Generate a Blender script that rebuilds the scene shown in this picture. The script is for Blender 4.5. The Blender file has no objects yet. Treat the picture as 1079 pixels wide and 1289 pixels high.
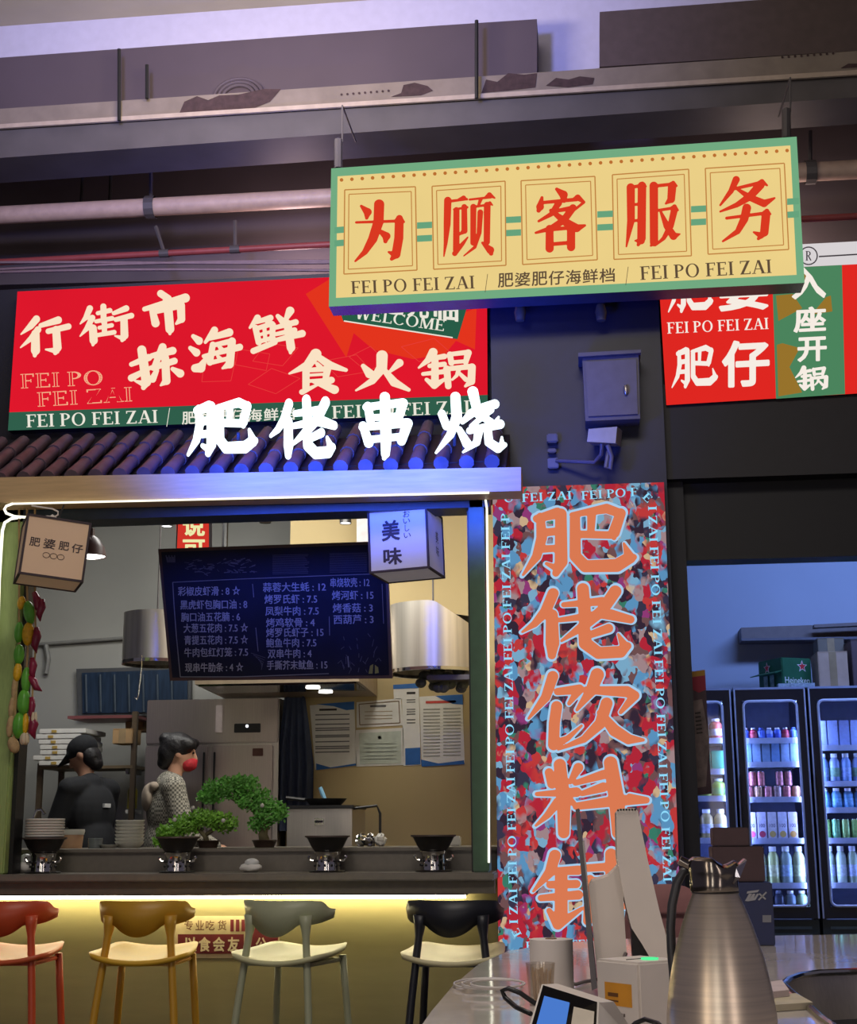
import bpy, bmesh, math, random
import numpy as np
from mathutils import Vector, Matrix
from mathutils.geometry import tessellate_polygon

random.seed(7)
R = math.radians
scene = bpy.context.scene
COL = scene.collection

# ------------------------------------------------------------------ camera
IW, IH, FPX = 1079.0, 1289.0, 1775.0
CAM = Vector((0.0, 0.0, 1.25))
YAW, PITCH, ROLL = R(6.3), R(12.87), R(0.4)
_f0 = Vector((-math.sin(YAW), math.cos(YAW), 0))
_r0 = Vector((math.cos(YAW), math.sin(YAW), 0))
_fw = _f0 * math.cos(PITCH) + Vector((0, 0, 1)) * math.sin(PITCH)
_up0 = -_f0 * math.sin(PITCH) + Vector((0, 0, 1)) * math.cos(PITCH)
_rt = _r0 * math.cos(ROLL) - _up0 * math.sin(ROLL)
_up = _up0 * math.cos(ROLL) + _r0 * math.sin(ROLL)
cam_data = bpy.data.cameras.new('camera')
cam_data.sensor_fit = 'VERTICAL'
cam_data.sensor_height = 36.0
cam_data.lens = FPX / IH * 36.0
cam_data.clip_end = 100
cam = bpy.data.objects.new('camera', cam_data)
COL.objects.link(cam)
m = Matrix.Identity(4)
for i in range(3):
    m[i][0], m[i][1], m[i][2], m[i][3] = _rt[i], _up[i], -_fw[i], CAM[i]
cam.matrix_world = m
scene.camera = cam

# ------------------------------------------------------------------ exposure, world, lamps
scene.view_settings.view_transform = 'Standard'
scene.view_settings.look = 'None'
scene.view_settings.gamma = 1.0
scene.view_settings.use_curve_mapping = False
scene.view_settings.exposure = 0.0
scene.cycles.max_bounces = 6
scene.cycles.diffuse_bounces = 3
scene.cycles.glossy_bounces = 3
scene.cycles.transparent_max_bounces = 8
scene.cycles.sample_clamp_indirect = 4.0
scene.cycles.caustics_reflective = False
scene.cycles.caustics_refractive = False
scene.cycles.use_denoising = True

world = bpy.data.worlds.new('world')
scene.world = world
world.use_nodes = True
_bg = world.node_tree.nodes['Background']
_bg.inputs[0].default_value = (0.30, 0.27, 0.36, 1)
_bg.inputs[1].default_value = 0.26

def lamp(name, kind, loc, power, color, size=0.5, size_y=None, target=None, spot=None):
    l = bpy.data.lights.new(name, kind)
    l.energy = power
    l.color = color
    if kind == 'AREA':
        l.size = size
        if size_y:
            l.shape = 'RECTANGLE'
            l.size_y = size_y
    else:
        l.shadow_soft_size = size
    if spot:
        l.spot_size = spot
        l.spot_blend = 0.8
    o = bpy.data.objects.new(name, l)
    COL.objects.link(o)
    o.location = loc
    if target is not None:
        o.rotation_euler = (Vector(target) - Vector(loc)).to_track_quat('-Z', 'Y').to_euler()
    return o

# hall and kitchen lamps; all others are unseen lights added as fill
lamp('hall_lamp', 'AREA', (-1.0, 1.6, 5.5), 70, (1.0, 0.92, 0.84), 2.2, 1.2, (-0.8, 5.0, 1.0))
lamp('front_fill_lamp', 'AREA', (-3.0, -2.6, 1.7), 22, (1.0, 0.84, 0.68), 0.45, 2.6, (-1.2, 6.5, 1.9))  # added lamps behind the camera: frontal fill and streaks for the thermos to reflect
lamp('front_fill_lamp', 'AREA', (-0.9, -3.0, 1.7), 17, (1.0, 0.94, 0.86), 0.30, 2.6, (-0.8, 6.5, 1.9))
lamp('front_fill_lamp', 'AREA', (2.0, -2.4, 1.7), 16, (1.0, 0.86, 0.80), 0.35, 2.6, (0.5, 6.5, 1.9))
lamp('ceiling_fill_lamp', 'AREA', (-1.6, 5.4, 4.8), 62, (1.0, 0.84, 0.58), 1.2, 0.3, (-1.8, 6.5, 6.1))  # unseen warm light added to brighten the ceiling
lamp('far_wall_fill_lamp', 'POINT', (-1.7, 8.05, 4.7), 16, (1.0, 0.70, 0.70), 0.15)  # unseen point lights added to lift the dark far wall
lamp('far_wall_fill_lamp', 'POINT', (1.2, 8.05, 4.7), 12, (1.0, 0.72, 0.62), 0.15)
lamp('kitchen_lamp', 'AREA', (-1.3, 7.68, 3.25), 46, (1.0, 0.96, 0.86), 1.4, 0.25, (-1.1, 9.3, 0.9))
lamp('counter_fill_lamp', 'AREA', (0.4, 2.4, 5.2), 36, (1.0, 0.90, 0.78), 0.9, 0.5, (0.7, 2.7, 0))  # unseen downlight added to brighten the near counter and its objects
lamp('kitchen_lamp', 'AREA', (-2.8, 8.4, 3.75), 44, (0.98, 0.97, 0.92), 1.6, 0.8, (-2.8, 9.0, 0))
lamp('drinks_fill_lamp', 'AREA', (2.2, 9.0, 3.9), 70, (0.25, 0.42, 1.0), 2.0, 0.3, (1.9, 10.8, 1.9))  # unseen blue light added to tint the wall above the refrigerators
lamp('blue_fill_spot', 'SPOT', (-1.6, 2.2, 4.3), 900, (0.30, 0.34, 1.0), 0.3, None, (-1.6, 7.3, 5.75), R(60))  # unseen spot added to throw blue on the upper beam

# ------------------------------------------------------------------ pixel rays onto real planes
def ray(px, py):
    return (_fw * FPX + _rt * (px - IW / 2) + _up * (IH / 2 - py)).normalized()

class Plane:
    def __init__(self, p, n):
        self.p, self.n = Vector(p), Vector(n).normalized()
    def hit(self, px, py, off=0.0):
        d = ray(px, py)
        t = ((self.p + self.n * off) - CAM).dot(self.n) / d.dot(self.n)
        return CAM + d * t

def PY(Y):
    return Plane((0, Y, 0), (0, -1, 0))
def PZ(z):
    return Plane((0, 0, z), (0, 0, 1))
def at(px, py, Y):
    return PY(Y).hit(px, py)
def atz(px, py, z):
    return PZ(z).hit(px, py)

# ------------------------------------------------------------------ materials
def lin(c):
    return tuple(((v / 255.0) / 12.92 if v / 255.0 <= 0.04045 else ((v / 255.0 + 0.055) / 1.055) ** 2.4) for v in c)

_mats = {}
def mat(name, rgb, rough=0.55, metal=0.0, var=0.10, scale=18.0, bump=0.0, emit=None, strength=1.0, stretch=None):
    if name in _mats:
        return _mats[name]
    mt = bpy.data.materials.new(name)
    mt.use_nodes = True
    nt = mt.node_tree
    b = nt.nodes['Principled BSDF']
    b.inputs['Roughness'].default_value = rough
    b.inputs['Metallic'].default_value = metal
    c = lin(rgb)
    tc = nt.nodes.new('ShaderNodeTexCoord')
    nz = nt.nodes.new('ShaderNodeTexNoise')
    nz.inputs['Scale'].default_value = scale
    nz.inputs['Detail'].default_value = 4
    if stretch:
        mp = nt.nodes.new('ShaderNodeMapping')
        mp.inputs['Scale'].default_value = stretch
        nt.links.new(tc.outputs['Object'], mp.inputs[0])
        nt.links.new(mp.outputs[0], nz.inputs['Vector'])
    else:
        nt.links.new(tc.outputs['Object'], nz.inputs['Vector'])
    rp = nt.nodes.new('ShaderNodeValToRGB')
    rp.color_ramp.elements[0].position = 0.3
    rp.color_ramp.elements[1].position = 0.7
    rp.color_ramp.elements[0].color = (*[v * (1 - var) for v in c], 1)
    rp.color_ramp.elements[1].color = (*[min(1, v * (1 + var)) for v in c], 1)
    nt.links.new(nz.outputs['Fac'], rp.inputs[0])
    nt.links.new(rp.outputs[0], b.inputs['Base Color'])
    if bump:
        bp = nt.nodes.new('ShaderNodeBump')
        bp.inputs['Strength'].default_value = bump
        bp.inputs['Distance'].default_value = 0.01
        nt.links.new(nz.outputs['Fac'], bp.inputs['Height'])
        nt.links.new(bp.outputs[0], b.inputs['Normal'])
    if emit:
        b.inputs['Emission Color'].default_value = (*lin(emit), 1)
        b.inputs['Emission Strength'].default_value = strength
    _mats[name] = mt
    return mt

def glow(name, rgb, strength=1.0, var=0.0, scale=6.0):
    """a lit sign face: a printed film over a lamp box"""
    if name in _mats:
        return _mats[name]
    mt = bpy.data.materials.new(name)
    mt.use_nodes = True
    nt = mt.node_tree
    nt.nodes.remove(nt.nodes['Principled BSDF'])
    e = nt.nodes.new('ShaderNodeEmission')
    c = lin(rgb)
    e.inputs[1].default_value = strength
    if var:
        tc = nt.nodes.new('ShaderNodeTexCoord')
        nz = nt.nodes.new('ShaderNodeTexNoise')
        nz.inputs['Scale'].default_value = scale
        nt.links.new(tc.outputs['Object'], nz.inputs['Vector'])
        rp = nt.nodes.new('ShaderNodeValToRGB')
        rp.color_ramp.elements[0].color = (*[v * (1 - var) for v in c], 1)
        rp.color_ramp.elements[1].color = (*[v * (1 + var) for v in c], 1)
        nt.links.new(nz.outputs['Fac'], rp.inputs[0])
        nt.links.new(rp.outputs[0], e.inputs[0])
    else:
        e.inputs[0].default_value = (*c, 1)
    nt.links.new(e.outputs[0], nt.nodes['Material Output'].inputs[0])
    _mats[name] = mt
    return mt

def glass_mat(name, tint=(0.9, 0.95, 1.0), gloss=0.07, rough=0.03):
    if name in _mats:
        return _mats[name]
    mt = bpy.data.materials.new(name)
    mt.use_nodes = True
    nt = mt.node_tree
    nt.nodes.remove(nt.nodes['Principled BSDF'])
    t = nt.nodes.new('ShaderNodeBsdfTransparent')
    t.inputs[0].default_value = (*tint, 1)
    g = nt.nodes.new('ShaderNodeBsdfGlossy')
    g.inputs['Roughness'].default_value = rough
    mx = nt.nodes.new('ShaderNodeMixShader')
    mx.inputs[0].default_value = gloss
    nt.links.new(t.outputs[0], mx.inputs[1])
    nt.links.new(g.outputs[0], mx.inputs[2])
    nt.links.new(mx.outputs[0], nt.nodes['Material Output'].inputs[0])
    _mats[name] = mt
    return mt

def crowd_screen(name):
    """LED screen showing a blurred, busy street market: cells of strong colour"""
    mt = bpy.data.materials.new(name)
    mt.use_nodes = True
    nt = mt.node_tree
    nt.nodes.remove(nt.nodes['Principled BSDF'])
    L = nt.links.new
    tc = nt.nodes.new('ShaderNodeTexCoord')
    mp = nt.nodes.new('ShaderNodeMapping')
    mp.inputs['Scale'].default_value = (1.0, 1.0, 0.75)
    L(tc.outputs['Object'], mp.inputs[0])
    wob = nt.nodes.new('ShaderNodeTexNoise')
    wob.inputs['Scale'].default_value = 30
    wob.inputs['Detail'].default_value = 1
    L(mp.outputs[0], wob.inputs['Vector'])
    add = nt.nodes.new('ShaderNodeMixRGB')
    add.blend_type = 'ADD'
    add.inputs[0].default_value = 0.03
    L(mp.outputs[0], add.inputs[1])
    L(wob.outputs['Color'], add.inputs[2])
    pal = [(0.0, (56, 42, 58)), (0.16, (186, 42, 60)), (0.33, (96, 154, 200)), (0.42, (60, 56, 78)), (0.53, (168, 140, 144)),
           (0.61, (200, 62, 62)), (0.72, (128, 178, 210)), (0.79, (116, 82, 84)), (0.89, (150, 62, 124)), (0.925, (60, 128, 108)), (0.96, (214, 182, 144))]
    def cells(scale, ch):
        v = nt.nodes.new('ShaderNodeTexVoronoi')
        v.inputs['Scale'].default_value = scale
        L(add.outputs[0], v.inputs['Vector'])
        sp = nt.nodes.new('ShaderNodeSeparateColor')
        L(v.outputs['Color'], sp.inputs[0])
        rp = nt.nodes.new('ShaderNodeValToRGB')
        rp.color_ramp.interpolation = 'CONSTANT'
        while len(rp.color_ramp.elements) < len(pal):
            rp.color_ramp.elements.new(0.5)
        for el, (p, c) in zip(rp.color_ramp.elements, pal):
            el.position = p
            el.color = (*lin(c), 1)
        L(sp.outputs[ch], rp.inputs[0])
        return rp.outputs[0]
    big, mid, small = cells(12, 0), cells(24, 1), cells(46, 2)
    def mask(scale, lo, hi):
        n_ = nt.nodes.new('ShaderNodeTexNoise')
        n_.inputs['Scale'].default_value = scale
        L(mp.outputs[0], n_.inputs['Vector'])
        mr = nt.nodes.new('ShaderNodeMapRange')
        mr.inputs[1].default_value = lo
        mr.inputs[2].default_value = hi
        L(n_.outputs['Fac'], mr.inputs[0])
        return mr.outputs[0]
    m1 = nt.nodes.new('ShaderNodeMixRGB')
    L(mask(9, .40, .50), m1.inputs[0]); L(big, m1.inputs[1]); L(mid, m1.inputs[2])
    mx = nt.nodes.new('ShaderNodeMixRGB')
    L(mask(14, .54, .64), mx.inputs[0]); L(m1.outputs[0], mx.inputs[1]); L(small, mx.inputs[2])
    e = nt.nodes.new('ShaderNodeEmission')
    e.inputs[1].default_value = 0.86
    L(mx.outputs[0], e.inputs[0])
    L(e.outputs[0], nt.nodes['Material Output'].inputs[0])
    return mt

def check_mat(name, c1, c2, scale):
    mt = bpy.data.materials.new(name)
    mt.use_nodes = True
    nt = mt.node_tree
    b = nt.nodes['Principled BSDF']
    b.inputs['Roughness'].default_value = 0.9
    tc = nt.nodes.new('ShaderNodeTexCoord')
    ck = nt.nodes.new('ShaderNodeTexChecker')
    ck.inputs['Scale'].default_value = scale
    ck.inputs['Color1'].default_value = (*lin(c1), 1)
    ck.inputs['Color2'].default_value = (*lin(c2), 1)
    nt.links.new(tc.outputs['Object'], ck.inputs['Vector'])
    nt.links.new(ck.outputs[0], b.inputs['Base Color'])
    return mt

# ------------------------------------------------------------------ mesh builder
class MB:
    def __init__(self):
        self.v, self.f = [], []
    def add(self, vs, fs):
        o = len(self.v)
        self.v += [tuple(p) for p in vs]
        self.f += [tuple(i + o for i in f) for f in fs]
        return self
    def box(self, lo, hi, bevel=0.0):
        (x0, y0, z0), (x1, y1, z1) = lo, hi
        x0, x1 = sorted((x0, x1)); y0, y1 = sorted((y0, y1)); z0, z1 = sorted((z0, z1))
        if bevel:
            bm = bmesh.new()
            r = bmesh.ops.create_cube(bm, size=1)
            for v in bm.verts:
                v.co = Vector((x0 + (v.co.x + .5) * (x1 - x0), y0 + (v.co.y + .5) * (y1 - y0), z0 + (v.co.z + .5) * (z1 - z0)))
            bmesh.ops.bevel(bm, geom=bm.edges[:], offset=bevel, segments=2, affect='EDGES')
            bm.verts.index_update()
            self.add([v.co[:] for v in bm.verts], [[v.index for v in f.verts] for f in bm.faces])
            bm.free()
            return self
        vs = [(x0, y0, z0), (x1, y0, z0), (x1, y1, z0), (x0, y1, z0), (x0, y0, z1), (x1, y0, z1), (x1, y1, z1), (x0, y1, z1)]
        return self.add(vs, [(0, 3, 2, 1), (4, 5, 6, 7), (0, 1, 5, 4), (1, 2, 6, 5), (2, 3, 7, 6), (3, 0, 4, 7)])
    def prism(self, pts, vec):
        """front polygon pts (3D) swept along vec"""
        n = len(pts)
        vec = Vector(vec)
        a = [Vector(p) for p in pts]
        b = [p + vec for p in a]
        tr = tessellate_polygon([a])
        fs = [tuple(t) for t in tr] + [tuple(i + n for i in reversed(t)) for t in tr]
        fs += [(i, (i + 1) % n, n + (i + 1) % n, n + i) for i in range(n)]
        return self.add(a + b, fs)
    def tube(self, path, r, n=10, cap=True, squash=1.0):
        P = [Vector(p) for p in path]
        rs = r if isinstance(r, (list, tuple)) else [r] * len(P)
        vs, fs = [], []
        prev = None
        for i, p in enumerate(P):
            t = (P[min(i + 1, len(P) - 1)] - P[max(i - 1, 0)]).normalized()
            if prev is None:
                a = t.orthogonal().normalized()
            else:
                a = (prev - t * prev.dot(t))
                a = a.normalized() if a.length > 1e-6 else t.orthogonal().normalized()
            prev = a
            b = t.cross(a)
            for k in range(n):
                an = 2 * math.pi * k / n
                vs.append(p + a * math.cos(an) * rs[i] + b * math.sin(an) * rs[i] * squash)
        for i in range(len(P) - 1):
            for k in range(n):
                k2 = (k + 1) % n
                fs.append((i * n + k, i * n + k2, (i + 1) * n + k2, (i + 1) * n + k))
        if cap:
            fs.append(tuple(reversed(range(n))))
            fs.append(tuple(range((len(P) - 1) * n, len(P) * n)))
        return self.add(vs, fs)
    def lathe(self, prof, c, n=24, a0=0.0, a1=None):
        c = Vector(c)
        full = a1 is None
        m_ = n if full else n + 1
        vs, fs = [], []
        for (r, z) in prof:
            for k in range(m_):
                an = a0 + (2 * math.pi if full else a1 - a0) * k / n
                vs.append((c.x + r * math.cos(an), c.y + r * math.sin(an), c.z + z))
        for i in range(len(prof) - 1):
            for k in range(n):
                k2 = (k + 1) % m_
                fs.append((i * m_ + k, i * m_ + k2, (i + 1) * m_ + k2, (i + 1) * m_ + k))
        return self.add(vs, fs)
    def ellipsoid(self, c, r, rot=None, nu=14, nv=9):
        c = Vector(c)
        r = (r, r, r) if not isinstance(r, (tuple, list)) else r
        vs, fs = [], []
        for j in range(nv + 1):
            th = math.pi * j / nv
            for i in range(nu):
                ph = 2 * math.pi * i / nu
                p = Vector((r[0] * math.sin(th) * math.cos(ph), r[1] * math.sin(th) * math.sin(ph), r[2] * math.cos(th)))
                if rot is not None:
                    p = rot @ p
                vs.append(c + p)
        for j in range(nv):
            for i in range(nu):
                i2 = (i + 1) % nu
                fs.append((j * nu + i, (j + 1) * nu + i, (j + 1) * nu + i2, j * nu + i2))
        return self.add(vs, fs)
    def capsule(self, p0, r0, p1, r1, n=10):
        p0, p1 = Vector(p0), Vector(p1)
        d = (p1 - p0).normalized()
        path, rs = [], []
        for k in range(4, -1, -1):
            a = math.pi / 2 * k / 4.001
            path.append(p0 - d * r0 * math.sin(a)); rs.append(max(1e-4, r0 * math.cos(a)))
        for k in range(0, 5):
            a = math.pi / 2 * k / 4.001
            path.append(p1 + d * r1 * math.sin(a)); rs.append(max(1e-4, r1 * math.cos(a)))
        return self.tube(path, rs, n)
    def move(self, fn):
        self.v = [tuple(fn(Vector(p))) for p in self.v]
        return self
    def build(self, name, material, parent=None, smooth=False, base=None):
        off = Vector((0, 0, 0))
        if parent is not None:
            off = org(parent)
        elif base is not None:
            off = Vector(base)
        elif self.v:
            a = np.array(self.v)
            lo, hi = a.min(0), a.max(0)
            off = Vector(((lo[0] + hi[0]) / 2, (lo[1] + hi[1]) / 2, lo[2]))
        me = bpy.data.meshes.new(name)
        me.from_pydata([(p[0] - off.x, p[1] - off.y, p[2] - off.z) for p in self.v], [], self.f)
        bm = bmesh.new()
        bm.from_mesh(me)
        bmesh.ops.remove_doubles(bm, verts=bm.verts, dist=1e-6)
        if len(bm.faces) < 40000:
            bmesh.ops.recalc_face_normals(bm, faces=bm.faces)
        bm.to_mesh(me)
        bm.free()
        if smooth:
            me.polygons.foreach_set('use_smooth', [True] * len(me.polygons))
            if smooth != 'all':
                me.set_sharp_from_angle(angle=R(40))
        me.materials.append(material)
        o = bpy.data.objects.new(name, me)
        COL.objects.link(o)
        if parent is not None:
            o.parent = parent
            o['_o'] = tuple(off)
        else:
            o.location = off
            o['_o'] = tuple(off)
        return o

_org = {}
def org(o):
    return Vector(o['_o'])

def tag(o, label, cat, group=None):
    o['label'] = label
    o['category'] = cat
    if group:
        o['group'] = group
    return o

def thing(name, label, cat, loc=(0, 0, 0), group=None):
    o = bpy.data.objects.new(name, None)
    COL.objects.link(o)
    o.location = loc
    o.empty_display_size = 0.05
    o['_o'] = tuple(loc)
    return tag(o, label, cat, group)

def struct(o):
    o['kind'] = 'structure'
    return o

def copy_thing(root, loc, rz=None, label=None):
    r = root.copy()
    COL.objects.link(r)
    r.location = loc
    if rz is not None:
        r.rotation_euler.z = rz
    if label:
        r['label'] = label
    for ch in root.children:
        c = ch.copy()
        COL.objects.link(c)
        c.parent = r
        for g in ch.children:
            d = g.copy()
            COL.objects.link(d)
            d.parent = c
    return r

def slab(name, quad, plane, depth, material, parent=None, off=0.0):
    """a board whose front outline is given on a plane, depth metres thick away from the viewer"""
    pts = [plane.hit(px, py, off) for px, py in quad]
    return MB().prism(pts, -plane.n * depth).build(name, material, parent)

# ------------------------------------------------------------------ lettering
def strokes_field(strokes, N=84):
    """strokes: lists of (x, y, width); returns field (negative inside), xs, ys"""
    xs0 = min(p[0] - p[2] for s in strokes for p in s); xs1 = max(p[0] + p[2] for s in strokes for p in s)
    ys0 = min(p[1] - p[2] for s in strokes for p in s); ys1 = max(p[1] + p[2] for s in strokes for p in s)
    sz = max(xs1 - xs0, ys1 - ys0)
    pad = 0.08 * sz
    nx = int(N * (xs1 - xs0 + 2 * pad) / sz); ny = int(N * (ys1 - ys0 + 2 * pad) / sz)
    xs = np.linspace(xs0 - pad, xs1 + pad, nx); ys = np.linspace(ys0 - pad, ys1 + pad, ny)
    X, Y = np.meshgrid(xs, ys)
    F = np.full(X.shape, 1e9)
    for s in strokes:
        for (x0, y0, w0), (x1, y1, w1) in zip(s, s[1:]):
            dx, dy = x1 - x0, y1 - y0
            t = np.clip(((X - x0) * dx + (Y - y0) * dy) / max(1e-9, dx * dx + dy * dy), 0, 1)
            d = np.hypot(X - x0 - t * dx, Y - y0 - t * dy) - (w0 + t * (w1 - w0)) / 2
            F = np.minimum(F, d)
    return F, xs, ys

_fm = {}
def font_mesh(body):
    if body in _fm:
        return _fm[body]
    c = bpy.data.curves.new('lettering', 'FONT')
    c.body = body
    c.resolution_u = 3
    o = bpy.data.objects.new('lettering', c)
    COL.objects.link(o)
    me = bpy.data.meshes.new_from_object(o)
    V = np.array([(v.co.x, v.co.y) for v in me.vertices]) if len(me.vertices) else np.zeros((0, 2))
    T = [tuple(p.vertices) for p in me.polygons]
    bpy.data.objects.remove(o)
    bpy.data.curves.remove(c)
    bpy.data.meshes.remove(me)
    _fm[body] = (V, T)
    return V, T

def font_field(ch, kx, grow, N=80):
    V, T = font_mesh(ch)
    key = lambda i: (round(V[i][0], 5), round(V[i][1], 5))
    cnt = {}
    for t in T:
        for a, b in zip(t, t[1:] + t[:1]):
            ka, kb = key(a), key(b)
            if ka == kb:
                continue
            k = (ka, kb) if ka < kb else (kb, ka)
            cnt[k] = cnt.get(k, 0) + 1
    S = np.array([k for k, n in cnt.items() if n == 1])          # boundary segments
    S[:, :, 1] *= -1                                             # y down
    x0, y0 = S.reshape(-1, 2).min(0); x1, y1 = S.reshape(-1, 2).max(0)
    pad = 0.12
    xs = np.linspace(x0 - pad, x1 + pad, N); ys = np.linspace(y0 - pad, y1 + pad, N)
    X, Y = np.meshgrid(xs, ys)
    D = np.full(X.shape, 1e9)
    inside = np.zeros(X.shape, bool)
    for (ax, ay), (bx, by) in S:
        dx, dy = (bx - ax) * kx, by - ay
        t = np.clip(((X - ax) * kx * dx + (Y - ay) * dy) / max(1e-12, dx * dx + dy * dy), 0, 1)
        D = np.minimum(D, np.hypot((X - ax) * kx - t * dx, Y - ay - t * dy))
        if ay != by:
            c = ((Y >= min(ay, by)) & (Y < max(ay, by)))
            xc = ax + (Y - ay) * (bx - ax) / (by - ay)
            inside ^= c & (X < xc)
    return np.where(inside, -D, D) - grow, xs, ys

def contour(F, xs, ys, level=0.0):
    F = F - level
    ny, nx = F.shape
    pts, adj = {}, {}
    def pt(k):
        if k not in pts:
            kind, j, i = k
            if kind == 'h':
                a, b = F[j, i], F[j, i + 1]
                t = a / (a - b)
                pts[k] = (xs[i] + t * (xs[i + 1] - xs[i]), ys[j])
            else:
                a, b = F[j, i], F[j + 1, i]
                t = a / (a - b)
                pts[k] = (xs[i], ys[j] + t * (ys[j + 1] - ys[j]))
        return k
    S = F < 0
    mixed = S[:-1, :-1].astype(int) + S[1:, :-1] + S[:-1, 1:] + S[1:, 1:]
    for j, i in zip(*np.where((mixed > 0) & (mixed < 4))):
        a, b, c, d = S[j, i], S[j, i + 1], S[j + 1, i + 1], S[j + 1, i]
        e = []
        if a != b: e.append(pt(('h', j, i)))
        if b != c: e.append(pt(('v', j, i + 1)))
        if c != d: e.append(pt(('h', j + 1, i)))
        if d != a: e.append(pt(('v', j, i)))
        pairs = [(e[0], e[1])] if len(e) == 2 else ([(e[0], e[1]), (e[2], e[3])] if a else [(e[0], e[3]), (e[1], e[2])])
        for p, q in pairs:
            adj.setdefault(p, []).append(q)
            adj.setdefault(q, []).append(p)
    loops, seen = [], set()
    for s in adj:
        if s in seen:
            continue
        loop, cur, prev = [], s, None
        while cur is not None and cur not in seen:
            seen.add(cur)
            loop.append(pts[cur])
            nxt = [q for q in adj[cur] if q != prev and q not in seen]
            prev, cur = cur, (nxt[0] if nxt else None)
        if len(loop) > 5:
            out = []
            L = len(loop)
            for k in range(L):
                ax, ay = (out[-1] if out else loop[k - 1]); bx, by = loop[k]; cx, cy = loop[(k + 1) % L]
                area = abs((bx - ax) * (cy - ay) - (cx - ax) * (by - ay))
                if area > 0.02 * (xs[1] - xs[0]) ** 2 or not out:
                    out.append(loop[k])
            if len(out) > 3:
                loops.append(out)
    return loops

S1 = 4.296; S2 = 4.028
def _o(strokes, s, ox, oy):
    return [[(ox + x / s, oy + y / s, w / s) for x, y, w in st] for st in strokes]
BRUSH = {
 '肥': _o([[(305, 215, 40), (312, 330, 52), (285, 430, 44), (212, 532, 8)], [(285, 225, 36), (395, 195, 56)], [(415, 200, 56), (416, 460, 64), (388, 522, 34)],
          [(400, 500, 36), (338, 470, 14)], [(310, 303, 40), (400, 293, 36)], [(300, 392, 36), (400, 386, 32)],
          [(474, 204, 22), (660, 170, 48), (732, 196, 44)], [(735, 196, 50), (700, 300, 56), (700, 330, 20)], [(490, 220, 50), (492, 430, 56), (545, 485, 60), (715, 480, 66), (780, 440, 60), (805, 435, 30)],
          [(785, 440, 56), (752, 360, 8)], [(500, 310, 36), (692, 315, 36)], [(580, 190, 44), (575, 312, 32)]], S1, 0, 0),
 '佬': _o([[(372, 618, 56), (330, 720, 54), (270, 790, 34), (203, 836, 8)], [(365, 740, 60), (368, 900, 70), (365, 968, 40)],
          [(430, 682, 24), (640, 662, 44)], [(535, 592, 60), (548, 770, 64)], [(712, 606, 62), (640, 715, 58), (540, 800, 50), (418, 886, 10)], [(408, 768, 22), (640, 735, 46), (795, 765, 40), (690, 720, 20)],
          [(675, 815, 46), (565, 855, 34)], [(540, 800, 58), (548, 900, 66), (620, 955, 62), (740, 948, 62), (778, 915, 40)], [(765, 920, 50), (728, 848, 8)]], S1, 0, 0),
 '饮': [[(695, 846, 13), (686, 872, 11), (664, 899, 2)], [(701, 865, 8), (729, 862, 11), (716, 880, 4)], [(700, 884, 13), (697, 905, 13), (696, 932, 13)], [(697, 932, 11), (714, 924, 6), (732, 908, 2)],
        [(752, 844, 16), (744, 864, 13), (726, 888, 3)], [(738, 863, 8), (790, 865, 13), (800, 870, 11), (782, 891, 4)], [(764, 880, 14), (756, 905, 13), (735, 925, 8), (702, 938, 2)], [(756, 892, 8), (774, 914, 14), (792, 925, 12), (811, 926, 3)]],
 '料': _o([[(385, 285, 58), (405, 480, 66), (405, 640, 54)], [(330, 325, 40), (345, 385, 44)], [(480, 300, 46), (438, 375, 20)], [(268, 438, 18), (470, 428, 46)], [(375, 480, 44), (320, 550, 30), (262, 603, 8)], [(430, 465, 40), (475, 505, 14)],
          [(465, 380, 24), (608, 336, 44)], [(500, 435, 24), (608, 402, 46)], [(470, 502, 34), (700, 470, 54), (828, 470, 30), (740, 445, 16)], [(645, 275, 64), (678, 480, 76), (685, 640, 60)]], S2, 0, 0),
 '铺': _o([[(360, 742, 56), (335, 830, 50), (248, 936, 8)], [(350, 828, 36), (480, 822, 46)], [(335, 900, 36), (470, 896, 40)], [(288, 972, 30), (480, 955, 46)], [(392, 850, 60), (392, 1060, 62)], [(330, 1040, 24), (375, 1115, 50), (500, 1028, 14)],
          [(505, 812, 36), (800, 792, 46)], [(650, 735, 56), (652, 1130, 52)], [(540, 870, 42), (530, 1095, 44)], [(760, 870, 52), (772, 1100, 50)], [(540, 880, 34), (770, 868, 36)], [(540, 950, 30), (760, 944, 30)], [(540, 1020, 30), (760, 1014, 30)], [(735, 738, 34), (778, 775, 30)]], S2, 0, 0),
 '串': [[(650, 290, 26), (654, 420, 30), (652, 470, 22), (648, 484, 8)], [(597, 318, 20), (605, 362, 22)], [(592, 322, 18), (705, 308, 22)], [(706, 310, 26), (692, 360, 20)], [(605, 356, 16), (695, 350, 16)],
        [(582, 380, 20), (600, 436, 24)], [(580, 386, 18), (715, 372, 24)], [(720, 374, 28), (702, 430, 22)], [(600, 425, 18), (705, 415, 18)]],
 '烧': [[(868, 288, 28), (872, 350, 30), (852, 405, 22), (808, 460, 5)], [(826, 340, 22), (840, 378, 22)], [(918, 338, 24), (890, 365, 12)], [(880, 388, 16), (904, 432, 26)],
        [(928, 326, 18), (990, 310, 26)], [(922, 272, 30), (938, 340, 24), (990, 372, 16), (1002, 350, 4)], [(978, 328, 18), (918, 378, 12)], [(912, 392, 18), (1006, 372, 26)],
        [(940, 395, 24), (934, 428, 20), (892, 458, 4)], [(968, 388, 22), (972, 428, 24), (1000, 446, 26), (1020, 436, 14)], [(1012, 440, 18), (1012, 412, 4)]],
}

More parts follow.
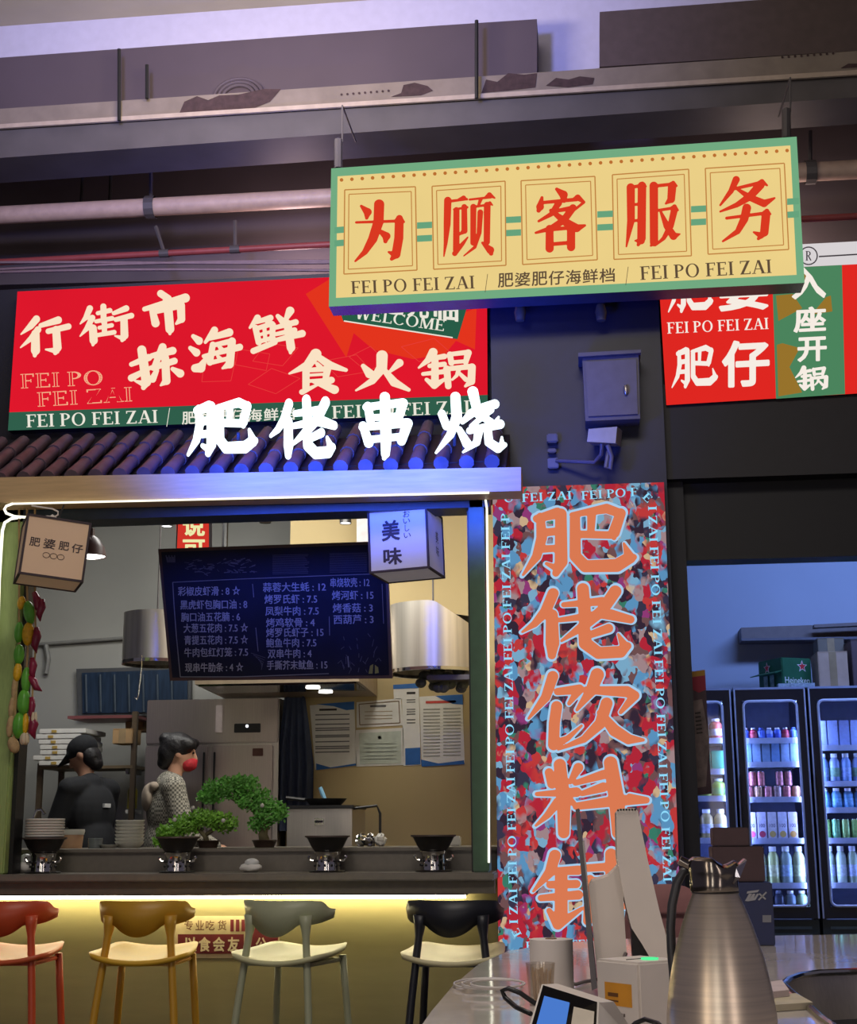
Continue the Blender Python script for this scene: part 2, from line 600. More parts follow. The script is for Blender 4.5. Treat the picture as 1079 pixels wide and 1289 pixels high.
S3 = 3.597; S4 = 1.589; S5 = 3.006; S6 = 4.905; S7 = 2.569; S8 = 2.452
BRUSH.update({
 '为': [[(125, 303, 6), (154, 332, 32), (150, 362, 8)], [(102, 383, 5), (300, 376, 8)], [(208, 294, 40), (205, 380, 40), (178, 465, 36), (142, 528, 20), (97, 573, 2)], [(285, 374, 8), (302, 362, 24), (323, 381, 3)],
        [(301, 382, 34), (299, 460, 35), (286, 540, 34), (266, 562, 10)], [(284, 542, 30), (252, 528, 3)], [(203, 418, 6), (241, 450, 32), (237, 476, 12)]],
 '顾': [[(508, 296, 10), (604, 284, 7)], [(560, 289, 6), (589, 278, 18), (606, 287, 3)], [(516, 290, 30), (513, 400, 28), (506, 490, 14), (498, 551, 2)], [(545, 332, 6), (606, 322, 7)], [(556, 335, 24), (555, 520, 26)],
        [(548, 538, 20), (585, 492, 14), (608, 462, 3)], [(592, 320, 22), (593, 432, 24), (572, 448, 6)], [(617, 286, 6), (715, 275, 8)], [(690, 274, 6), (708, 264, 20), (733, 279, 3)], [(668, 284, 14), (656, 318, 7)],
        [(634, 320, 24), (633, 488, 22)], [(698, 312, 27), (696, 484, 25)], [(634, 320, 7), (706, 310, 8)], [(700, 308, 6), (710, 302, 12), (722, 312, 3)], [(666, 345, 22), (661, 440, 18), (641, 508, 11), (590, 549, 2)], [(676, 488, 8), (712, 522, 32), (716, 538, 16)]],
 '客': [[(478, 122, 4), (492, 134, 15), (493, 146, 8)], [(447, 140, 3), (443, 160, 13), (440, 168, 6)], [(447, 151, 4), (520, 144, 5)], [(514, 144, 5), (522, 140, 10), (535, 150, 3), (516, 166, 2)], [(482, 152, 11), (466, 176, 7), (440, 191, 2)],
        [(470, 170, 4), (508, 163, 7)], [(512, 162, 12), (492, 190, 12), (464, 207, 8), (434, 216, 2)], [(466, 168, 5), (498, 194, 14), (520, 206, 14), (537, 200, 2)], [(463, 207, 13), (463, 250, 14)], [(508, 205, 14), (508, 247, 14)], [(463, 209, 5), (508, 205, 5)], [(463, 241, 5), (508, 237, 5)]],
 '服': [[(221, 222, 28), (222, 350, 26), (204, 453, 2)], [(265, 216, 29), (263, 420, 29), (250, 446, 8)], [(262, 430, 24), (238, 430, 2)], [(221, 222, 9), (264, 214, 9)], [(258, 213, 5), (267, 207, 12), (281, 218, 2)], [(228, 290, 7), (262, 286, 7)], [(226, 353, 7), (262, 349, 7)],
        [(311, 216, 29), (312, 436, 28), (300, 449, 5)], [(311, 217, 9), (385, 209, 9)], [(378, 208, 6), (387, 204, 12), (401, 216, 3)], [(383, 216, 29), (379, 268, 26), (358, 285, 4)], [(325, 312, 7), (388, 302, 8)], [(380, 301, 6), (392, 297, 14), (406, 311, 3)],
        [(391, 312, 23), (377, 372, 20), (350, 420, 12), (317, 449, 2)], [(338, 316, 6), (362, 372, 22), (388, 412, 26), (413, 404, 2)]],
 '务': [[(620, 190, 22), (600, 235, 15), (558, 291, 2)], [(615, 226, 6), (712, 203, 9)], [(705, 203, 6), (720, 198, 14), (740, 213, 2)], [(713, 212, 28), (672, 258, 24), (622, 290, 14), (558, 316, 2)], [(622, 226, 5), (676, 262, 20), (728, 284, 24), (769, 263, 2)],
        [(583, 342, 6), (735, 322, 8)], [(728, 320, 6), (739, 314, 13), (753, 326, 2)], [(736, 326, 28), (729, 398, 27), (706, 423, 6)], [(716, 410, 20), (688, 397, 2)], [(661, 302, 28), (651, 346, 26), (626, 394, 16), (568, 433, 2)]],
 '行': [[(228, 200, 42), (190, 244, 36), (128, 295, 4)], [(238, 266, 38), (192, 322, 30), (125, 378, 4)], [(222, 292, 48), (222, 395, 54), (217, 428, 20)], [(256, 240, 24), (370, 206, 42)], [(305, 276, 30), (436, 246, 34)], [(356, 268, 46), (364, 378, 50), (350, 412, 22)], [(358, 398, 36), (288, 390, 6)]],
 '街': [[(560, 128, 36), (535, 188, 30), (498, 230, 4)], [(576, 190, 34), (540, 262, 28), (497, 312, 4)], [(580, 260, 46), (585, 340, 48), (580, 370, 14)], [(612, 160, 22), (690, 142, 28)], [(648, 115, 34), (650, 215, 32)], [(602, 214, 22), (704, 194, 26)], [(622, 256, 20), (702, 240, 24)],
        [(655, 220, 30), (655, 292, 28)], [(604, 306, 22), (718, 286, 26)], [(716, 160, 22), (796, 128, 36)], [(730, 202, 26), (830, 176, 32)], [(782, 196, 42), (785, 308, 46), (770, 340, 18)], [(778, 326, 32), (724, 310, 6)]],
 '市': [[(520, 97, 22), (546, 114, 22)], [(464, 150, 14), (606, 112, 28)], [(492, 158, 20), (502, 198, 26)], [(492, 160, 16), (588, 138, 20)], [(590, 138, 26), (592, 184, 24), (574, 200, 6)], [(543, 118, 28), (552, 218, 28), (552, 234, 8)]],
 '拣': [[(418, 326, 14), (478, 302, 22)], [(454, 275, 28), (470, 388, 30), (460, 408, 14)], [(465, 396, 22), (430, 384, 4)], [(418, 374, 22), (488, 336, 10)], [(490, 296, 16), (562, 278, 24)], [(527, 265, 24), (500, 330, 18)], [(494, 338, 18), (568, 314, 20)],
        [(536, 304, 24), (540, 384, 26), (520, 400, 4)], [(506, 348, 14), (492, 378, 22)], [(562, 342, 12), (588, 358, 26)]],
 '海': [[(622, 236, 12), (642, 251, 24)], [(612, 275, 12), (633, 290, 24)], [(628, 342, 24), (648, 340, 30), (668, 304, 5)], [(696, 216, 22), (664, 256, 8)], [(680, 242, 14), (748, 223, 24)], [(690, 264, 18), (680, 322, 20)], [(690, 266, 12), (755, 252, 16)],
        [(757, 253, 24), (749, 328, 26), (724, 342, 5)], [(658, 302, 10), (784, 272, 20)], [(682, 324, 12), (750, 308, 12)], [(712, 270, 9), (722, 281, 14)], [(708, 303, 9), (718, 312, 12)]],
 '鲜': [[(836, 172, 20), (810, 206, 6)], [(834, 186, 12), (880, 172, 18), (868, 192, 10)], [(829, 206, 18), (840, 256, 18)], [(829, 210, 13), (886, 192, 15)], [(888, 196, 18), (886, 246, 15)], [(835, 232, 8), (888, 218, 9)], [(859, 202, 11), (863, 250, 11)], [(840, 254, 12), (890, 240, 12)],
        [(822, 286, 18), (895, 256, 16)], [(905, 166, 12), (920, 182, 20)], [(947, 148, 26), (930, 182, 10)], [(895, 206, 12), (966, 187, 18)], [(900, 228, 11), (962, 214, 16)], [(894, 250, 12), (988, 226, 22)], [(938, 192, 24), (950, 274, 26), (948, 292, 8)]],
 '食': [[(436, 152, 32), (410, 190, 26), (353, 218, 4)], [(440, 160, 18), (480, 190, 24), (530, 206, 10)], [(440, 185, 10), (448, 196, 16)], [(408, 207, 12), (470, 202, 16)], [(405, 207, 20), (405, 266, 20)], [(472, 206, 20), (466, 238, 16)], [(405, 224, 7), (465, 220, 7)], [(405, 244, 9), (465, 239, 9)],
        [(393, 280, 16), (440, 256, 6)], [(430, 244, 12), (494, 272, 26)], [(484, 240, 20), (460, 256, 8)]],
 '火': [[(641, 156, 34), (640, 196, 32), (610, 240, 20), (557, 272, 4)], [(645, 200, 14), (680, 245, 26), (727, 270, 10)], [(580, 190, 12), (601, 216, 28)], [(697, 180, 24), (664, 211, 6)]],
 '锅': [[(796, 150, 26), (780, 176, 18), (750, 202, 4)], [(790, 171, 12), (832, 164, 16)], [(785, 196, 12), (832, 190, 14)], [(764, 223, 10), (832, 215, 14)], [(802, 172, 20), (802, 250, 22)], [(775, 242, 10), (800, 262, 20), (840, 236, 5)], [(850, 157, 16), (855, 186, 16)], [(850, 157, 12), (908, 150, 14)],
        [(909, 152, 20), (901, 184, 14)], [(855, 184, 10), (900, 180, 10)], [(840, 206, 20), (845, 264, 18)], [(840, 206, 13), (920, 198, 16)], [(921, 200, 22), (919, 248, 22), (900, 264, 6)], [(880, 204, 13), (872, 228, 9), (858, 242, 5)], [(882, 222, 9), (902, 242, 13)]],
})
WEIGHT = {'肥': .004, '佬': .004, '饮': .004, '料': .004, '铺': .004, '串': .005, '烧': .001, '为': .010, '顾': .006, '客': .010, '服': .007, '务': .010}
_gc = {}
def glyph(ch, style='brush', grow=0.0):
    """closed loops of one character scaled to its own box 0..1 (y down); grow widens it for outlines"""
    k = (ch, style, grow)
    if k in _gc:
        return _gc[k]
    if style == 'hand':
        F, xs, ys = strokes_field(BRUSH[ch], 110)
        sz = max(xs[-1] - xs[0], ys[-1] - ys[0])
        base = contour(F, xs, ys, WEIGHT.get(ch, .006) * sz)
        loops = base if not grow else contour(F, xs, ys, (grow + WEIGHT.get(ch, .006)) * sz)
    else:
        kx, g = {'brush': (0.8, 0.020), 'song': (0.16, 0.0045), 'thin': (1.0, 0.004), 'bold': (1, 0.03), 'medium': (0.9, 0.012)}[style]
        F, xs, ys = font_field(ch, kx, g, 96 if style != 'thin' else 64)
        base = contour(F, xs, ys)
        loops = base if not grow else contour(F, xs, ys, grow)
    a = np.array([p for l in base for p in l])
    lo, hi = a.min(0), a.max(0)
    out = [[((x - lo[0]) / (hi[0] - lo[0]), (y - lo[1]) / (hi[1] - lo[1])) for x, y in l] for l in loops]
    _gc[k] = out
    return out

SERIF = {}
def _serif():
    t, T, s = 0.07, 0.16, 0.055
    def bar(x0, y0, x1, y1): return [(x0, y0), (x1, y0), (x1, y1), (x0, y1)]
    def stem(x, w=T): return [bar(x, 0, x + w, 1), bar(x - .08, 0, x + w + .08, s), bar(x - .08, 1 - s, x + w + .08, 1)]
    def diag(x0, y0, x1, y1, w): return [(x0 - w / 2, y0), (x0 + w / 2, y0), (x1 + w / 2, y1), (x1 - w / 2, y1)]
    def arc(cx, cy, rx, ry, wx, wy, a0, a1, n=14):
        o = []
        for k in range(n):
            p, q = a0 + (a1 - a0) * k / n, a0 + (a1 - a0) * (k + 1) / n
            o.append([(cx + rx * math.cos(p), cy + ry * math.sin(p)), (cx + rx * math.cos(q), cy + ry * math.sin(q)),
                      (cx + (rx - wx) * math.cos(q), cy + (ry - wy) * math.sin(q)), (cx + (rx - wx) * math.cos(p), cy + (ry - wy) * math.sin(p))])
        return o
    SERIF['I'] = (stem(.1), .36)
    SERIF['F'] = (stem(.1) + [bar(.26, 1 - t, .62, 1), bar(.26, .48, .5, .48 + t), bar(.56, .78, .62, 1), bar(.46, .40, .5, .62)], .68)
    SERIF['E'] = (stem(.1) + [bar(.26, 1 - t, .62, 1), bar(.26, .48, .5, .48 + t), bar(.26, 0, .66, t), bar(.56, .8, .62, 1), bar(.60, 0, .66, .22), bar(.46, .40, .5, .62)], .74)
    SERIF['L'] = (stem(.1) + [bar(.26, 0, .66, t), bar(.60, 0, .66, .24)], .72)
    SERIF['P'] = (stem(.1) + arc(.3, .74, .34, .26, .15, .065, -math.pi / 2, math.pi / 2) + [bar(.26, .48, .31, .545), bar(.26, 1 - .065, .31, 1)], .72)
    SERIF['O'] = (arc(.46, .5, .42, .52, .15, .06, 0, 2 * math.pi, 28), .94)
    SERIF['C'] = (arc(.46, .5, .42, .52, .15, .06, .7, 2 * math.pi - .7, 24) + [bar(.74, .74, .79, .98)], .86)
    SERIF['Z'] = ([bar(.06, 1 - t, .68, 1), bar(.06, 0, .70, t), [(.06, 0), (.24, 0), (.68, 1), (.50, 1)], bar(.06, .8, .12, 1), bar(.64, 0, .70, .2)], .78)
    SERIF['A'] = ([diag(.12, 0, .42, 1, .07), diag(.72, 0, .44, 1, .17), bar(.24, .32, .62, .38), bar(0, 0, .26, s), bar(.58, 0, .88, s)], .90)
    SERIF['M'] = ([bar(.12, 0, .19, 1), bar(.78, 0, .94, 1), diag(.5, 0, .2, 1, .16), diag(.5, 0, .82, 1, .08), bar(0, 0, .3, s), bar(.7, 0, 1.02, s), bar(.02, 1 - s, .2, 1), bar(.8, 1 - s, 1.02, 1)], 1.06)
    SERIF['W'] = ([diag(.28, 0, .1, 1, .16), diag(.3, 0, .5, 1, .07), diag(.72, 0, .52, 1, .16), diag(.74, 0, .94, 1, .07), bar(0, 1 - s, .24, 1), bar(.82, 1 - s, 1.06, 1)], 1.08)
    SERIF['/'] = ([diag(.05, -.1, .35, 1.05, .05)], .42)
    SERIF['R'] = (SERIF['P'][0] + [diag(.66, 0, .36, .5, .16)], .76)
    SERIF[' '] = ([], .34)
_serif()

def _inside(p, loop):
    x, y = p
    r = False
    for (ax, ay), (bx, by) in zip(loop, loop[1:] + loop[:1]):
        if (ay > y) != (by > y) and x < ax + (y - ay) * (bx - ax) / (by - ay):
            r = not r
    return r

def _area(l):
    return sum(a[0] * b[1] - b[0] * a[1] for a, b in zip(l, l[1:] + l[:1])) / 2

def fill_loops(loops):
    """triangles for outer loops with holes: each outer loop is filled with its own holes"""
    loops = [[(float(p[0]), float(p[1])) for p in l] for l in loops]
    par = [[j for j in range(len(loops)) if j != i and _inside(loops[i][0], loops[j])] for i in range(len(loops))]
    pts, tris = [], []
    for i, l in enumerate(loops):
        if len(par[i]) % 2:
            continue
        holes = [loops[j] for j in range(len(loops)) if len(par[j]) == len(par[i]) + 1 and i in par[j]]
        out = list(l) if _area(l) > 0 else list(reversed(l))
        holes = [list(h) if _area(h) < 0 else list(reversed(h)) for h in holes]
        # join each hole to the outline by a bridge, then clip ears
        holes.sort(key=lambda h: -max(p[0] for p in h))
        for h in holes:
            k = max(range(len(h)), key=lambda q: h[q][0])
            hx, hy = h[k]
            best = None
            for q in range(len(out)):
                ax, ay = out[q]; bx, by = out[(q + 1) % len(out)]
                if (ay > hy) != (by > hy):
                    xi = ax + (hy - ay) * (bx - ax) / (by - ay)
                    if xi >= hx - 1e-9 and (best is None or xi < best[0]):
                        best = (xi, q)
            xi, q = best
            br = (xi, hy)
            out = out[:q + 1] + [br] + h[k:] + h[:k] + [h[k]] + [br] + out[q + 1:]
        idx = list(range(len(out)))
        base = len(pts)
        pts += out
        guard = 0
        while len(idx) > 3 and guard < 20000:
            n = len(idx)
            done = False
            for e in range(n):
                guard += 1
                i0, i1, i2 = idx[e - 1], idx[e], idx[(e + 1) % n]
                a, b, c = out[i0], out[i1], out[i2]
                cr = (b[0] - a[0]) * (c[1] - a[1]) - (c[0] - a[0]) * (b[1] - a[1])
                if cr <= 1e-12:
                    if abs(cr) <= 1e-12 and (a == b or b == c or (b[0]-a[0])*(c[0]-b[0]) + (b[1]-a[1])*(c[1]-b[1]) >= 0):
                        idx.pop(e); done = True
                        break
                    continue
                ok = True
                x0, x1 = min(a[0], b[0], c[0]), max(a[0], b[0], c[0])
                y0, y1 = min(a[1], b[1], c[1]), max(a[1], b[1], c[1])
                for q in idx:
                    p = out[q]
                    if p[0] < x0 or p[0] > x1 or p[1] < y0 or p[1] > y1 or p == a or p == b or p == c:
                        continue
                    if ((b[0] - a[0]) * (p[1] - a[1]) - (p[0] - a[0]) * (b[1] - a[1]) >= -1e-12 and
                        (c[0] - b[0]) * (p[1] - b[1]) - (p[0] - b[0]) * (c[1] - b[1]) >= -1e-12 and
                        (a[0] - c[0]) * (p[1] - c[1]) - (p[0] - c[0]) * (a[1] - c[1]) >= -1e-12):
                        ok = False
                        break
                if ok:
                    tris.append((base + i0, base + i1, base + i2))
                    idx.pop(e)
                    done = True
                    break
            if not done:
                break
        if len(idx) == 3:
            tris.append(tuple(base + q for q in idx))
    return pts, tris

class Art:
    """flat print or raised letters on a plane, drawn in the photograph's frame and projected onto the plane"""
    def __init__(self, plane, off=0.003):
        self.plane, self.off = plane, off
        self.mb = MB()
        self.loops = []
    def _p(self, p, off=None):
        return self.plane.hit(p[0], p[1], self.off if off is None else off)
    def poly(self, pts):
        P = [self._p(p) for p in pts]
        n = len(P)
        if n <= 4:
            self.mb.add(P, [tuple(range(n))])
        else:
            self.mb.add(P, [tuple(t) for t in tessellate_polygon([[Vector((p[0], p[1], 0)) for p in pts]])])
        return self
    def region(self, loops, depth=0.0):
        fp, tr = fill_loops(loops)
        self.mb.add([self._p(p) for p in fp], tr)
        if depth:
            flat = [p for l in loops for p in l]
            n = len(flat)
            F = [self._p(p) for p in flat]
            B = [self._p(p, self.off - depth) for p in flat]
            fs, s = [], 0
            for l in loops:
                for k in range(len(l)):
                    a, b = s + k, s + (k + 1) % len(l)
                    fs.append((a, b, n + b, n + a))
                s += len(l)
            self.loops.append((F + B, fs))
        return self
    def char(self, ch, box, style='brush', rise=0.0, grow=0.0, depth=0.0):
        x0, y0, x1, y1 = box
        w, h = x1 - x0, y1 - y0
        return self.region([[(x0 + x * w, y0 + y * h - rise * (x - .5) * w) for x, y in l] for l in glyph(ch, style, grow)], depth)
    def chars(self, text, A, B, h, style='brush', rise=0.0, wf=0.92):
        n = len(text)
        for k, ch in enumerate(text):
            if ch == ' ':
                continue
            t = (k + .5) / n
            cx, cy = A[0] + (B[0] - A[0]) * t, A[1] + (B[1] - A[1]) * t
            w = math.hypot(B[0] - A[0], B[1] - A[1]) / n * wf
            self.char(ch, (cx - w / 2, cy - h, cx + w / 2, cy), style, rise)
        return self
    def line(self, text, A, B, h, inset=0.0):
        """serif capitals along the baseline A-B"""
        tot = sum(SERIF[c][1] for c in text)
        L = math.hypot(B[0] - A[0], B[1] - A[1])
        ux, uy = (B[0] - A[0]) / L, (B[1] - A[1]) / L
        vx, vy = uy, -ux
        s = L / tot
        x = 0.0
        for c in text:
            for q in SERIF[c][0]:
                if inset:
                    cx = sum(p[0] for p in q) / len(q); cy = sum(p[1] for p in q) / len(q)
                    q2 = []
                    for p in q:
                        dx, dy = p[0] - cx, p[1] - cy
                        q2.append((cx + math.copysign(max(0.004, abs(dx) - inset), dx), cy + math.copysign(max(0.004, abs(dy) - inset), dy)))
                    q = q2
                self.poly([(A[0] + ux * (x + p[0]) * s + vx * p[1] * h, A[1] + uy * (x + p[0]) * s + vy * p[1] * h) for p in q])
            x += SERIF[c][1]
        return self
    def text(self, body, A, B, h=None):
        """thin sans text along A-B; h is the em height in frame pixels (None keeps proportions)"""
        V, T = font_mesh(body)
        if not len(V):
            return self
        x0, x1 = V[:, 0].min(), V[:, 0].max()
        L = math.hypot(B[0] - A[0], B[1] - A[1])
        ux, uy = (B[0] - A[0]) / L, (B[1] - A[1]) / L
        vx, vy = uy, -ux
        s = L / (x1 - x0)
        hh = h or s
        P = [self._p((A[0] + ux * (v[0] - x0) * s + vx * v[1] * hh, A[1] + uy * (v[0] - x0) * s + vy * v[1] * hh)) for v in V]
        self.mb.add(P, T)
        return self
    def stroke(self, pts, w):
        for (x0, y0), (x1, y1) in zip(pts, pts[1:]):
            L = math.hypot(x1 - x0, y1 - y0) or 1
            nx, ny = -(y1 - y0) / L * w / 2, (x1 - x0) / L * w / 2
            self.poly([(x0 + nx, y0 + ny), (x1 + nx, y1 + ny), (x1 - nx, y1 - ny), (x0 - nx, y0 - ny)])
        return self
    def frame(self, quad, w):
        return self.stroke(quad + [quad[0]], w)
    def disc(self, c, r, n=14, ry=None):
        return self.poly([(c[0] + r * math.cos(2 * math.pi * k / n), c[1] + (ry or r) * math.sin(2 * math.pi * k / n)) for k in range(n)])
    def star(self, c, r):
        return self.poly([(c[0] + (r if k % 2 == 0 else r * .42) * math.sin(math.pi * k / 5), c[1] - (r if k % 2 == 0 else r * .42) * math.cos(math.pi * k / 5)) for k in range(10)])
    def build(self, name, material, parent):
        return self.mb.build(name, material, parent)
    def build_sides(self, name, material, parent):
        b = MB()
        for vs, fs in self.loops:
            b.add(vs, fs)
        return b.build(name, material, parent)
def text_part(plane, off, body, A, B, h, material, parent, name='text_line'):
    a = Art(plane, off)
    a.line(body, A, B, h)
    return a.build(name, material, parent)
def char_part(plane, off, ch, box, style, material, parent, rise=0.0, name='character'):
    a = Art(plane, off)
    a.char(ch, box, style, rise)
    return a.build(name, material, parent)
def sub(o, l):
    o['label'] = l
    return o
# ================================================================== materials used in many places
M_dark = mat('dark_painted_wall', (24, 24, 36), 0.6, var=.15, scale=6)
M_navy = mat('navy_panel', (25, 26, 54), 0.45, var=.1)
M_fascia = mat('beige_timber', (196, 166, 122), 0.5, stretch=(1, 1, 12), scale=6)
M_floor = mat('dark_floor_tile', (70, 66, 62), 0.35, var=.2, scale=3)
M_conc = mat('ceiling_paint', (168, 160, 146), 0.85, var=.06, scale=3)
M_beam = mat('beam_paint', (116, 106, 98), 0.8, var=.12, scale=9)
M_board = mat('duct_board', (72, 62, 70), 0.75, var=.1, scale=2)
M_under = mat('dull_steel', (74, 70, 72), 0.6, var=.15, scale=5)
M_far = mat('far_wall_paint', (86, 78, 82), 0.85, var=.12, scale=2)
M_green = mat('green_post_paint', (58, 92, 66), 0.4, var=.1)
M_bar = mat('grey_bar_stone', (112, 106, 96), 0.38, var=.08, scale=30)
M_barface = mat('olive_panel', (142, 132, 88), 0.6, var=.06, scale=4, stretch=(1, 1, 6))
M_steel = mat('brushed_steel', (196, 190, 184), 0.40, 1.0, var=.06, stretch=(60, 60, 1), scale=4)
M_chrome = mat('polished_steel', (205, 203, 200), 0.12, 1.0, var=.03)
M_black = mat('black_plastic', (22, 22, 25), 0.4)
M_iron = mat('cast_iron', (32, 30, 30), 0.45, var=.2)
M_white = mat('white_plastic', (222, 218, 212), 0.35, var=.03)
M_paper = mat('white_paper', (222, 220, 214), 0.8, var=.04)
M_ink = mat('dark_ink', (52, 48, 46), 0.8)
M_tube = glow('lit_neon_tube', (255, 250, 225), 1.6)
M_led = glow('lit_strip', (255, 240, 190), 34)
M_cord = mat('black_cord', (18, 18, 20), 0.6)
M_wood = mat('brown_wood', (88, 56, 40), 0.5, var=.2, stretch=(1, 1, 8))
M_ink2 = mat('lantern_ink', (70, 58, 62), 0.8)

# ================================================================== setting
ZCEIL = at(200, 19, 7.38).z
struct(MB().box((-7, -2.5, -0.1), (6, 12.2, 0)).build('floor', M_floor))
struct(MB().box((-7, -2.5, ZCEIL), (6, 12.2, ZCEIL + .15)).build('ceiling', M_conc))
struct(MB().box((-7, 11.2, 0), (6, 11.35, ZCEIL)).build('wall_back', mat('drinks_wall_paint', (176, 182, 200), .8, var=.03, scale=2)))
struct(MB().box((-7, 8.6, 4.05), (6, 8.7, ZCEIL)).build('wall_far', M_far))
struct(MB().box((5.0, 6.9, 0), (5.1, 12, ZCEIL)).build('wall_right', M_dark))
struct(MB().box((-5.2, 6.9, 0), (-5.1, 12, ZCEIL)).build('wall_left', M_dark))

xp0, xp1 = at(626, 900, 6.8).x, at(853, 900, 6.8).x          # pillar between the stall and the drinks corner
zt = at(540, 338, 6.95).z
struct(MB().box((-5.2, 6.95, 2.98), (xp0 + .1, 7.06, zt)).build('wall_upper', M_dark))
struct(MB().box((xp0, 6.8, 0), (xp1, 7.25, zt)).build('pillar', M_navy))
xq = at(868, 800, 6.95).x
struct(MB().box((xp1 - .02, 6.9, 0), (xq, 7.2, zt)).build('column', mat('dark_column_paint', (17, 18, 29), .6)))
zf0, zf1 = at(960, 703, 6.95).z, at(960, 600, 6.85).z
struct(MB().box((xp1 - .02, 6.95, zf0), (5, 7.1, zt)).build('wall_header', mat('header_panel', (13, 13, 19), .6)))
struct(MB().box((xp1 - .05, 6.84, zf1), (5, 6.95, at(960, 480, 6.85).z)).build('trim_1', mat('header_board', (28, 26, 31), .6)))
# kitchen shell
struct(MB().box((-5.1, 10.3, 0), (-2.0, 10.4, 4.05)).build('wall_kitchen_rear', mat('grey_kitchen_wall', (150, 150, 146), .8, var=.05, scale=2)))
xk = at(349, 980, 9.15).x + .03
struct(MB().box((xk, 9.3, 0), (-.28, 9.4, 4.05)).build('wall_kitchen_beige', mat('beige_kitchen_wall', (184, 164, 120), .75, var=.05, scale=2)))
struct(MB().box((xk, 9.4, 0), (xk + .1, 10.3, 4.05)).build('wall_kitchen_return', mat('grey_kitchen_wall', (150, 150, 146))))
struct(MB().box((-.38, 7.25, 0), (-.28, 9.3, 4.05)).build('wall_kitchen_right', mat('beige_kitchen_wall', (196, 170, 112))))
struct(MB().box((-5.1, 7.06, 3.85), (-.28, 10.3, 3.95)).build('ceiling_kitchen', mat('kitchen_ceiling_paint', (96, 98, 110), .85)))
struct(MB().box((-5.1, 7.25, 0), (-.38, 10.3, .18)).build('floor_kitchen', M_floor))

# ================================================================== hall ceiling: beam, boards, pipes
zb0, zb1, zb2 = at(300, 145, 7.0).z, at(300, 120, 7.0).z, at(300, 52, 7.1).z
def lean_box(quad, Y, depth, name, mtl):
    if len(quad) == 4 and quad[0][0] == -60 and quad[1][0] == 1140:       # carry long members past the frame
        (ax, ay), (bx_, by), (cx_, cy), (dx, dy) = quad
        e = .25
        quad = [(ax - (bx_ - ax) * e, ay - (by - ay) * e), (bx_ + (bx_ - ax) * e, by + (by - ay) * e), (cx_ + (cx_ - dx) * e, cy + (cy - dy) * e), (dx - (cx_ - dx) * e, dy - (cy - dy) * e)]
    return struct(slab(name, quad, PY(Y), depth, mtl))
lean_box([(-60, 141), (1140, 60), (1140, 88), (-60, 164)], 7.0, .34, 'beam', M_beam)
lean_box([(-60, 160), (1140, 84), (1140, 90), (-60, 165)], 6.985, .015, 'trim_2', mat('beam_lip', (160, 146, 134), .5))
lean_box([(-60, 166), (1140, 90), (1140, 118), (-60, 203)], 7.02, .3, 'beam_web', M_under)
lean_box([(-60, 77), (540, 33), (676, 24), (676, 92), (-60, 141)], 7.1, .25, 'ceiling_duct', M_board)
lean_box([(755, 15), (1140, -14), (1140, 60), (755, 84)], 7.1, .25, 'ceiling_duct', mat('brown_duct_board', (76, 64, 64), .75, var=.1))
lean_box([(-80, 38), (420, 0), (1140, -60), (1140, 40), (676, 95), (-80, 140)], 7.38, .2, 'beam_upper', mat('pale_beam_paint', (186, 184, 206), .7, var=.04))
lean_box([(-60, 210), (1140, 150), (1140, 330), (-60, 360)], 8.4, .1, 'wall_soffit', M_far)

# flaking paint on the beam
pl = PY(7.0)
a = Art(pl, .004)
for pts in ([(226, 142), (232, 128), (248, 121), (262, 126), (276, 120), (300, 119), (332, 112), (354, 112), (340, 128), (318, 137), (280, 140)],
            [(492, 122), (505, 117), (508, 107), (522, 104), (538, 108), (545, 114), (530, 120)], [(606, 117), (612, 100), (626, 103), (640, 92), (660, 94), (676, 92), (674, 110), (640, 114)],
            [(687, 108), (700, 98), (716, 100), (730, 96), (748, 98), (746, 106), (715, 110)], [(1058, 86), (1068, 80), (1080, 80), (1090, 84)]):
    a.poly(pts)
for k in range(9):
    a.disc((430 + k * 7.4, 119 - k * .6), 1.5)
    a.disc((985 + k * 8, 72 - k * .6), 1.6)
fl = a.build('flaking_patch', mat('bare_rust', (58, 42, 44), .9, var=.3, scale=30), None)
struct(fl); fl.name = 'trim_3'

def pipe_thing(name, label, cat, path, r, mtl, group=None, hang=()):
    t = thing(name, label, cat, Vector(path[0]))
    MB().tube(path, r, 12).build('pipe_run', mtl, t, True)
    for p, top in hang:
        MB().tube([p, top], .012, 6).build('hanger_rod', M_under, t)
        p = Vector(p)
        MB().lathe([(r * 1.25, -.03), (r * 1.25, .03)], (0, 0, 0), 12).move(lambda q: Vector((p.x + q.z, p.y + q.x, p.z + q.y))).build('pipe_clamp', M_under, t)
    return t
Yp = 7.7
pth = [at(x, 271 - .0535 * x, Yp) for x in (-80, 200, 500, 800, 1150)]
pipe_thing('water_pipe', 'thick beige pipe running along the far wall behind the yellow sign', 'pipe', pth, .056, mat('beige_pipe_paint', (176, 152, 140), .5),
           hang=[(at(190, 261, Yp), at(190, 197, Yp)), (at(1020, 217, Yp), at(1020, 165, Yp))])
pth = [at(x, 330 - .0535 * x, 7.8) for x in (-80, 200, 500, 800, 1150)]
pipe_thing('sprinkler_pipe', 'thin red pipe below the thick beige pipe', 'pipe', pth, .02, mat('red_pipe_paint', (136, 60, 62), .5),
           hang=[(at(296, 314, 7.8), at(296, 278, 7.8)), (at(207, 319, 7.8), at(196, 285, 7.8))])
